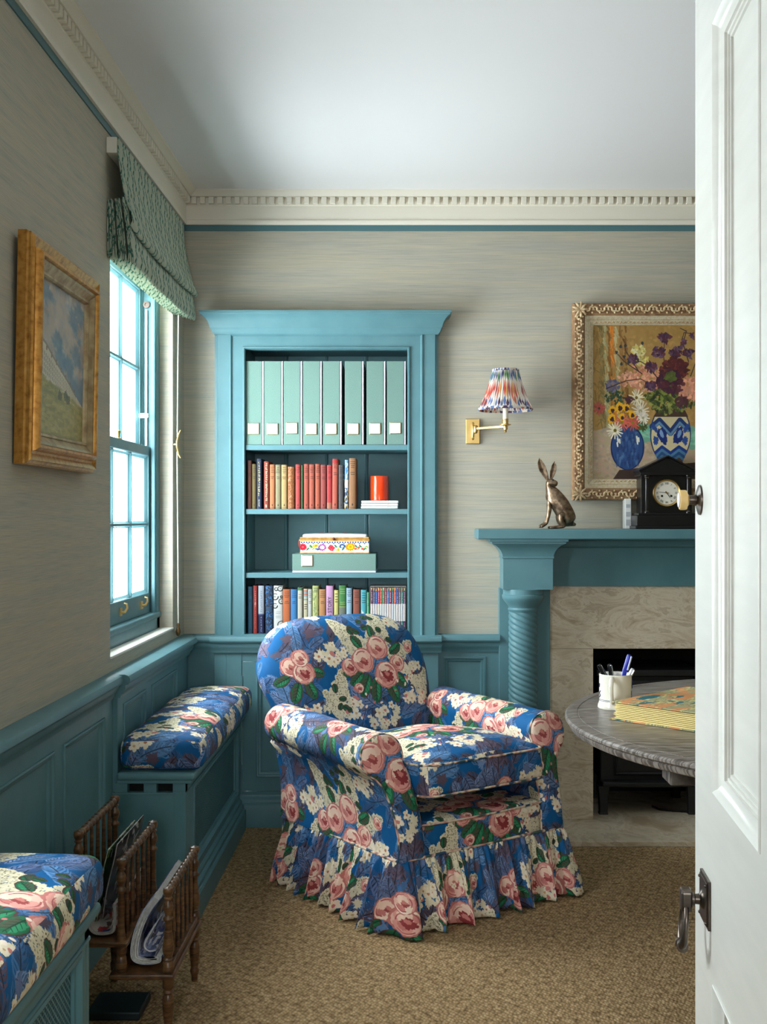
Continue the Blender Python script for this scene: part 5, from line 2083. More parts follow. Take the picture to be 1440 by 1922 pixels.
m = MB()
m.box(-0.0285, 0.0285, -0.010, -0.0002, -0.051, 0.050)
lpart(m, 'backplate', bevel=0.003)
m = MB()
m.lathe([(0, -0.036), (0.003, -0.034), (0.005, -0.03), (0.003, -0.026), (0.005, -0.022), (0.0055, 0.022), (0.003, 0.026), (0.005, 0.03), (0.003, 0.034), (0, 0.036)], (0, -0.022, 0.0), n=14)
m.box(-0.004, 0.004, -0.022, -0.008, 0.012, 0.020)
m.box(-0.004, 0.004, -0.022, -0.008, -0.022, -0.014)
lpart(m, 'pivot', smooth=40)
LX, LY = 0.1185, -0.140
m = MB()
m.lathe([(0.0, -0.006), (0.006, -0.004), (0.0085, 0.002), (0.0085, 0.022), (0.006, 0.026), (0, 0.027)], (0.010, -0.030, -0.004), n=16)
lpart(m, 'knuckle', smooth=40)
m = MB()
a_ = Vector((0.012, -0.032, 0.009))
b_ = Vector((LX, LY, 0.009))
dv = (b_ - a_).normalized()
sd = Vector((-dv.y, dv.x, 0)) * 0.003
m.loft([[p + sd * s + Vector((0, 0, z)) for s, z in ((-1, -0.0045), (1, -0.0045), (1, 0.0045), (-1, 0.0045))] for p in (a_, b_)])
lpart(m, 'arm', bevel=0.001)
m = MB()
m.lathe([(0, -0.002), (0.004, 0.0), (0.006, 0.005), (0.003, 0.008), (0.0085, 0.010), (0.009, 0.020), (0.0085, 0.024), (0.0215, 0.028), (0.0215, 0.031), (0.011, 0.033), (0.0115, 0.047), (0.0125, 0.048), (0.0125, 0.052), (0, 0.052)], (LX, LY, -0.014), n=24)
lpart(m, 'candle_cup', smooth=35)
m = MB()
m.lathe([(0.0105, 0.037), (0.0105, 0.13), (0.0, 0.13)], (LX, LY, 0), n=20)
lpart(m, 'candle_tube', M['candle'], smooth=40)
# pleated ikat shade: one canvas painted in narrow dyed lozenges
cv = Canvas(1024, 256, (240, 232, 222))
gg = np.random.default_rng(5)
rows = [(40, [(70, 92, 140), (92, 128, 176), (84, 132, 80), (70, 72, 110), (110, 140, 190)], 40), (140, [(206, 84, 70), (222, 150, 74), (150, 60, 66), (226, 110, 84), (206, 84, 70)], 56),
        (222, [(92, 116, 168), (84, 60, 90), (120, 140, 190), (206, 110, 84)], 28)]
for (yc, cols, hh) in rows:
    for i in range(54):
        x = i * 1024 / 54 + gg.uniform(-3, 3)
        if gg.uniform() < 0.10:
            continue
        c_ = cols[gg.integers(len(cols))]
        y_ = yc + gg.uniform(-16, 16)
        cv.poly([(x, y_ - hh * gg.uniform(0.9, 1.35)), (x + gg.uniform(7, 11), y_), (x, y_ + hh * gg.uniform(0.9, 1.35)), (x - gg.uniform(7, 11), y_)], c_, 0.92, True)
M['ikat'] = image_mat('ikat_shade', cv.image('ikat_print'), 0.8, (1, 1, 1), 0.2)
add_translucency(M['ikat'], 0.35)
m = MB()
NP = 54
seg = NP * 6
rings = []
levels = 14
for j in range(levels + 1):
    t = j / levels
    R = 0.104 + (0.0505 - 0.104) * t - 0.006 * math.sin(math.pi * t)
    z = 0.0 + 0.150 * t
    rings.append([(R + 0.0016 * (1 if 0 < j < levels else 0.2) * math.cos(NP * 2 * math.pi * i / seg)) for i in range(seg)])
rings3 = [[(r * math.cos(2 * math.pi * i / seg), r * math.sin(2 * math.pi * i / seg), 0.150 * j / levels) for i, r in enumerate(rr)] for j, rr in enumerate(rings)]
m.loft(rings3, True, False, uv=lambda i, j: (i / seg, j / levels))
sh = lpart(m, 'shade', M['ikat'], smooth=60, fix=False)
sh.location = (LX, LY, 0.075)
sh.rotation_euler = (0, 0, 0.4)
for (R, z, n_) in ((0.104, 0.0, 'shade_trim'), (0.0505, 0.150, 'shade_trim')):
    m = MB()
    K = 60
    m.loft([[((R + 0.0022 * math.cos(q)) * math.cos(a), (R + 0.0022 * math.cos(q)) * math.sin(a), z + 0.005 * math.sin(q)) for q in (2 * math.pi * k / 8 for k in range(8))]
            for a in (2 * math.pi * i / K for i in range(K))], True, False, True, uv=lambda i, j: (0.35 + 0.5 * j / K, 0.05 + i / 100))
    o = m.build(n_, M['ikat'], sh, smooth=60)
m = MB()
for k in range(3):
    a = k * 2.094
    m.tube([(0, 0, 0.135), (0.0495 * math.cos(a), 0.0495 * math.sin(a), 0.147)], 0.001, 6)
m.tube([(0, 0, 0.05), (0, 0, 0.137)], 0.002, 6)
m.build('shade_carrier', BR, sh)


# pictures ------------------------------------------------------------------
def picture_canvas(parent, F, a0, a1, b0, b1, d, img, name, uvbox=(0, 1, 0, 1), rough=0.45):
    m = MB()
    q = [F(a0, b0, d), F(a1, b0, d), F(a1, b1, d), F(a0, b1, d)]
    q2 = [F(a0, b0, d - 0.006), F(a1, b0, d - 0.006), F(a1, b1, d - 0.006), F(a0, b1, d - 0.006)]
    u0, u1, v0, v1 = uvbox
    m.add(q + q2, [(0, 1, 2, 3), (7, 6, 5, 4), (0, 4, 5, 1), (1, 5, 6, 2), (2, 6, 7, 3), (3, 7, 4, 0)],
          [[(u0, v0), (u1, v0), (u1, v1), (u0, v1)]] + [[(u0, v0)] * 4] * 5)
    mt = image_mat(name, img, rough, (1, 1, 1), 0.35)
    n = nd(mt, 'ShaderNodeTexNoise')
    n.inputs['Scale'].default_value = 160
    n.inputs['Detail'].default_value = 4
    bump(mt, n, 'Fac', 0.25, 0.001)
    return m.build('canvas', mt, parent, fix=False)


# still life over the mantel: frame leans forward a little
sp = thing('still_life_painting', 'oil painting of flowers in two vases in carved limed frame', 'painting', (0.660, YB - 0.004, 1.290), (math.radians(0.7), 0, 0))
FS = frame_map((0, 0, 0), (1, 0, 0), (0, 0, 1), (0, -1, 0))
PW, PH = 0.66, 0.778
m = MB()
m.ring([(0, 0.0), (0, 0.036), (0.003, 0.042), (0.008, 0.045), (0.042, 0.040), (0.046, 0.036), (0.048, 0.030)], FS, 0, PW, 0, PH)
m.build('outer_frame', M['carvedground'], sp, smooth=30)
m = MB()
m.ring([(0.046, 0.022), (0.048, 0.032), (0.052, 0.033), (0.062, 0.030), (0.064, 0.027), (0.066, 0.029), (0.069, 0.027), (0.081, 0.022), (0.083, 0.020), (0.085, 0.010)], FS, 0, PW, 0, PH)
m.build('inner_frame', M['limed'], sp, smooth=30)
# carved scrolls along each side
cvg = MB()


def scroll(a, b, ang, s, F, flip=1):
    ca, sa = math.cos(ang), math.sin(ang)
    pts = []
    for t in range(13):
        q = t / 12
        r = s * (1 - 0.75 * q)
        th = 4.6 * q
        x, y = -s + s * 0.2 + (r * math.cos(th)) * 0.9, flip * r * math.sin(th) * 0.9
        pts.append(F(a + x * ca - y * sa, b + x * sa + y * ca, 0.0465))
    cvg.tube(pts, [0.0044 * (1 - 0.45 * t / 12) for t in range(13)], 5)


step = 0.0285
for (L, fn) in ((PW, lambda u: (u, 0.024, 0)), (PW, lambda u: (u, PH - 0.024, 0)), (PH, lambda u: (0.024, u, R90)), (PH, lambda u: (PW - 0.024, u, R90))):
    n = int((L - 0.10) / step)
    for k in range(n):
        u = 0.05 + (L - 0.10) * (k + 0.5) / n
        a, b, ang = fn(u)
        scroll(a, b, ang, 0.0125, FS, 1 if k % 2 else -1)
        scroll(a, b, ang + math.pi, 0.0125, FS, 1 if k % 2 else -1)
        cvg.ball(FS(a, b, 0.047), 0.0055, 5)
        ca, sa = math.cos(ang), math.sin(ang)
        for o in (-0.014, 0.014):
            cvg.ball(FS(a - o * sa + 0.011 * ca, b + o * ca + 0.011 * sa, 0.0455), 0.0042, 5)
for (a, b) in ((0.026, 0.026), (PW - 0.026, 0.026), (0.026, PH - 0.026), (PW - 0.026, PH - 0.026)):
    for k in range(9):                       # shell at each corner
        th = k * math.pi / 4.5
        cvg.tube([FS(a, b, 0.046), FS(a + 0.016 * math.cos(th), b + 0.016 * math.sin(th), 0.0535), FS(a + 0.030 * math.cos(th), b + 0.030 * math.sin(th), 0.046)], [0.003, 0.0058, 0.004], 6)
o = cvg.build('carving', M['carved'], sp, smooth=70, fix=False)
o['kind'] = 'stuff'
lin_ = MB()
for (L, fn) in ((PW, lambda u: (u, 0.075, 0)), (PW, lambda u: (u, PH - 0.075, 0)), (PH, lambda u: (0.075, u, R90)), (PH, lambda u: (PW - 0.075, u, R90))):
    n = int((L - 0.17) / 0.016)
    for k in range(n):
        u = 0.085 + (L - 0.17) * (k + 0.5) / n
        a, b, ang = fn(u)
        ca, sa = math.cos(ang), math.sin(ang)
        lin_.tube([FS(a - 0.006 * ca + 0.003 * sa, b - 0.006 * sa - 0.003 * ca, 0.024), FS(a - 0.003 * sa, b + 0.003 * ca, 0.0275), FS(a + 0.006 * ca + 0.003 * sa, b + 0.006 * sa - 0.003 * ca, 0.024)], 0.002, 5)
o = lin_.build('beading', M['carved'], sp, smooth=70, fix=False)
o['kind'] = 'stuff'
picture_canvas(sp, FS, 0.083, PW - 0.083, 0.083, PH - 0.083, 0.014, paint_flowers(), 'still_life')

# landscape on the left wall
lp = thing('landscape_painting', 'gilt framed landscape of white terrace under clouds, left wall', 'painting', (XL + 0.004, 2.535, 1.342), (0, math.radians(1.1), 0))
FP = frame_map((0, 0, 0), (0, 1, 0), (0, 0, 1), (1, 0, 0))
LW, LH = 0.555, 0.528
m = MB()
m.ring([(0, 0), (0, 0.020), (0.003, 0.024), (0.003, 0.029), (0.008, 0.031), (0.011, 0.036), (0.018, 0.033), (0.026, 0.028), (0.032, 0.030), (0.034, 0.038), (0.040, 0.046), (0.046, 0.046), (0.049, 0.041), (0.050, 0.036)], FP, 0, LW, 0, LH)
m.build('outer_frame', M['gold'], lp, smooth=25)
m = MB()
m.ring([(0.049, 0.030), (0.050, 0.038), (0.056, 0.036), (0.064, 0.028), (0.070, 0.024), (0.072, 0.027), (0.077, 0.027), (0.080, 0.022), (0.081, 0.012)], FP, 0, LW, 0, LH)
m.build('inner_frame', M['giltgrey'], lp, smooth=25)
picture_canvas(lp, FP, 0.079, LW - 0.079, 0.079, LH - 0.079, 0.016, paint_landscape(), 'landscape')

# ------------------------------------------------------------------ window benches (radiator covers) and their cushions
def lattice(F, a0, a1, b0, b1, pitch, w, th):
    """woven grille: flat strips on both diagonals, clipped to the opening"""
    m = MB()
    Wd, Hh = a1 - a0, b1 - b0
    for sgn in (1, -1):
        k = -Hh if sgn == 1 else 0.0
        end = Wd if sgn == 1 else Wd + Hh
        while k < end:
            pts = []
            # line a = k + sgn * b, b in 0..Hh
            for b in (0.0, Hh):
                pts.append((k + sgn * b, b))
            (xa, ya), (xb, yb) = pts

            def cut(xa, ya, xb, yb):
                out = []
                for (x, y, X, Y) in ((xa, ya, xb, yb), (xb, yb, xa, ya)):
                    if x < 0:
                        t = (0 - x) / (X - x) if X != x else 2
                        x, y = 0, y + (Y - y) * t
                    elif x > Wd:
                        t = (Wd - x) / (X - x) if X != x else 2
                        x, y = Wd, y + (Y - y) * t
                    out.append((x, y))
                return out
            if max(xa, xb) > 0 and min(xa, xb) < Wd:
                (xa, ya), (xb, yb) = cut(xa, ya, xb, yb)
                if math.hypot(xb - xa, yb - ya) > 0.004:
                    dx, dy = (xb - xa), (yb - ya)
                    L = math.hypot(dx, dy)
                    nx, ny = -dy / L * w / 2, dx / L * w / 2
                    d0 = 0.0 if sgn == 1 else th * 0.9
                    v = [F(a0 + x, b0 + y, d) for d in (d0, d0 + th) for (x, y) in ((xa - nx, ya - ny), (xb - nx, yb - ny), (xb + nx, yb + ny), (xa + nx, ya + ny))]
                    m.add(v, [(0, 3, 2, 1), (4, 5, 6, 7), (0, 1, 5, 4), (1, 2, 6, 5), (2, 3, 7, 6), (3, 0, 4, 7)])
            k += pitch
    return m


def bench(name, label, y0, y1, xf, lip, panels, ends):
    """y0 near end, y1 far end, xf front face, lip = seat board edge"""
    root = thing(name, label, 'bench', (-0.75, (y0 + y1) / 2, 0))
    off = Vector((0.75, -(y0 + y1) / 2, 0))

    def bp(mb, nm, mat=T, parent=root, **kw):
        o = mb.build(nm, mat, parent, **kw)
        if parent is root:
            o.location = off
        return o
    xb = XL + 0.034
    xe = XL + 0.019
    Fx = frame_map((xf, 0, 0), (0, 1, 0), (0, 0, 1), (1, 0, 0))
    ea = y0 + 0.012 if ends[0] else y0
    eb = y1 - 0.012 if ends[1] else y1
    gz0, gz1 = 0.150, 0.398
    # front board with an opening for each grille
    m = MB()
    xs = sorted({ea, eb} | {p for q in panels for p in q})
    for i in range(len(xs) - 1):
        a, b = xs[i], xs[i + 1]
        inside = any(q[0] < (a + b) / 2 < q[1] for q in panels)
        for (z0, z1) in (((0, gz0), (gz1, 0.436)) if inside else ((0, 0.436),)):
            m.box(xf - 0.02, xf, a, b, z0, z1)
    bp(m, 'front_frame')
    for (a, b) in panels:
        m = MB()
        m.ring([(-0.002, 0.0), (-0.002, 0.004), (0.004, 0.006), (0.009, 0.003), (0.012, -0.004), (0.018, -0.006), (0.020, -0.012)], Fx, a, b, gz0, gz1)
        bp(m, 'grille_moulding', smooth=40)
        g = lattice(frame_map((xf - 0.0145, 0, 0), (0, 1, 0), (0, 0, 1), (1, 0, 0)), a + 0.017, b - 0.017, gz0 + 0.017, gz1 - 0.017, 0.0155, 0.0042, 0.0014)
        o = bp(g, 'grille', fix=False)
        o['kind'] = 'stuff'
        m = MB()
        m.box(xf - 0.075, xf - 0.07, a - 0.01, b + 0.01, gz0 - 0.01, gz1 + 0.01)
        bp(m, 'shade_sheet', M['hollow_shade'])  # near-black sheet painted as the shade behind the grille
    for e, yy, s in ((ends[0], y0, 1), (ends[1], y1, -1)):
        if not e:
            continue
        m = MB()
        ya, yb = sorted((yy + s * 0.012, yy + s * 0.03))
        m.box(xe, xf, ya, yb, 0, 0.404)
        bp(m, 'end_panel')
        m = MB()
        m.box(xf - 0.034, xf + 0.0005, *sorted((yy + s * 0.0105, yy + s * 0.03)), 0, 0.404)
        bp(m, 'corner_post', bevel=0.001)
        m = MB()
        m.box(xe, xf + 0.002, *sorted((yy + s * 0.008, yy + s * 0.03)), 0.402, 0.408)
        bp(m, 'frieze_bead', bevel=0.001)
        m = MB()
        m.box(xb, xf - 0.02, *sorted((yy + s * 0.05, yy + s * 0.055)), 0.40, 0.436)
        bp(m, 'shade_sheet', M['hollow_shade'])  # near-black strip in place of the shade behind the air slots
        n = 3
        gap = 0.086
        for k in range(n + 1):                       # blocks between the air slots
            x1 = xf - k * gap
            if x1 < xe + 0.01:
                continue
            m = MB()
            m.box(max(xe, x1 - gap * 0.44), x1, *sorted((yy + s * 0.011, yy + s * 0.04)), 0.407, 0.4355)
            bp(m, 'vent_block', bevel=0.001)
    m = MB()
    m.box(xf, xf + 0.004, ea, eb, 0.402, 0.408)
    bp(m, 'front_bead', bevel=0.001)
    ly0 = y0 - 0.010 if ends[0] else y0
    ly1 = y1 + 0.010 if ends[1] else y1
    m = MB()
    m.box(xb, lip, ly0, ly1, 0.446, 0.470)
    bp(m, 'seat_board', bevel=0.010, bseg=4)
    m = MB()
    m.box(xb, lip - 0.010, ly0 + 0.010, ly1 - (0.010 if ends[1] else 0), 0.4355, 0.447)
    bp(m, 'seat_moulding', bevel=0.003)
    # stepped plinth, returned at the open ends
    PL = [(0.030, 0.0), (0.030, 0.075), (0.026, 0.080), (0.020, 0.082), (0.020, 0.096), (0.014, 0.102), (0.010, 0.104), (0.010, 0.114), (0.004, 0.120), (0.0, 0.122)]
    rings = []
    for d, z in PL:
        d = d * 0.85
        r = [(xb, ea, z), (xb, ea - (d if ends[0] else 0), z), (xf + d, ea - (d if ends[0] else 0), z), (xf + d, eb + (d if ends[1] else 0), z), (xb, eb + (d if ends[1] else 0), z), (xb, eb, z)]
        rings.append(r)
    m = MB()
    m.loft(rings, True, True)
    bp(m, 'plinth', smooth=30)
    return root


bench('window_bench', 'teal radiator-cover bench under the far window, grille facing room', 3.322, 4.412, -0.652, -0.622, [(3.45, 4.36)], (True, False))
bench('window_bench', 'teal grille bench in the left foreground corner', 1.20, 2.200, -0.616, -0.596, [(1.27, 1.67), (1.73, 2.13)], (True, True))


def seam_piping(parent, F, hx, hy, r, z, rad=0.004, n=10, name='piping'):
    pts = []
    for (cx, cy, a0) in ((hx - r, hy - r, 0), (-hx + r, hy - r, R90), (-hx + r, -hy + r, 2 * R90), (hx - r, -hy + r, 3 * R90)):
        for i in range(n + 1):
            a = a0 + R90 * i / n
            pts.append(F(Vector((cx + r * math.cos(a), cy + r * math.sin(a), z))))
    m = MB()
    m.tube(pts, rad, 8, True)
    return m.build(name, M['piping'], parent, smooth=70, fix=False)


def bench_cushion(label, x0, x1, y0, y1, z, th, crown, uvo):
    c = MB()
    hx, hy = (x1 - x0) / 2, (y1 - y0) / 2
    ctr = Vector(((x0 + x1) / 2, (y0 + y1) / 2, z + th / 2))

    def wav(p):
        return Vector((p.x, p.y, p.z + 0.0025 * math.sin(p.y * 21 + p.x * 9) * (1 if p.z > 0 else 0)))
    c.rbox(hx, hy, th / 2, 0.030, 36, crown, 0.010, fn=wav)
    o = c.build('bench_cushion', M['chintz'], None, ctr, smooth=60, weld=False, uvo=uvo, fix=False)
    return tag(o, label, 'cushion')


bench_cushion('floral box cushion on the bench under the far window', -0.850, -0.600, 3.330, 4.405, 0.4705, 0.092, 0.028, (0.07, 0.05))
bench_cushion('floral box cushion on the foreground bench at bottom left', -0.843, -0.588, 1.21, 2.212, 0.4705, 0.094, 0.026, (0.10, 0.36))

# ------------------------------------------------------------------ magazine rack: three turned divisions stepping down
rk = thing('magazine_rack', 'turned dark oak magazine rack stepping down in two trays', 'magazine rack', (-0.66, 2.805, 0))
ro = Vector((0.66, -2.805, 0))
W = M['rackwood']


def rpart(mb, name, mat=W, parent=rk, **kw):
    o = mb.build(name, mat, parent, **kw)
    if parent is rk:
        o.location = ro
    return o


RY0, RY1 = 2.640, 2.970


def post_profile(zb, zt):
    """turned post from zb to the finial top zt"""
    return [(0.0125, zb), (0.0125, zb + 0.022), (0.0095, zb + 0.026), (0.0125, zb + 0.030), (0.0095, zb + 0.034), (0.0135, zb + 0.050), (0.0135, zb + 0.060), (0.0085, zb + 0.100),
            (0.0080, zt - 0.082), (0.0118, zt - 0.078), (0.0118, zt - 0.074), (0.0075, zt - 0.070), (0.0075, zt - 0.064), (0.0105, zt - 0.056), (0.0122, zt - 0.048), (0.0105, zt - 0.040), (0.0070, zt - 0.034),
            (0.0070, zt - 0.031), (0.0098, zt - 0.029), (0.0098, zt - 0.026), (0.0070, zt - 0.024), (0.0108, zt - 0.018), (0.0125, zt - 0.011), (0.0108, zt - 0.004), (0.0, zt)]


divs = [(-0.767, 0.490, 0.232), (-0.667, 0.424, 0.156), (-0.557, 0.357, 0.156)]
for (x, zt, zb) in divs:
    for y in (RY0, RY1):
        m = MB()
        m.lathe(post_profile(zb + 0.001, zt), (x, y, 0), n=18)
        rpart(m, 'post', smooth=50)
    zr = zt - 0.013
    m = MB()
    prof = []
    n = 11
    L = RY1 - RY0 - 0.02
    for k in range(n):
        a = 0.010 + L * k / n
        for q, r in ((0.0, 0.0058), (0.12, 0.0080), (0.35, 0.0104), (0.6, 0.0104), (0.85, 0.0080), (0.97, 0.0058)):
            prof.append((r, a + q * L / n))
    m.lathe(prof, (x, RY0, zr), (0, 1, 0), 16)
    rpart(m, 'bobbin_rail', smooth=60)
    zl = zb + 0.010
    for k in range(5):
        y = RY0 + (RY1 - RY0) * (k + 1) / 6
        m = MB()
        m.lathe([(0.0042, zl), (0.0046, zl + 0.03), (0.0056, (zl + zr) / 2), (0.0044, zr - 0.03), (0.0038, zr)], (x, y, 0), n=10)
        rpart(m, 'spindle', smooth=60)
    m = MB()
    m.box(x - 0.010, x + 0.010, RY0 + 0.010, RY1 - 0.010, zb + 0.0005, zb + 0.018)
    rpart(m, 'lower_rail', bevel=0.003)
LEG = [(0.007, 0.0), (0.0085, 0.003), (0.0085, 0.016), (0.0115, 0.022), (0.0125, 0.030), (0.0095, 0.036), (0.0125, 0.060), (0.0138, 0.085), (0.0125, 0.100), (0.0095, 0.106), (0.0128, 0.111), (0.0095, 0.116), (0.0135, 0.122), (0.0135, 0.143)]
for x, top in ((-0.557, 0.1425), (-0.767, 0.2185)):
    for y in (RY0, RY1):
        m = MB()
        pr = [(r, z * top / 0.143) for r, z in LEG]
        m.lathe(pr, (x, y, 0), n=18)
        rpart(m, 'leg', smooth=50)
for (xa, xb, z) in ((-0.693, -0.541, 0.143), (-0.783, -0.649, 0.219)):
    m = MB()
    m.box(xa, xb, RY0 - 0.018, RY1 + 0.018, z, z + 0.0125)
    rpart(m, 'tray', bevel=0.004, bseg=3)
m = MB()
for y in (RY0, RY1):
    m = MB()
    m.lathe([(0.0125, 0.1555), (0.0138, 0.175), (0.0125, 0.19), (0.0095, 0.196), (0.0125, 0.202), (0.0125, 0.2188)], (-0.667, y, 0), n=18)
    rpart(m, 'riser', smooth=50)


# magazines: folded sheaves lying in the trays, swept along y
def magazine(label, pts, y0, y1, th, cover, seed, group, leaves=5):
    g = np.random.default_rng(seed)
    P = [Vector((x, 0, z)) for x, z in pts]
    S = []
    for i in range(len(P) - 1):                          # smooth the path
        for k in range(6):
            t = k / 6
            p0, p1, p2, p3 = P[max(i - 1, 0)], P[i], P[i + 1], P[min(i + 2, len(P) - 1)]
            S.append(0.5 * ((2 * p1) + (p2 - p0) * t + (2 * p0 - 5 * p1 + 4 * p2 - p3) * t * t + (3 * p1 - p0 - 3 * p2 + p3) * t ** 3))
    S.append(P[-1])

    def sheet(d0, d1, ya, yb):
        ins, outs = [], []
        for i, p in enumerate(S):
            tn = (S[min(i + 1, len(S) - 1)] - S[max(i - 1, 0)]).normalized()
            nm = Vector((-tn.z, 0, tn.x))
            ins.append(p + nm * d0)
            outs.append(p + nm * d1)
        ring = ins + outs[::-1]
        m = MB()
        arc = [0]
        for i in range(1, len(S)):
            arc.append(arc[-1] + (S[i] - S[i - 1]).length)
        n = len(ring)
        aa = arc + arc[::-1]
        m.loft([[Vector((p.x, y, p.z)) for p in ring] for y in (ya, yb)], True, True, uv=lambda i, j: (aa[i % n] / arc[-1], j))
        return m
    k = th / leaves
    o = None
    for q in range(leaves):
        e = g.uniform(0, 0.007)
        sh_ = sheet(q * k + 0.0004, (q + 1) * k - 0.0004, y0 + e, y1 - e)
        if o is None:
            o = sh_.build('magazine', cover, smooth=40)
            tag(o, label, 'magazine', group)
        else:
            sh_.build('back_cover' if q == leaves - 1 else 'pages', cover if q == leaves - 1 else M['whitepage'], o, smooth=40)
    return o


M['whitepage'] = noise_mat('magazine_pages', [(0.4, (196, 194, 188)), (0.6, (226, 224, 218))], (1, 1, 1), 120, rough=0.6)


def cover_mat(name, base, blobs, seed):
    c = Canvas(256, 256, base)
    g = np.random.default_rng(seed)
    for i in range(70):
        col = blobs[g.integers(len(blobs))]
        if i % 4 == 0:
            x, y = g.uniform(0, 230), g.uniform(0, 256)
            c.poly([(x, y), (x + g.uniform(14, 60), y), (x + g.uniform(14, 60), y + g.uniform(8, 30)), (x, y + g.uniform(8, 30))], col, 0.9)
        else:
            c.blob(g.uniform(0, 256), g.uniform(0, 256), g.uniform(8, 34), g.uniform(5, 16), g.uniform(0, 3), col, 0.2, 3, 0.85)
    return image_mat(name, c.image(name + '_print'), 0.22, (1, 1, 1), 0.5)


cv1 = cover_mat('blue_cover', (92, 104, 140), [(226, 226, 232), (60, 70, 120), (150, 160, 196), (40, 44, 60), (200, 190, 180)], 3)
cv2 = cover_mat('interiors_cover', (196, 186, 176), [(170, 50, 50), (90, 70, 66), (226, 220, 214), (60, 70, 110), (140, 110, 90)], 4)
cv3 = cover_mat('garden_cover', (66, 100, 60), [(40, 66, 40), (120, 150, 80), (220, 216, 200), (90, 130, 70)], 5)
cv4 = cover_mat('dark_cover', (52, 50, 58), [(30, 30, 36), (110, 100, 110), (200, 196, 190)], 6)
GR = 'magazines in the dark oak rack'
magazine('thick folded magazine with bluish cover curled in the right tray', [(-0.596, 0.328), (-0.626, 0.285), (-0.647, 0.225), (-0.648, 0.180), (-0.622, 0.166), (-0.582, 0.170), (-0.576, 0.184)], RY0 + 0.012, RY1 - 0.02, 0.019, cv1, 21, GR, 10)
magazine('slim blue magazine tucked inside the thick folded one', [(-0.583, 0.278), (-0.602, 0.248), (-0.617, 0.222), (-0.618, 0.206), (-0.606, 0.196), (-0.590, 0.198)], RY0 + 0.016, RY1 - 0.03, 0.005, cv1, 22, GR, 3)
magazine('magazine with red and cream cover slumped in the left tray', [(-0.752, 0.315), (-0.756, 0.275), (-0.742, 0.243), (-0.715, 0.236), (-0.688, 0.243), (-0.682, 0.270), (-0.682, 0.31)], RY0 + 0.010, RY1 - 0.02, 0.010, cv2, 23, GR, 7)
magazine('tall white edged magazine with green cover standing in left tray', [(-0.736, 0.262), (-0.728, 0.33), (-0.712, 0.400), (-0.704, 0.432)], RY0 + 0.03, RY1 - 0.03, 0.005, cv3, 24, GR, 3)
magazine('tall dark covered magazine leaning in left tray', [(-0.722, 0.262), (-0.712, 0.33), (-0.694, 0.405), (-0.687, 0.440)], RY0 + 0.05, RY1 - 0.01, 0.005, cv4, 25, GR, 3)

m = MB()
m.box(-0.060, 0.070, -0.07, 0.05, 0.0005, 0.022)
o = m.build('floor_box', new_mat('dark_teal_box', (16, 34, 36), 0.5), None, (-0.715, 2.80, 0), bevel=0.004)
tag(o, 'low dark teal box on the carpet under the magazine rack', 'box')

# ------------------------------------------------------------------ roman blind
rb = thing('roman_blind', 'pale green vine patterned roman blind, pulled up over the window', 'blind', (XL, 3.83, 2.15))
bo = Vector((-XL, -3.83, -2.15))
BY0, BY1 = 3.338, 4.322
m = MB()
m.box(XL + 0.0005, XL + 0.032, BY0 - 0.006, BY1, 2.300, 2.347)
o = m.build('head_board', M['cord'], rb, bevel=0.002)
o.location = bo
prof = [(0.034, 2.348), (0.036, 2.30), (0.042, 2.245), (0.053, 2.185), (0.069, 2.130), (0.081, 2.098), (0.086, 2.080), (0.079, 2.068), (0.070, 2.075), (0.066, 2.105), (0.058, 2.155)]
K = []
for i in range(len(prof) - 1):
    p0, p1, p2, p3 = [Vector((a, b, 0)) for a, b in (prof[max(i - 1, 0)], prof[i], prof[i + 1], prof[min(i + 2, len(prof) - 1)])]
    for k in range(5):
        t = k / 5
        K.append(0.5 * ((2 * p1) + (p2 - p0) * t + (2 * p0 - 5 * p1 + 4 * p2 - p3) * t * t + (3 * p1 - p0 - 3 * p2 + p3) * t ** 3))
K = [(p.x, p.y) for p in K]
hems = [(0.052, 2.172, 0.078, 1.976), (0.041, 2.170, 0.064, 1.980), (0.030, 2.168, 0.050, 1.984), (0.019, 2.166, 0.035, 1.988), (0.009, 2.164, 0.020, 1.992), (0.0035, 2.162, 0.008, 1.994)]
for (td, tz, bd, bz_) in hems:
    K += [(td + 0.004, tz), (td + 0.008, tz - 0.03), ((td + bd) / 2 + 0.004, (tz + bz_) / 2), (bd + 0.001, bz_ + 0.02), (bd, bz_ + 0.005), (bd - 0.003, bz_), (bd - 0.006, bz_ + 0.005), ((td + bd) / 2 - 0.003, (tz + bz_) / 2), (td - 0.001, tz - 0.02), (td - 0.003, tz - 0.002)]
arc = [0]
for i in range(1, len(K)):
    arc.append(arc[-1] + math.hypot(K[i][0] - K[i - 1][0], K[i][1] - K[i - 1][1]))
NB = 48
rows = []
for j in range(NB + 1):
    y = BY0 + (BY1 - BY0) * j / NB
    u = j / NB
    rr = []
    for i, (d, z) in enumerate(K):
        drop = max(0, min(1, (2.26 - z) / 0.2))
        sag = -0.010 * math.sin(math.pi * u) * drop
        w = 0.0022 * math.sin(17 * y + i * 0.33) * drop
        pinch = 0.022 * math.exp(-(u / 0.06) ** 2) * (1 if 2.06 < z < 2.2 and d > 0.055 and i < 50 else 0)
        rr.append((XL + max(0.003, d + w * min(1, d / 0.03) - pinch * 0.4), y + 0.004 * math.sin(z * 40 + i * 0.2) * (1 if j in (0, NB) else 0), z + sag + pinch))
    rows.append(rr)
m = MB()
m.loft(rows, False, False, uv=lambda i, j: ((BY1 - BY0) * j / NB, arc[i]))
o = m.build('blind_cloth', M['blind'], rb, smooth=60, fix=False, solid=0.002)
o.location = bo
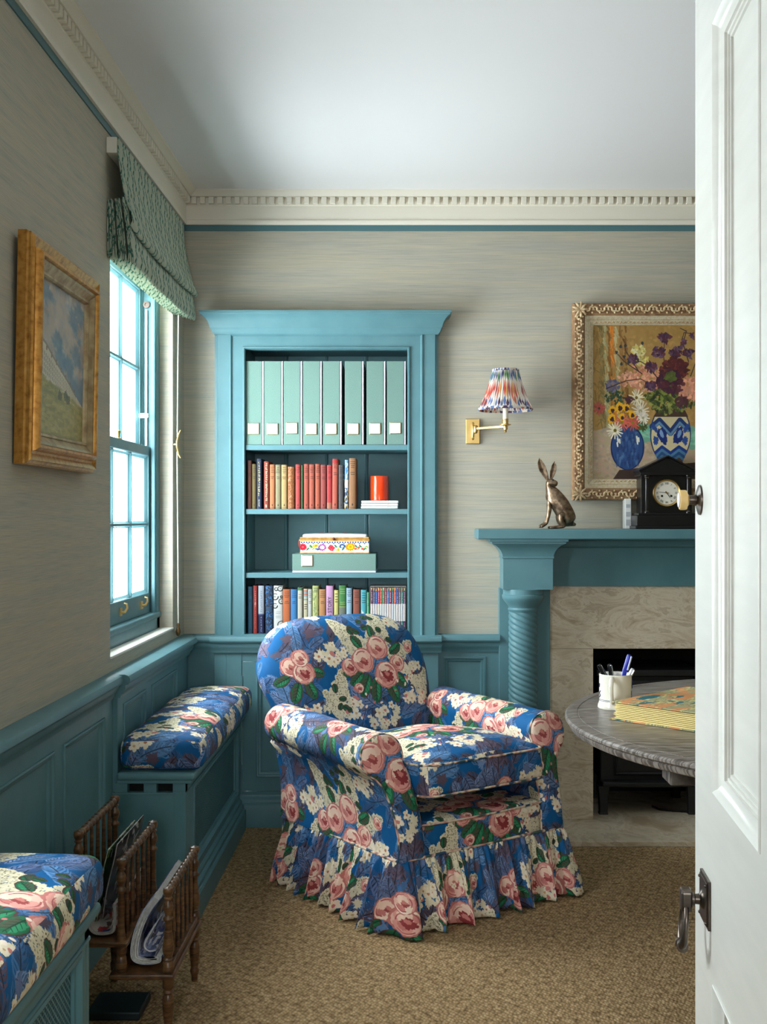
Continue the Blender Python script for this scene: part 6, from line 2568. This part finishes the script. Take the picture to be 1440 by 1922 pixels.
# blind cord with cleat and acorn
cd = thing('blind_cord', 'white blind cord with brass acorn weight beside window', 'cord', (XL + 0.008, 4.296, 2.0))
m = MB()
m.tube([(0.012, 0, 0.05), (0.008, 0.003, -0.25), (0.006, 0.002, -0.55), (0.008, 0.006, -0.9), (0.010, 0.004, -1.182)], 0.0022, 6)
m.build('cord', M['cord'], cd, smooth=60)
m = MB()
m.lathe([(0, 0.0), (0.006, 0.004), (0.0095, 0.014), (0.010, 0.02), (0.006, 0.032), (0.0045, 0.038), (0.006, 0.044), (0.004, 0.05), (0.0, 0.052)], (0.010, 0.004, -1.232), n=14)
m.build('acorn', new_mat('dark_brass', (110, 84, 52), 0.35, 0.8), cd, smooth=60)
m = MB()
m.tube([(0.020, 0, -0.446), (0.012, 0, -0.462), (0.006, 0, -0.49), (0.006, 0, -0.51), (0.012, 0, -0.538), (0.020, 0, -0.552)], [0.003, 0.004, 0.0055, 0.0055, 0.004, 0.003], 8)
m.tube([(0.006, 0, -0.50), (-0.0075, 0, -0.50)], 0.005, 8)
m.build('cleat', M['brass'], cd, smooth=60)

# ------------------------------------------------------------------ armchair
ac = thing('armchair', 'deep rolled-arm armchair in blue floral chintz with gathered skirt', 'armchair', (0.246, 3.495, 0), (0, 0, math.radians(36)))
CZ = M['chintz']
PI_ = M['piping']


def apart(mb, name, mat=CZ, **kw):
    kw.setdefault('fix', False)
    return mb.build(name, mat, ac, **kw)


def sstep(a, b, x):
    t = max(0, min(1, (x - a) / (b - a)))
    return t * t * (3 - 2 * t)


# arms: scroll section swept from the raked front to the back
def arm_section(grow=1.0):
    """(u, z) outline for the arm on the +u side, from inner foot over the roll to the outer foot"""
    pts = [(0.240, 0.205), (0.240, 0.27), (0.243, 0.34), (0.247, 0.40), (0.252, 0.445)]
    cu, cz, r = 0.335, 0.507, 0.066 * grow
    for k in range(0, 25):
        a = math.radians(198 - k * (198 + 62) / 24)
        pts.append((cu + r * 1.12 * math.cos(a), cz + r * math.sin(a)))
    pts += [(0.350, 0.425), (0.338, 0.385), (0.330, 0.34), (0.326, 0.28), (0.327, 0.235), (0.330, 0.205)]
    return pts


def front_v(z):
    return 0.004 + 0.085 * sstep(0.24, 0.56, z)


for sd_ in (-1, 1):
    base = arm_section()
    nv = 26
    rows = []
    for j in range(nv + 1):
        t = j / nv
        row = []
        for (u, z) in base:
            zz = z + (0.016 * t if z > 0.42 else 0.016 * t * (z - 0.2) / 0.22)
            v = front_v(z) * (1 - t) + 0.66 * t
            uu = u + (0.022 * t if z < 0.45 else 0.006 * t)
            if 0.43 < z:
                uu += 0.003 * math.sin(t * 9 + z * 30)
            row.append((sd_ * uu, v, zz))
        rows.append(row)
    arc = [0]
    for i in range(1, len(base)):
        arc.append(arc[-1] + math.hypot(base[i][0] - base[i - 1][0], base[i][1] - base[i - 1][1]))
    m = MB()
    A0 = arc[-1]
    # straight grain: v runs down the outside, so the print stands upright there
    m.loft(rows, False, False, uv=lambda i, j: (0.48 - 0.62 * j / nv, (0.468 + A0 - arc[i]) if sd_ < 0 else (0.193 + arc[i])))
    m.add(rows[-1], [tuple(range(len(base)))], [[(p[0], p[2]) for p in rows[-1]]])
    o = apart(m, 'arm', smooth=75)
    # slightly padded front scroll panel with a row of gathers left plain
    fr, fr2 = [], []
    cu = sum(p[0] for p in base) / len(base)
    m = MB()
    rings = []
    for s in (1.0, 0.985, 0.94, 0.8, 0.55, 0.25):
        ring = []
        for (u, z) in base:
            # shrink towards a spine that follows the panel
            sx = 0.285 + (0.335 - 0.285) * sstep(0.36, 0.50, z)
            sz = z if z < 0.5 else 0.5
            sz = max(0.235, min(0.505, z))
            uu = sx + (u - sx) * s
            z2 = sz + (z - sz) * s
            bulge = {1.0: 0.0, 0.985: 0.006, 0.94: 0.011, 0.8: 0.016, 0.55: 0.018, 0.25: 0.0185}[s]
            ring.append((sd_ * uu, front_v(z2) - bulge, z2))
        rings.append(ring)
    m.loft(rings, True, False, uv=lambda i, j: (rings[min(j, len(rings) - 1)][i % len(base)][0] * 1.0 + (0.55 if sd_ < 0 else -0.13), rings[min(j, len(rings) - 1)][i % len(base)][2] + 0.02))
    last = rings[-1]
    n = len(last)
    m.add(last, [tuple(range(n))], [[(p[0] + (0.55 if sd_ < 0 else -0.13), p[2] + 0.02) for p in last]])
    apart(m, 'arm_front', smooth=75, fix=True)
    m = MB()
    m.tube([(sd_ * (u + (0.001 if u > 0.3 else -0.001)), front_v(z) - 0.002, z) for u, z in base], 0.0034, 8)
    apart(m, 'piping', PI_, smooth=75)

# back: a soft slab with a round-shouldered outline, raked backwards
def back_outline(n=96):
    out = []
    for k in range(n):
        a = 2 * math.pi * k / n
        c, s = math.cos(a), math.sin(a)
        e = 2.0 / 3.7
        x = math.copysign(abs(c) ** e, c)
        z = math.copysign(abs(s) ** (e * (1.18 if s > 0 else 0.8)), s)
        zz = 0.545 + z * (0.318 if z > 0 else 0.33)
        w = 0.296 + 0.062 * sstep(0.40, 0.70, zz)
        out.append((x * w - 0.020 * sstep(0.5, 0.7, zz), zz))
    return out


BO = back_outline()
nb = len(BO)


def back_pt(u, z, off):
    v = 0.655 + (z - 0.30) * 0.335 - 0.02 * math.cos(u * 4.2)
    return (u, v + off, z)


TH = 0.078
m = MB()
rings = []
RH = [0.03, 0.2, 0.4, 0.6, 0.75, 0.85, 0.91, 0.95, 0.98, 1.0]
seq = [(r, -1) for r in RH] + [(r, 1) for r in RH[::-1][1:]]
for r, s in seq:
    ring = []
    for (u, z) in BO:
        uu = u * r
        zz = 0.56 + (z - 0.56) * r
        t = TH * (1 - r ** 7) ** 0.5
        if s < 0:
            t += 0.012 * (1 - r ** 2)
        ring.append(back_pt(uu, zz, s * t))
    rings.append(ring)

karc = [RH[0]]
for q in range(1, len(seq)):
    (ra, sa), (rb_, sb) = seq[q - 1], seq[q]
    ta, tb_ = sa * TH * (1 - ra ** 7) ** 0.5, sb * TH * (1 - rb_ ** 7) ** 0.5
    karc.append(karc[-1] + math.hypot((rb_ - ra) * 0.32, tb_ - ta) / 0.32)


def back_uv(i, j):
    u, z = BO[i % nb]
    k = karc[min(j, len(seq) - 1)]
    return (u * k + 0.165, (z - 0.56) * k * 1.05 + 0.376)


m.loft(rings, True, False, uv=back_uv)
for ring, q in ((rings[0], 0), (rings[-1], len(seq) - 1)):
    m.add(ring, [tuple(range(nb))], [[back_uv(i, q) for i in range(nb)]])
apart(m, 'back', smooth=75, fix=True)

# seat base with its bowed front edge
def deck(p):
    return Vector((p.x, p.y - 0.012 * (1 - (p.x / 0.26) ** 2) * (1 if p.y < 0.2 else 0), p.z))


m = MB()
m.rbox(0.246, 0.315, 0.082, 0.022, 22, 0.014, 0.004, C=(0, 0.319, 0.226), fn=deck)
apart(m, 'seat_base', smooth=70, uvo=(0.20, 0.74))
m = MB()
m.tube([(-0.243 + 0.486 * k / 20, 0.006 - 0.014 * (1 - (1 - k / 10) ** 2), 0.302) for k in range(21)], 0.0034, 8)
apart(m, 'piping', PI_, smooth=75)

# outside back and sides down to the skirt
m = MB()
for s in (-1, 1):
    pass
rows = []
for j in range(15):
    t = j / 14
    z = 0.205 + t * 0.40
    rows.append([(-0.322 + 0.644 * i / 24, 0.662 + 0.13 * t + 0.03 * (1 - (1 - i / 12) ** 2) * 0.6, z) for i in range(25)])
m.loft(rows, False, False, uv=lambda i, j: (0.7 * i / 24, 0.4 * j / 14))
apart(m, 'outside_back', smooth=75, solid=0.006)

# loose seat cushion, tipped up at the front, with piped edges
CT = Matrix.Translation((0, 0.272, 0.412)) @ Matrix.Rotation(math.radians(-4.5), 4, 'X')


def cush(p):
    q = p.copy()
    q.x += 0.012 * math.sin(q.y * 10) * (1 if abs(q.x) > 0.2 else 0) * 0.3
    q.z += 0.004 * math.sin(q.x * 22 + 1) * math.sin(q.y * 17) * (1 if q.z > 0 else 0.3)
    return CT @ q


m = MB()
m.rbox(0.236, 0.292, 0.056, 0.026, 30, 0.062, 0.012, fn=cush)
apart(m, 'seat_cushion', smooth=70, uvo=(0.235, 0.53))
for z in (0.050, -0.050):
    pts = []
    hx, hy, r = 0.2395, 0.2955, 0.045
    m = MB()
    for (cx, cy, a0) in ((hx - r, hy - r, 0), (-hx + r, hy - r, R90), (-hx + r, -hy + r, 2 * R90), (hx - r, -hy + r, 3 * R90)):
        for i in range(9):
            a = a0 + R90 * i / 8
            x, y = cx + r * math.cos(a), cy + r * math.sin(a)
            fx, fy = max(0, 1 - (x / 0.24) ** 2), max(0, 1 - (y / 0.296) ** 2)
            pts.append((x, y))
    dense = []
    for i in range(len(pts)):
        (xa, ya), (xb, yb) = pts[i], pts[(i + 1) % len(pts)]
        n = max(1, int(math.hypot(xb - xa, yb - ya) / 0.03))
        dense += [(xa + (xb - xa) * k / n, ya + (yb - ya) * k / n) for k in range(n)]
    P3 = []
    for (x, y) in dense:
        fx, fy = max(0, 1 - (x / 0.2395) ** 2), max(0, 1 - (y / 0.2955) ** 2)
        b = 0.003
        xx = x + (b * fy if x > 0 else -b * fy) * (1 if abs(x) > 0.22 else 0)
        yy = y + (b * fx if y > 0 else -b * fx) * (1 if abs(y) > 0.27 else 0)
        P3.append(CT @ Vector((xx, yy, z * 0.86 + (0.004 if z > 0 else -0.001))))
    m.tube(P3, 0.0034, 8, True)
    apart(m, 'piping', PI_, smooth=75)

# gathered skirt
def skirt_path(n):
    """rounded rectangle around the body: list of (u, v, nu, nv, s)"""
    hx, v0, v1, r = 0.334, -0.006, 0.672, 0.03
    cy, hy = (v0 + v1) / 2, (v1 - v0) / 2
    raw = []
    for (cx, cyy, a0) in ((hx - r, cy + hy - r, 0), (-hx + r, cy + hy - r, R90), (-hx + r, cy - hy + r, 2 * R90), (hx - r, cy - hy + r, 3 * R90)):
        for i in range(13):
            a = a0 + R90 * i / 12
            raw.append((cx + r * math.cos(a), cyy + r * math.sin(a), math.cos(a), math.sin(a)))
    raw.append(raw[0])
    d = [0]
    for i in range(1, len(raw)):
        d.append(d[-1] + math.hypot(raw[i][0] - raw[i - 1][0], raw[i][1] - raw[i - 1][1]))
    L = d[-1]
    out = []
    k = 0
    for i in range(n):
        s = L * i / n
        while d[k + 1] < s:
            k += 1
        t = (s - d[k]) / max(1e-9, d[k + 1] - d[k])
        q = [raw[k][c] * (1 - t) + raw[k + 1][c] * t for c in range(4)]
        l = math.hypot(q[2], q[3])
        out.append((q[0], q[1], q[2] / l, q[3] / l, s))
    return out, L


rs = np.random.default_rng(12)
SN = 1500
SP, SL = skirt_path(SN)
# irregular gathers: phase runs unevenly round the skirt
nk = 36
wts = rs.uniform(0.55, 1.5, nk)
wts = np.cumsum(wts) / wts.sum()
amps = rs.uniform(0.55, 1.35, nk + 1)
lens = rs.uniform(-0.006, 0.004, nk + 1)
phase = np.interp(np.arange(SN) / SN, np.r_[0, wts], np.arange(nk + 1))
fine = np.cumsum(rs.uniform(0.6, 1.4, 150))
fine = np.interp(np.arange(SN) / SN, np.r_[0, fine / fine[-1]], np.arange(151))
rows = []
NZ = 18
for j in range(NZ + 1):
    t = j / NZ
    row = []
    for i in range(SN):
        u, v, nu, nv, s = SP[i]
        ph = phase[i]
        k = int(ph) % nk
        f = ph - int(ph)
        a_ = amps[k] * (1 - f) + amps[(k + 1) % nk] * f
        big = math.sin(2 * math.pi * ph)
        big = math.copysign(abs(big) ** 0.8, big)
        g_ = math.sin(2 * math.pi * fine[i])
        off = 0.004 + 0.052 * t ** 0.85 + big * 0.024 * a_ * (t ** 0.75) + g_ * 0.0040 * (1 - t) ** 1.2 * min(1, t * 8 + 0.3) + 0.003 * math.sin(5.1 * ph + 9 * t) * t
        tw = 0.012 * a_ * math.cos(2 * math.pi * ph) * t
        ll = lens[k] * (1 - f) + lens[(k + 1) % nk] * f
        z = 0.212 - t * (0.206 - max(0, ll * 0.8)) - 0
        row.append((u + nu * off - nv * tw, v + nv * off + nu * tw, max(0.003, z)))
    rows.append(row)
m = MB()
m.loft(rows, True, False, uv=lambda i, j: (SL * 1.85 * i / SN, 0.30 - 0.212 * j / NZ))
apart(m, 'skirt', smooth=80, solid=0.0016)
m = MB()
m.tube([(SP[i][0] + SP[i][2] * 0.003, SP[i][1] + SP[i][3] * 0.003, 0.2125) for i in range(0, SN, 10)], 0.0045, 8, True)
apart(m, 'piping', PI_, smooth=75)
for x in (-0.29, 0.29):
    for y in (0.05, 0.60):
        m = MB()
        m.lathe([(0.014, 0.0005), (0.022, 0.10), (0.024, 0.16)], (x, y, 0), n=14)
        apart(m, 'leg', M['rackwood'], smooth=50, fix=True)

# ------------------------------------------------------------------ round table
TX, TY, TR, TZ = 1.148, 2.752, 0.752, 0.728
tb = thing('round_table', 'round limed oak table with moulded rim, half behind the door', 'table', (TX, TY, 0))
OK = M['oak']
m = MB()
TP = [(0.0, -0.034), (TR - 0.05, -0.034), (TR - 0.018, -0.034), (TR - 0.012, -0.031), (TR - 0.009, -0.025), (TR - 0.008, -0.019), (TR - 0.011, -0.0165), (TR - 0.004, -0.0145), (TR, -0.011), (TR, -0.006), (TR - 0.004, -0.002),
      (TR - 0.018, 0.0), (TR - 0.030, 0.0002), (TR - 0.0315, -0.0012), (TR - 0.033, 0.0002), (0.0, 0.0002)]
rr = [(max(r, 0.001), z + TZ) for r, z in TP]
m.lathe(rr, (0, 0, 0), n=160)
m.build('table_top', OK, tb, smooth=28)
m = MB()
m.box(-0.585, 0.585, -0.355, -0.275, TZ - 0.078, TZ - 0.034)
m.build('bearer', OK, tb, bevel=0.003)
m = MB()
m.box(-0.585, 0.585, 0.275, 0.355, TZ - 0.078, TZ - 0.034)
m.build('bearer', OK, tb, bevel=0.003)
m = MB()
m.lathe([(0.20, 0.0005), (0.20, 0.02), (0.18, 0.04), (0.09, 0.07), (0.06, 0.12), (0.055, 0.30), (0.075, 0.42), (0.085, 0.52), (0.06, 0.58), (0.09, 0.63), (0.12, 0.655), (0.12, TZ - 0.0345)], (0, 0, 0), n=40)
m.build('pedestal', OK, tb, smooth=40)

# mug of pens ----------------------------------------------------------------
MX, MY = 0.542, 2.915
mg = thing('mug', 'cream mug with blue decoration holding pens on round table', 'mug', (MX, MY, TZ + 0.0008))
MR = 0.0415
prof = [(0.0, 0.0), (0.044, 0.0), (0.0455, 0.003), (0.045, 0.008), (0.0425, 0.014), (0.0415, 0.018), (0.0415, 0.084), (0.0418, 0.087), (0.0412, 0.0885), (0.0395, 0.087), (0.0385, 0.08), (0.0385, 0.008), (0.0, 0.006)]
m = MB()
m.lathe(prof, n=48, cap=False)
m.build('mug_body', M['ceramic'], mg, smooth=50)
m = MB()
hp = [(-0.0, -0.0408, 0.076), (0, -0.050, 0.081), (0, -0.062, 0.077), (0, -0.067, 0.062), (0, -0.062, 0.045), (0, -0.055, 0.033), (0, -0.053, 0.024), (0, -0.046, 0.020), (0, -0.0412, 0.022)]
m.tube(hp, [0.0062, 0.0064, 0.0062, 0.006, 0.0056, 0.0054, 0.0052, 0.0052, 0.0052], 10)
hd = m.build('handle', M['ceramic'], mg, smooth=70)
hd.rotation_euler = (0, 0, math.radians(-20))
m = MB()
for z in (0.0205, 0.0235):
    K = 48
    m.loft([[((MR + 0.0002 + 0.0003 * math.cos(q)) * math.cos(a), (MR + 0.0002 + 0.0003 * math.cos(q)) * math.sin(a), z + 0.0006 * math.sin(q)) for q in (0, R90, 2 * R90, 3 * R90)] for a in (2 * math.pi * i / K for i in range(K))], True, False, True)
m.build('blue_band', M['navy'], mg, smooth=60)
for (a0, pts) in ((-0.16, [(-0.008, 0.058), (-0.002, 0.066), (0.004, 0.074), (0.006, 0.082)]), (-0.16, [(-0.004, 0.052), (0.002, 0.060), (0.004, 0.070)]),
                  (math.pi + 0.18, [(-0.004, 0.028), (0.003, 0.034), (-0.003, 0.040), (0.004, 0.046)]), (math.pi + 0.10, [(0.0, 0.055), (0.002, 0.064)])):
    m = MB()
    m.tube([((MR + 0.0004) * math.cos(a0 + s / MR), (MR + 0.0004) * math.sin(a0 + s / MR), z) for s, z in pts], 0.0014, 6)
    m.build('blue_motif', M['navy'], mg, smooth=60)
for ch, s, z in (('S', -0.014, 0.040), ('o', -0.013, 0.029), ('y', -0.006, 0.044), ('e', -0.005, 0.032)):
    a = -0.42 + (s + 0.014) / MR * 0.8
    P = Vector((math.cos(a), math.sin(a), 0)) * (MR + 0.0003)
    text(ch, M['ink'], 0.014, mg, Matrix.Translation((P.x, P.y, z)) @ Matrix.Rotation(a + R90, 4, 'Z') @ Matrix.Rotation(R90, 4, 'X'), 'lettering', 0.0002)


def pen(name, label, base, top, r, mats, clip=None):
    """a pen standing in the mug: barrel, cap and clip"""
    b, t = Vector(base), Vector(top)
    ax = (t - b)
    L = ax.length
    ax = ax.normalized()
    rot = Vector((0, 0, 1)).rotation_difference(ax).to_euler()
    m = MB()
    m.lathe([(0.001, 0), (r * 0.8, 0.012), (r, 0.03), (r, L - 0.045)], n=14)
    o = m.build(name, mats[0], None, b, rot, smooth=50)
    tag(o, label, 'pen', 'pens in the mug')
    m = MB()
    m.lathe([(r * 1.12, L - 0.046), (r * 1.16, L - 0.044), (r * 1.1, L - 0.006), (r * 0.9, L - 0.001), (0, L)], n=14)
    m.build('cap', mats[1], o, smooth=50)
    if clip:
        m = MB()
        m.box(-0.0018, 0.0018, -r * 1.7, -r * 1.1, L - 0.040, L - 0.003)
        c = m.build('clip', clip, o, bevel=0.0006)
        c.rotation_euler = (0, 0, 0.5)
    return o


chrome = new_mat('chrome', (206, 208, 212), 0.15, 1)
bl = new_mat('blue_plastic', (24, 40, 170), 0.2)
blk = new_mat('black_plastic', (16, 16, 18), 0.2)
sil = new_mat('silver_plastic', (196, 198, 204), 0.25, 0.4)
MZ = TZ + 0.0095
pen('pen', 'black pen leaning left in the mug, square silver end', (MX + 0.016, MY + 0.006, MZ), (MX - 0.043, MY + 0.002, TZ + 0.112), 0.0056, (blk, blk), chrome)
pen('pen', 'black pen with silver clip, upright in the mug', (MX + 0.004, MY - 0.012, MZ), (MX - 0.0185, MY - 0.012, TZ + 0.116), 0.0052, (blk, blk), chrome)
pen('pen', 'bright blue pen, tallest in the mug', (MX + 0.002, MY + 0.010, MZ), (MX + 0.038, MY + 0.004, TZ + 0.138), 0.0062, (bl, bl), new_mat('pale_clip', (210, 216, 235), 0.3))
pen('pen', 'short silver grey pen leaning right in the mug', (MX - 0.008, MY - 0.006, MZ), (MX + 0.0445, MY - 0.010, TZ + 0.104), 0.0050, (sil, sil), chrome)

# concertina album with marbled covers ----------------------------------------
al = thing('album', 'concertina album with marbled orange and teal covers, yellow pages', 'album', (0.506, 2.745, TZ + 0.0008), (0, 0, math.radians(-45)))
aw, ad = 0.32, 0.34
m = MB()
m.box(-0.012, aw, -0.004, ad, 0, 0.003)
m.build('bottom_cover', M['marbled'], al, bevel=0.0008)
m = MB()
nP = 9
zz = 0.0034
for k in range(nP):
    hk = 0.0042
    tip = 0.004 * math.sin(k * 1.9)
    m.prism([(0.0 + tip, zz + hk * 0.3), (0.006, zz), (aw - 0.006, zz), (aw - 0.006, zz + hk * 0.62), (0.006, zz + hk * 0.62)], 'y', 0.001 + 0.001 * (k % 2), ad - 0.006)
    zz += hk
m.build('pages', M['yellowpage'], al)
m = MB()
m.box(-0.002, aw, -0.003, ad, zz + 0.0006, zz + 0.0036)
m.build('top_cover', M['marbled'], al, bevel=0.0008)

# ------------------------------------------------------------------ open white door at the right
hx_, hy_ = 0.325, 0.6735
ang = math.atan2(0.9965, 0.0839)
dr = struct(bpy.data.objects.new('door_1', None), 'white panelled door standing open at the right')
COL.objects.link(dr)
dr.location = (hx_, hy_, 0)
dr.rotation_euler = (0, 0, ang)
DW, DT = 0.883, 0.042                       # local x along the leaf, +y is the visible face
WH = M['white']
FD = frame_map((0, 0, 0), (1, 0, 0), (0, 0, 1), (0, 1, 0))
stl = 0.1354
xs_ = [0.0, stl, stl + 0.257, DW - stl - 0.257, DW - stl, DW]
for (a, b, nm) in ((xs_[0], xs_[1], 'stile'), (xs_[4], xs_[5], 'stile'), (xs_[2], xs_[3], 'muntin')):
    m = MB()
    m.box(a, b, -DT, 0, 0.008, 2.0)
    m.build(nm, WH, dr)
rails = [(0.008, 0.23), (0.633, 0.873), (1.843, 2.0)]
for (z0, z1) in rails:
    for (a, b) in ((xs_[1], xs_[2]), (xs_[3], xs_[4])):
        m = MB()
        m.box(a, b, -DT, 0, z0, z1)
        m.build('rail', WH, dr)
DM = [(0.0, 0.0), (0.0, 0.0015), (0.0015, 0.0025), (0.004, 0.001), (0.007, -0.003), (0.014, -0.007), (0.021, -0.009), (0.0215, -0.0125), (0.026, -0.0125), (0.0265, -0.015), (0.031, -0.015), (0.0315, -0.018), (0.036, -0.019)]
for (a, b) in ((xs_[1], xs_[2]), (xs_[3], xs_[4])):
    for (z0, z1) in ((0.23, 0.633), (0.873, 1.843)):
        m = MB()
        m.box(a - 0.002, b + 0.002, -DT + 0.008, -0.0188, z0 - 0.002, z1 + 0.002)
        m.build('panel', WH, dr)
        m = MB()
        m.ring(DM, FD, a, b, z0, z1)
        m.build('panel_moulding', WH, dr, smooth=30)
# knob with oval rosette
kn = bpy.data.objects.new('door_knob', None)
COL.objects.link(kn)
kn.parent = dr
kn.location = (DW - 0.041, 0.0, 1.244)
m = MB()
m.lathe([(0.0, 0.0), (0.0205, 0.0), (0.020, 0.0025), (0.013, 0.005), (0.008, 0.006), (0.0065, 0.010), (0.0065, 0.0155), (0.0, 0.0155)], (0, 0, 0), (0, 1, 0), 32)
m.build('rosette', M['ironware'], kn, smooth=40)
m = MB()
m.lathe([(0.0065, 0.0155), (0.010, 0.018), (0.0128, 0.0185), (0.0135, 0.020), (0.0135, 0.0265), (0.0125, 0.028), (0.0, 0.029)], (0, 0, 0), (0, 1, 0), 32)
m.build('knob_face', M['ivory'], kn, smooth=40)
m = MB()
m.lathe([(0, 0.0289), (0.010, 0.0286), (0.0095, 0.0296), (0, 0.0300)], (0, 0, 0), (0, 1, 0), 28)
m.build('knob_inlay', new_mat('mother_of_pearl', (226, 220, 224), 0.2), kn, smooth=40)
# ring pull on a square plate
hd = bpy.data.objects.new('ring_handle', None)
COL.objects.link(hd)
hd.parent = dr
hd.location = (DW - 0.088, 0.0, 0.724)
hd.scale = (0.77, 0.77, 0.77)
IW = M['ironware']
m = MB()
m.box(-0.038, 0.038, 0.0, 0.005, -0.041, 0.041)
m.box(-0.033, 0.033, 0.005, 0.007, -0.036, 0.036)
m.build('square_plate', IW, hd, bevel=0.002)
for x in (-0.029, 0.029):
    for z in (-0.031, 0.031):
        m = MB()
        m.ball((x, 0.007, z), 0.003, 6)
        m.build('screw', IW, hd, smooth=60)
m = MB()
m.lathe([(0.017, 0.006), (0.015, 0.010), (0.009, 0.013), (0.0085, 0.020), (0.012, 0.022), (0.012, 0.026), (0, 0.026)], (0, 0, 0), (0, 1, 0), 20)
m.build('spindle', IW, hd, smooth=40)
m = MB()
m.prism([(-0.014, -0.010), (-0.010, -0.020), (0.010, -0.020), (0.014, -0.010), (0.014, 0.014), (0.008, 0.018), (-0.008, 0.018), (-0.014, 0.014)], 'y', 0.026, 0.044)
m.build('boss', IW, hd, bevel=0.003)
m = MB()
pts = []
for k in range(28):
    a = 2 * math.pi * k / 28
    pts.append((0.024 * math.sin(a), 0.036 + 0.006 * (1 - math.cos(a)) * 0.5, -0.043 + 0.036 * math.cos(a)))
m.tube(pts, [0.0042 + 0.003 * max(0, -math.cos(2 * math.pi * k / 28)) for k in range(28)], 10, True)
m.build('ring', IW, hd, smooth=70)
m = MB()
for x in (-0.009, 0.009):
    m.lathe([(0.0068, -0.002), (0.0098, -0.0015), (0.0098, 0.0015), (0.0068, 0.002)], (x, 0.042, -0.0785), (1, 0, 0), 18)
m.lathe([(0.007, -0.008), (0.0088, 0.0), (0.007, 0.008)], (0, 0.042, -0.079), (1, 0, 0), 18)
m.build('ring_bead', IW, hd, smooth=40)
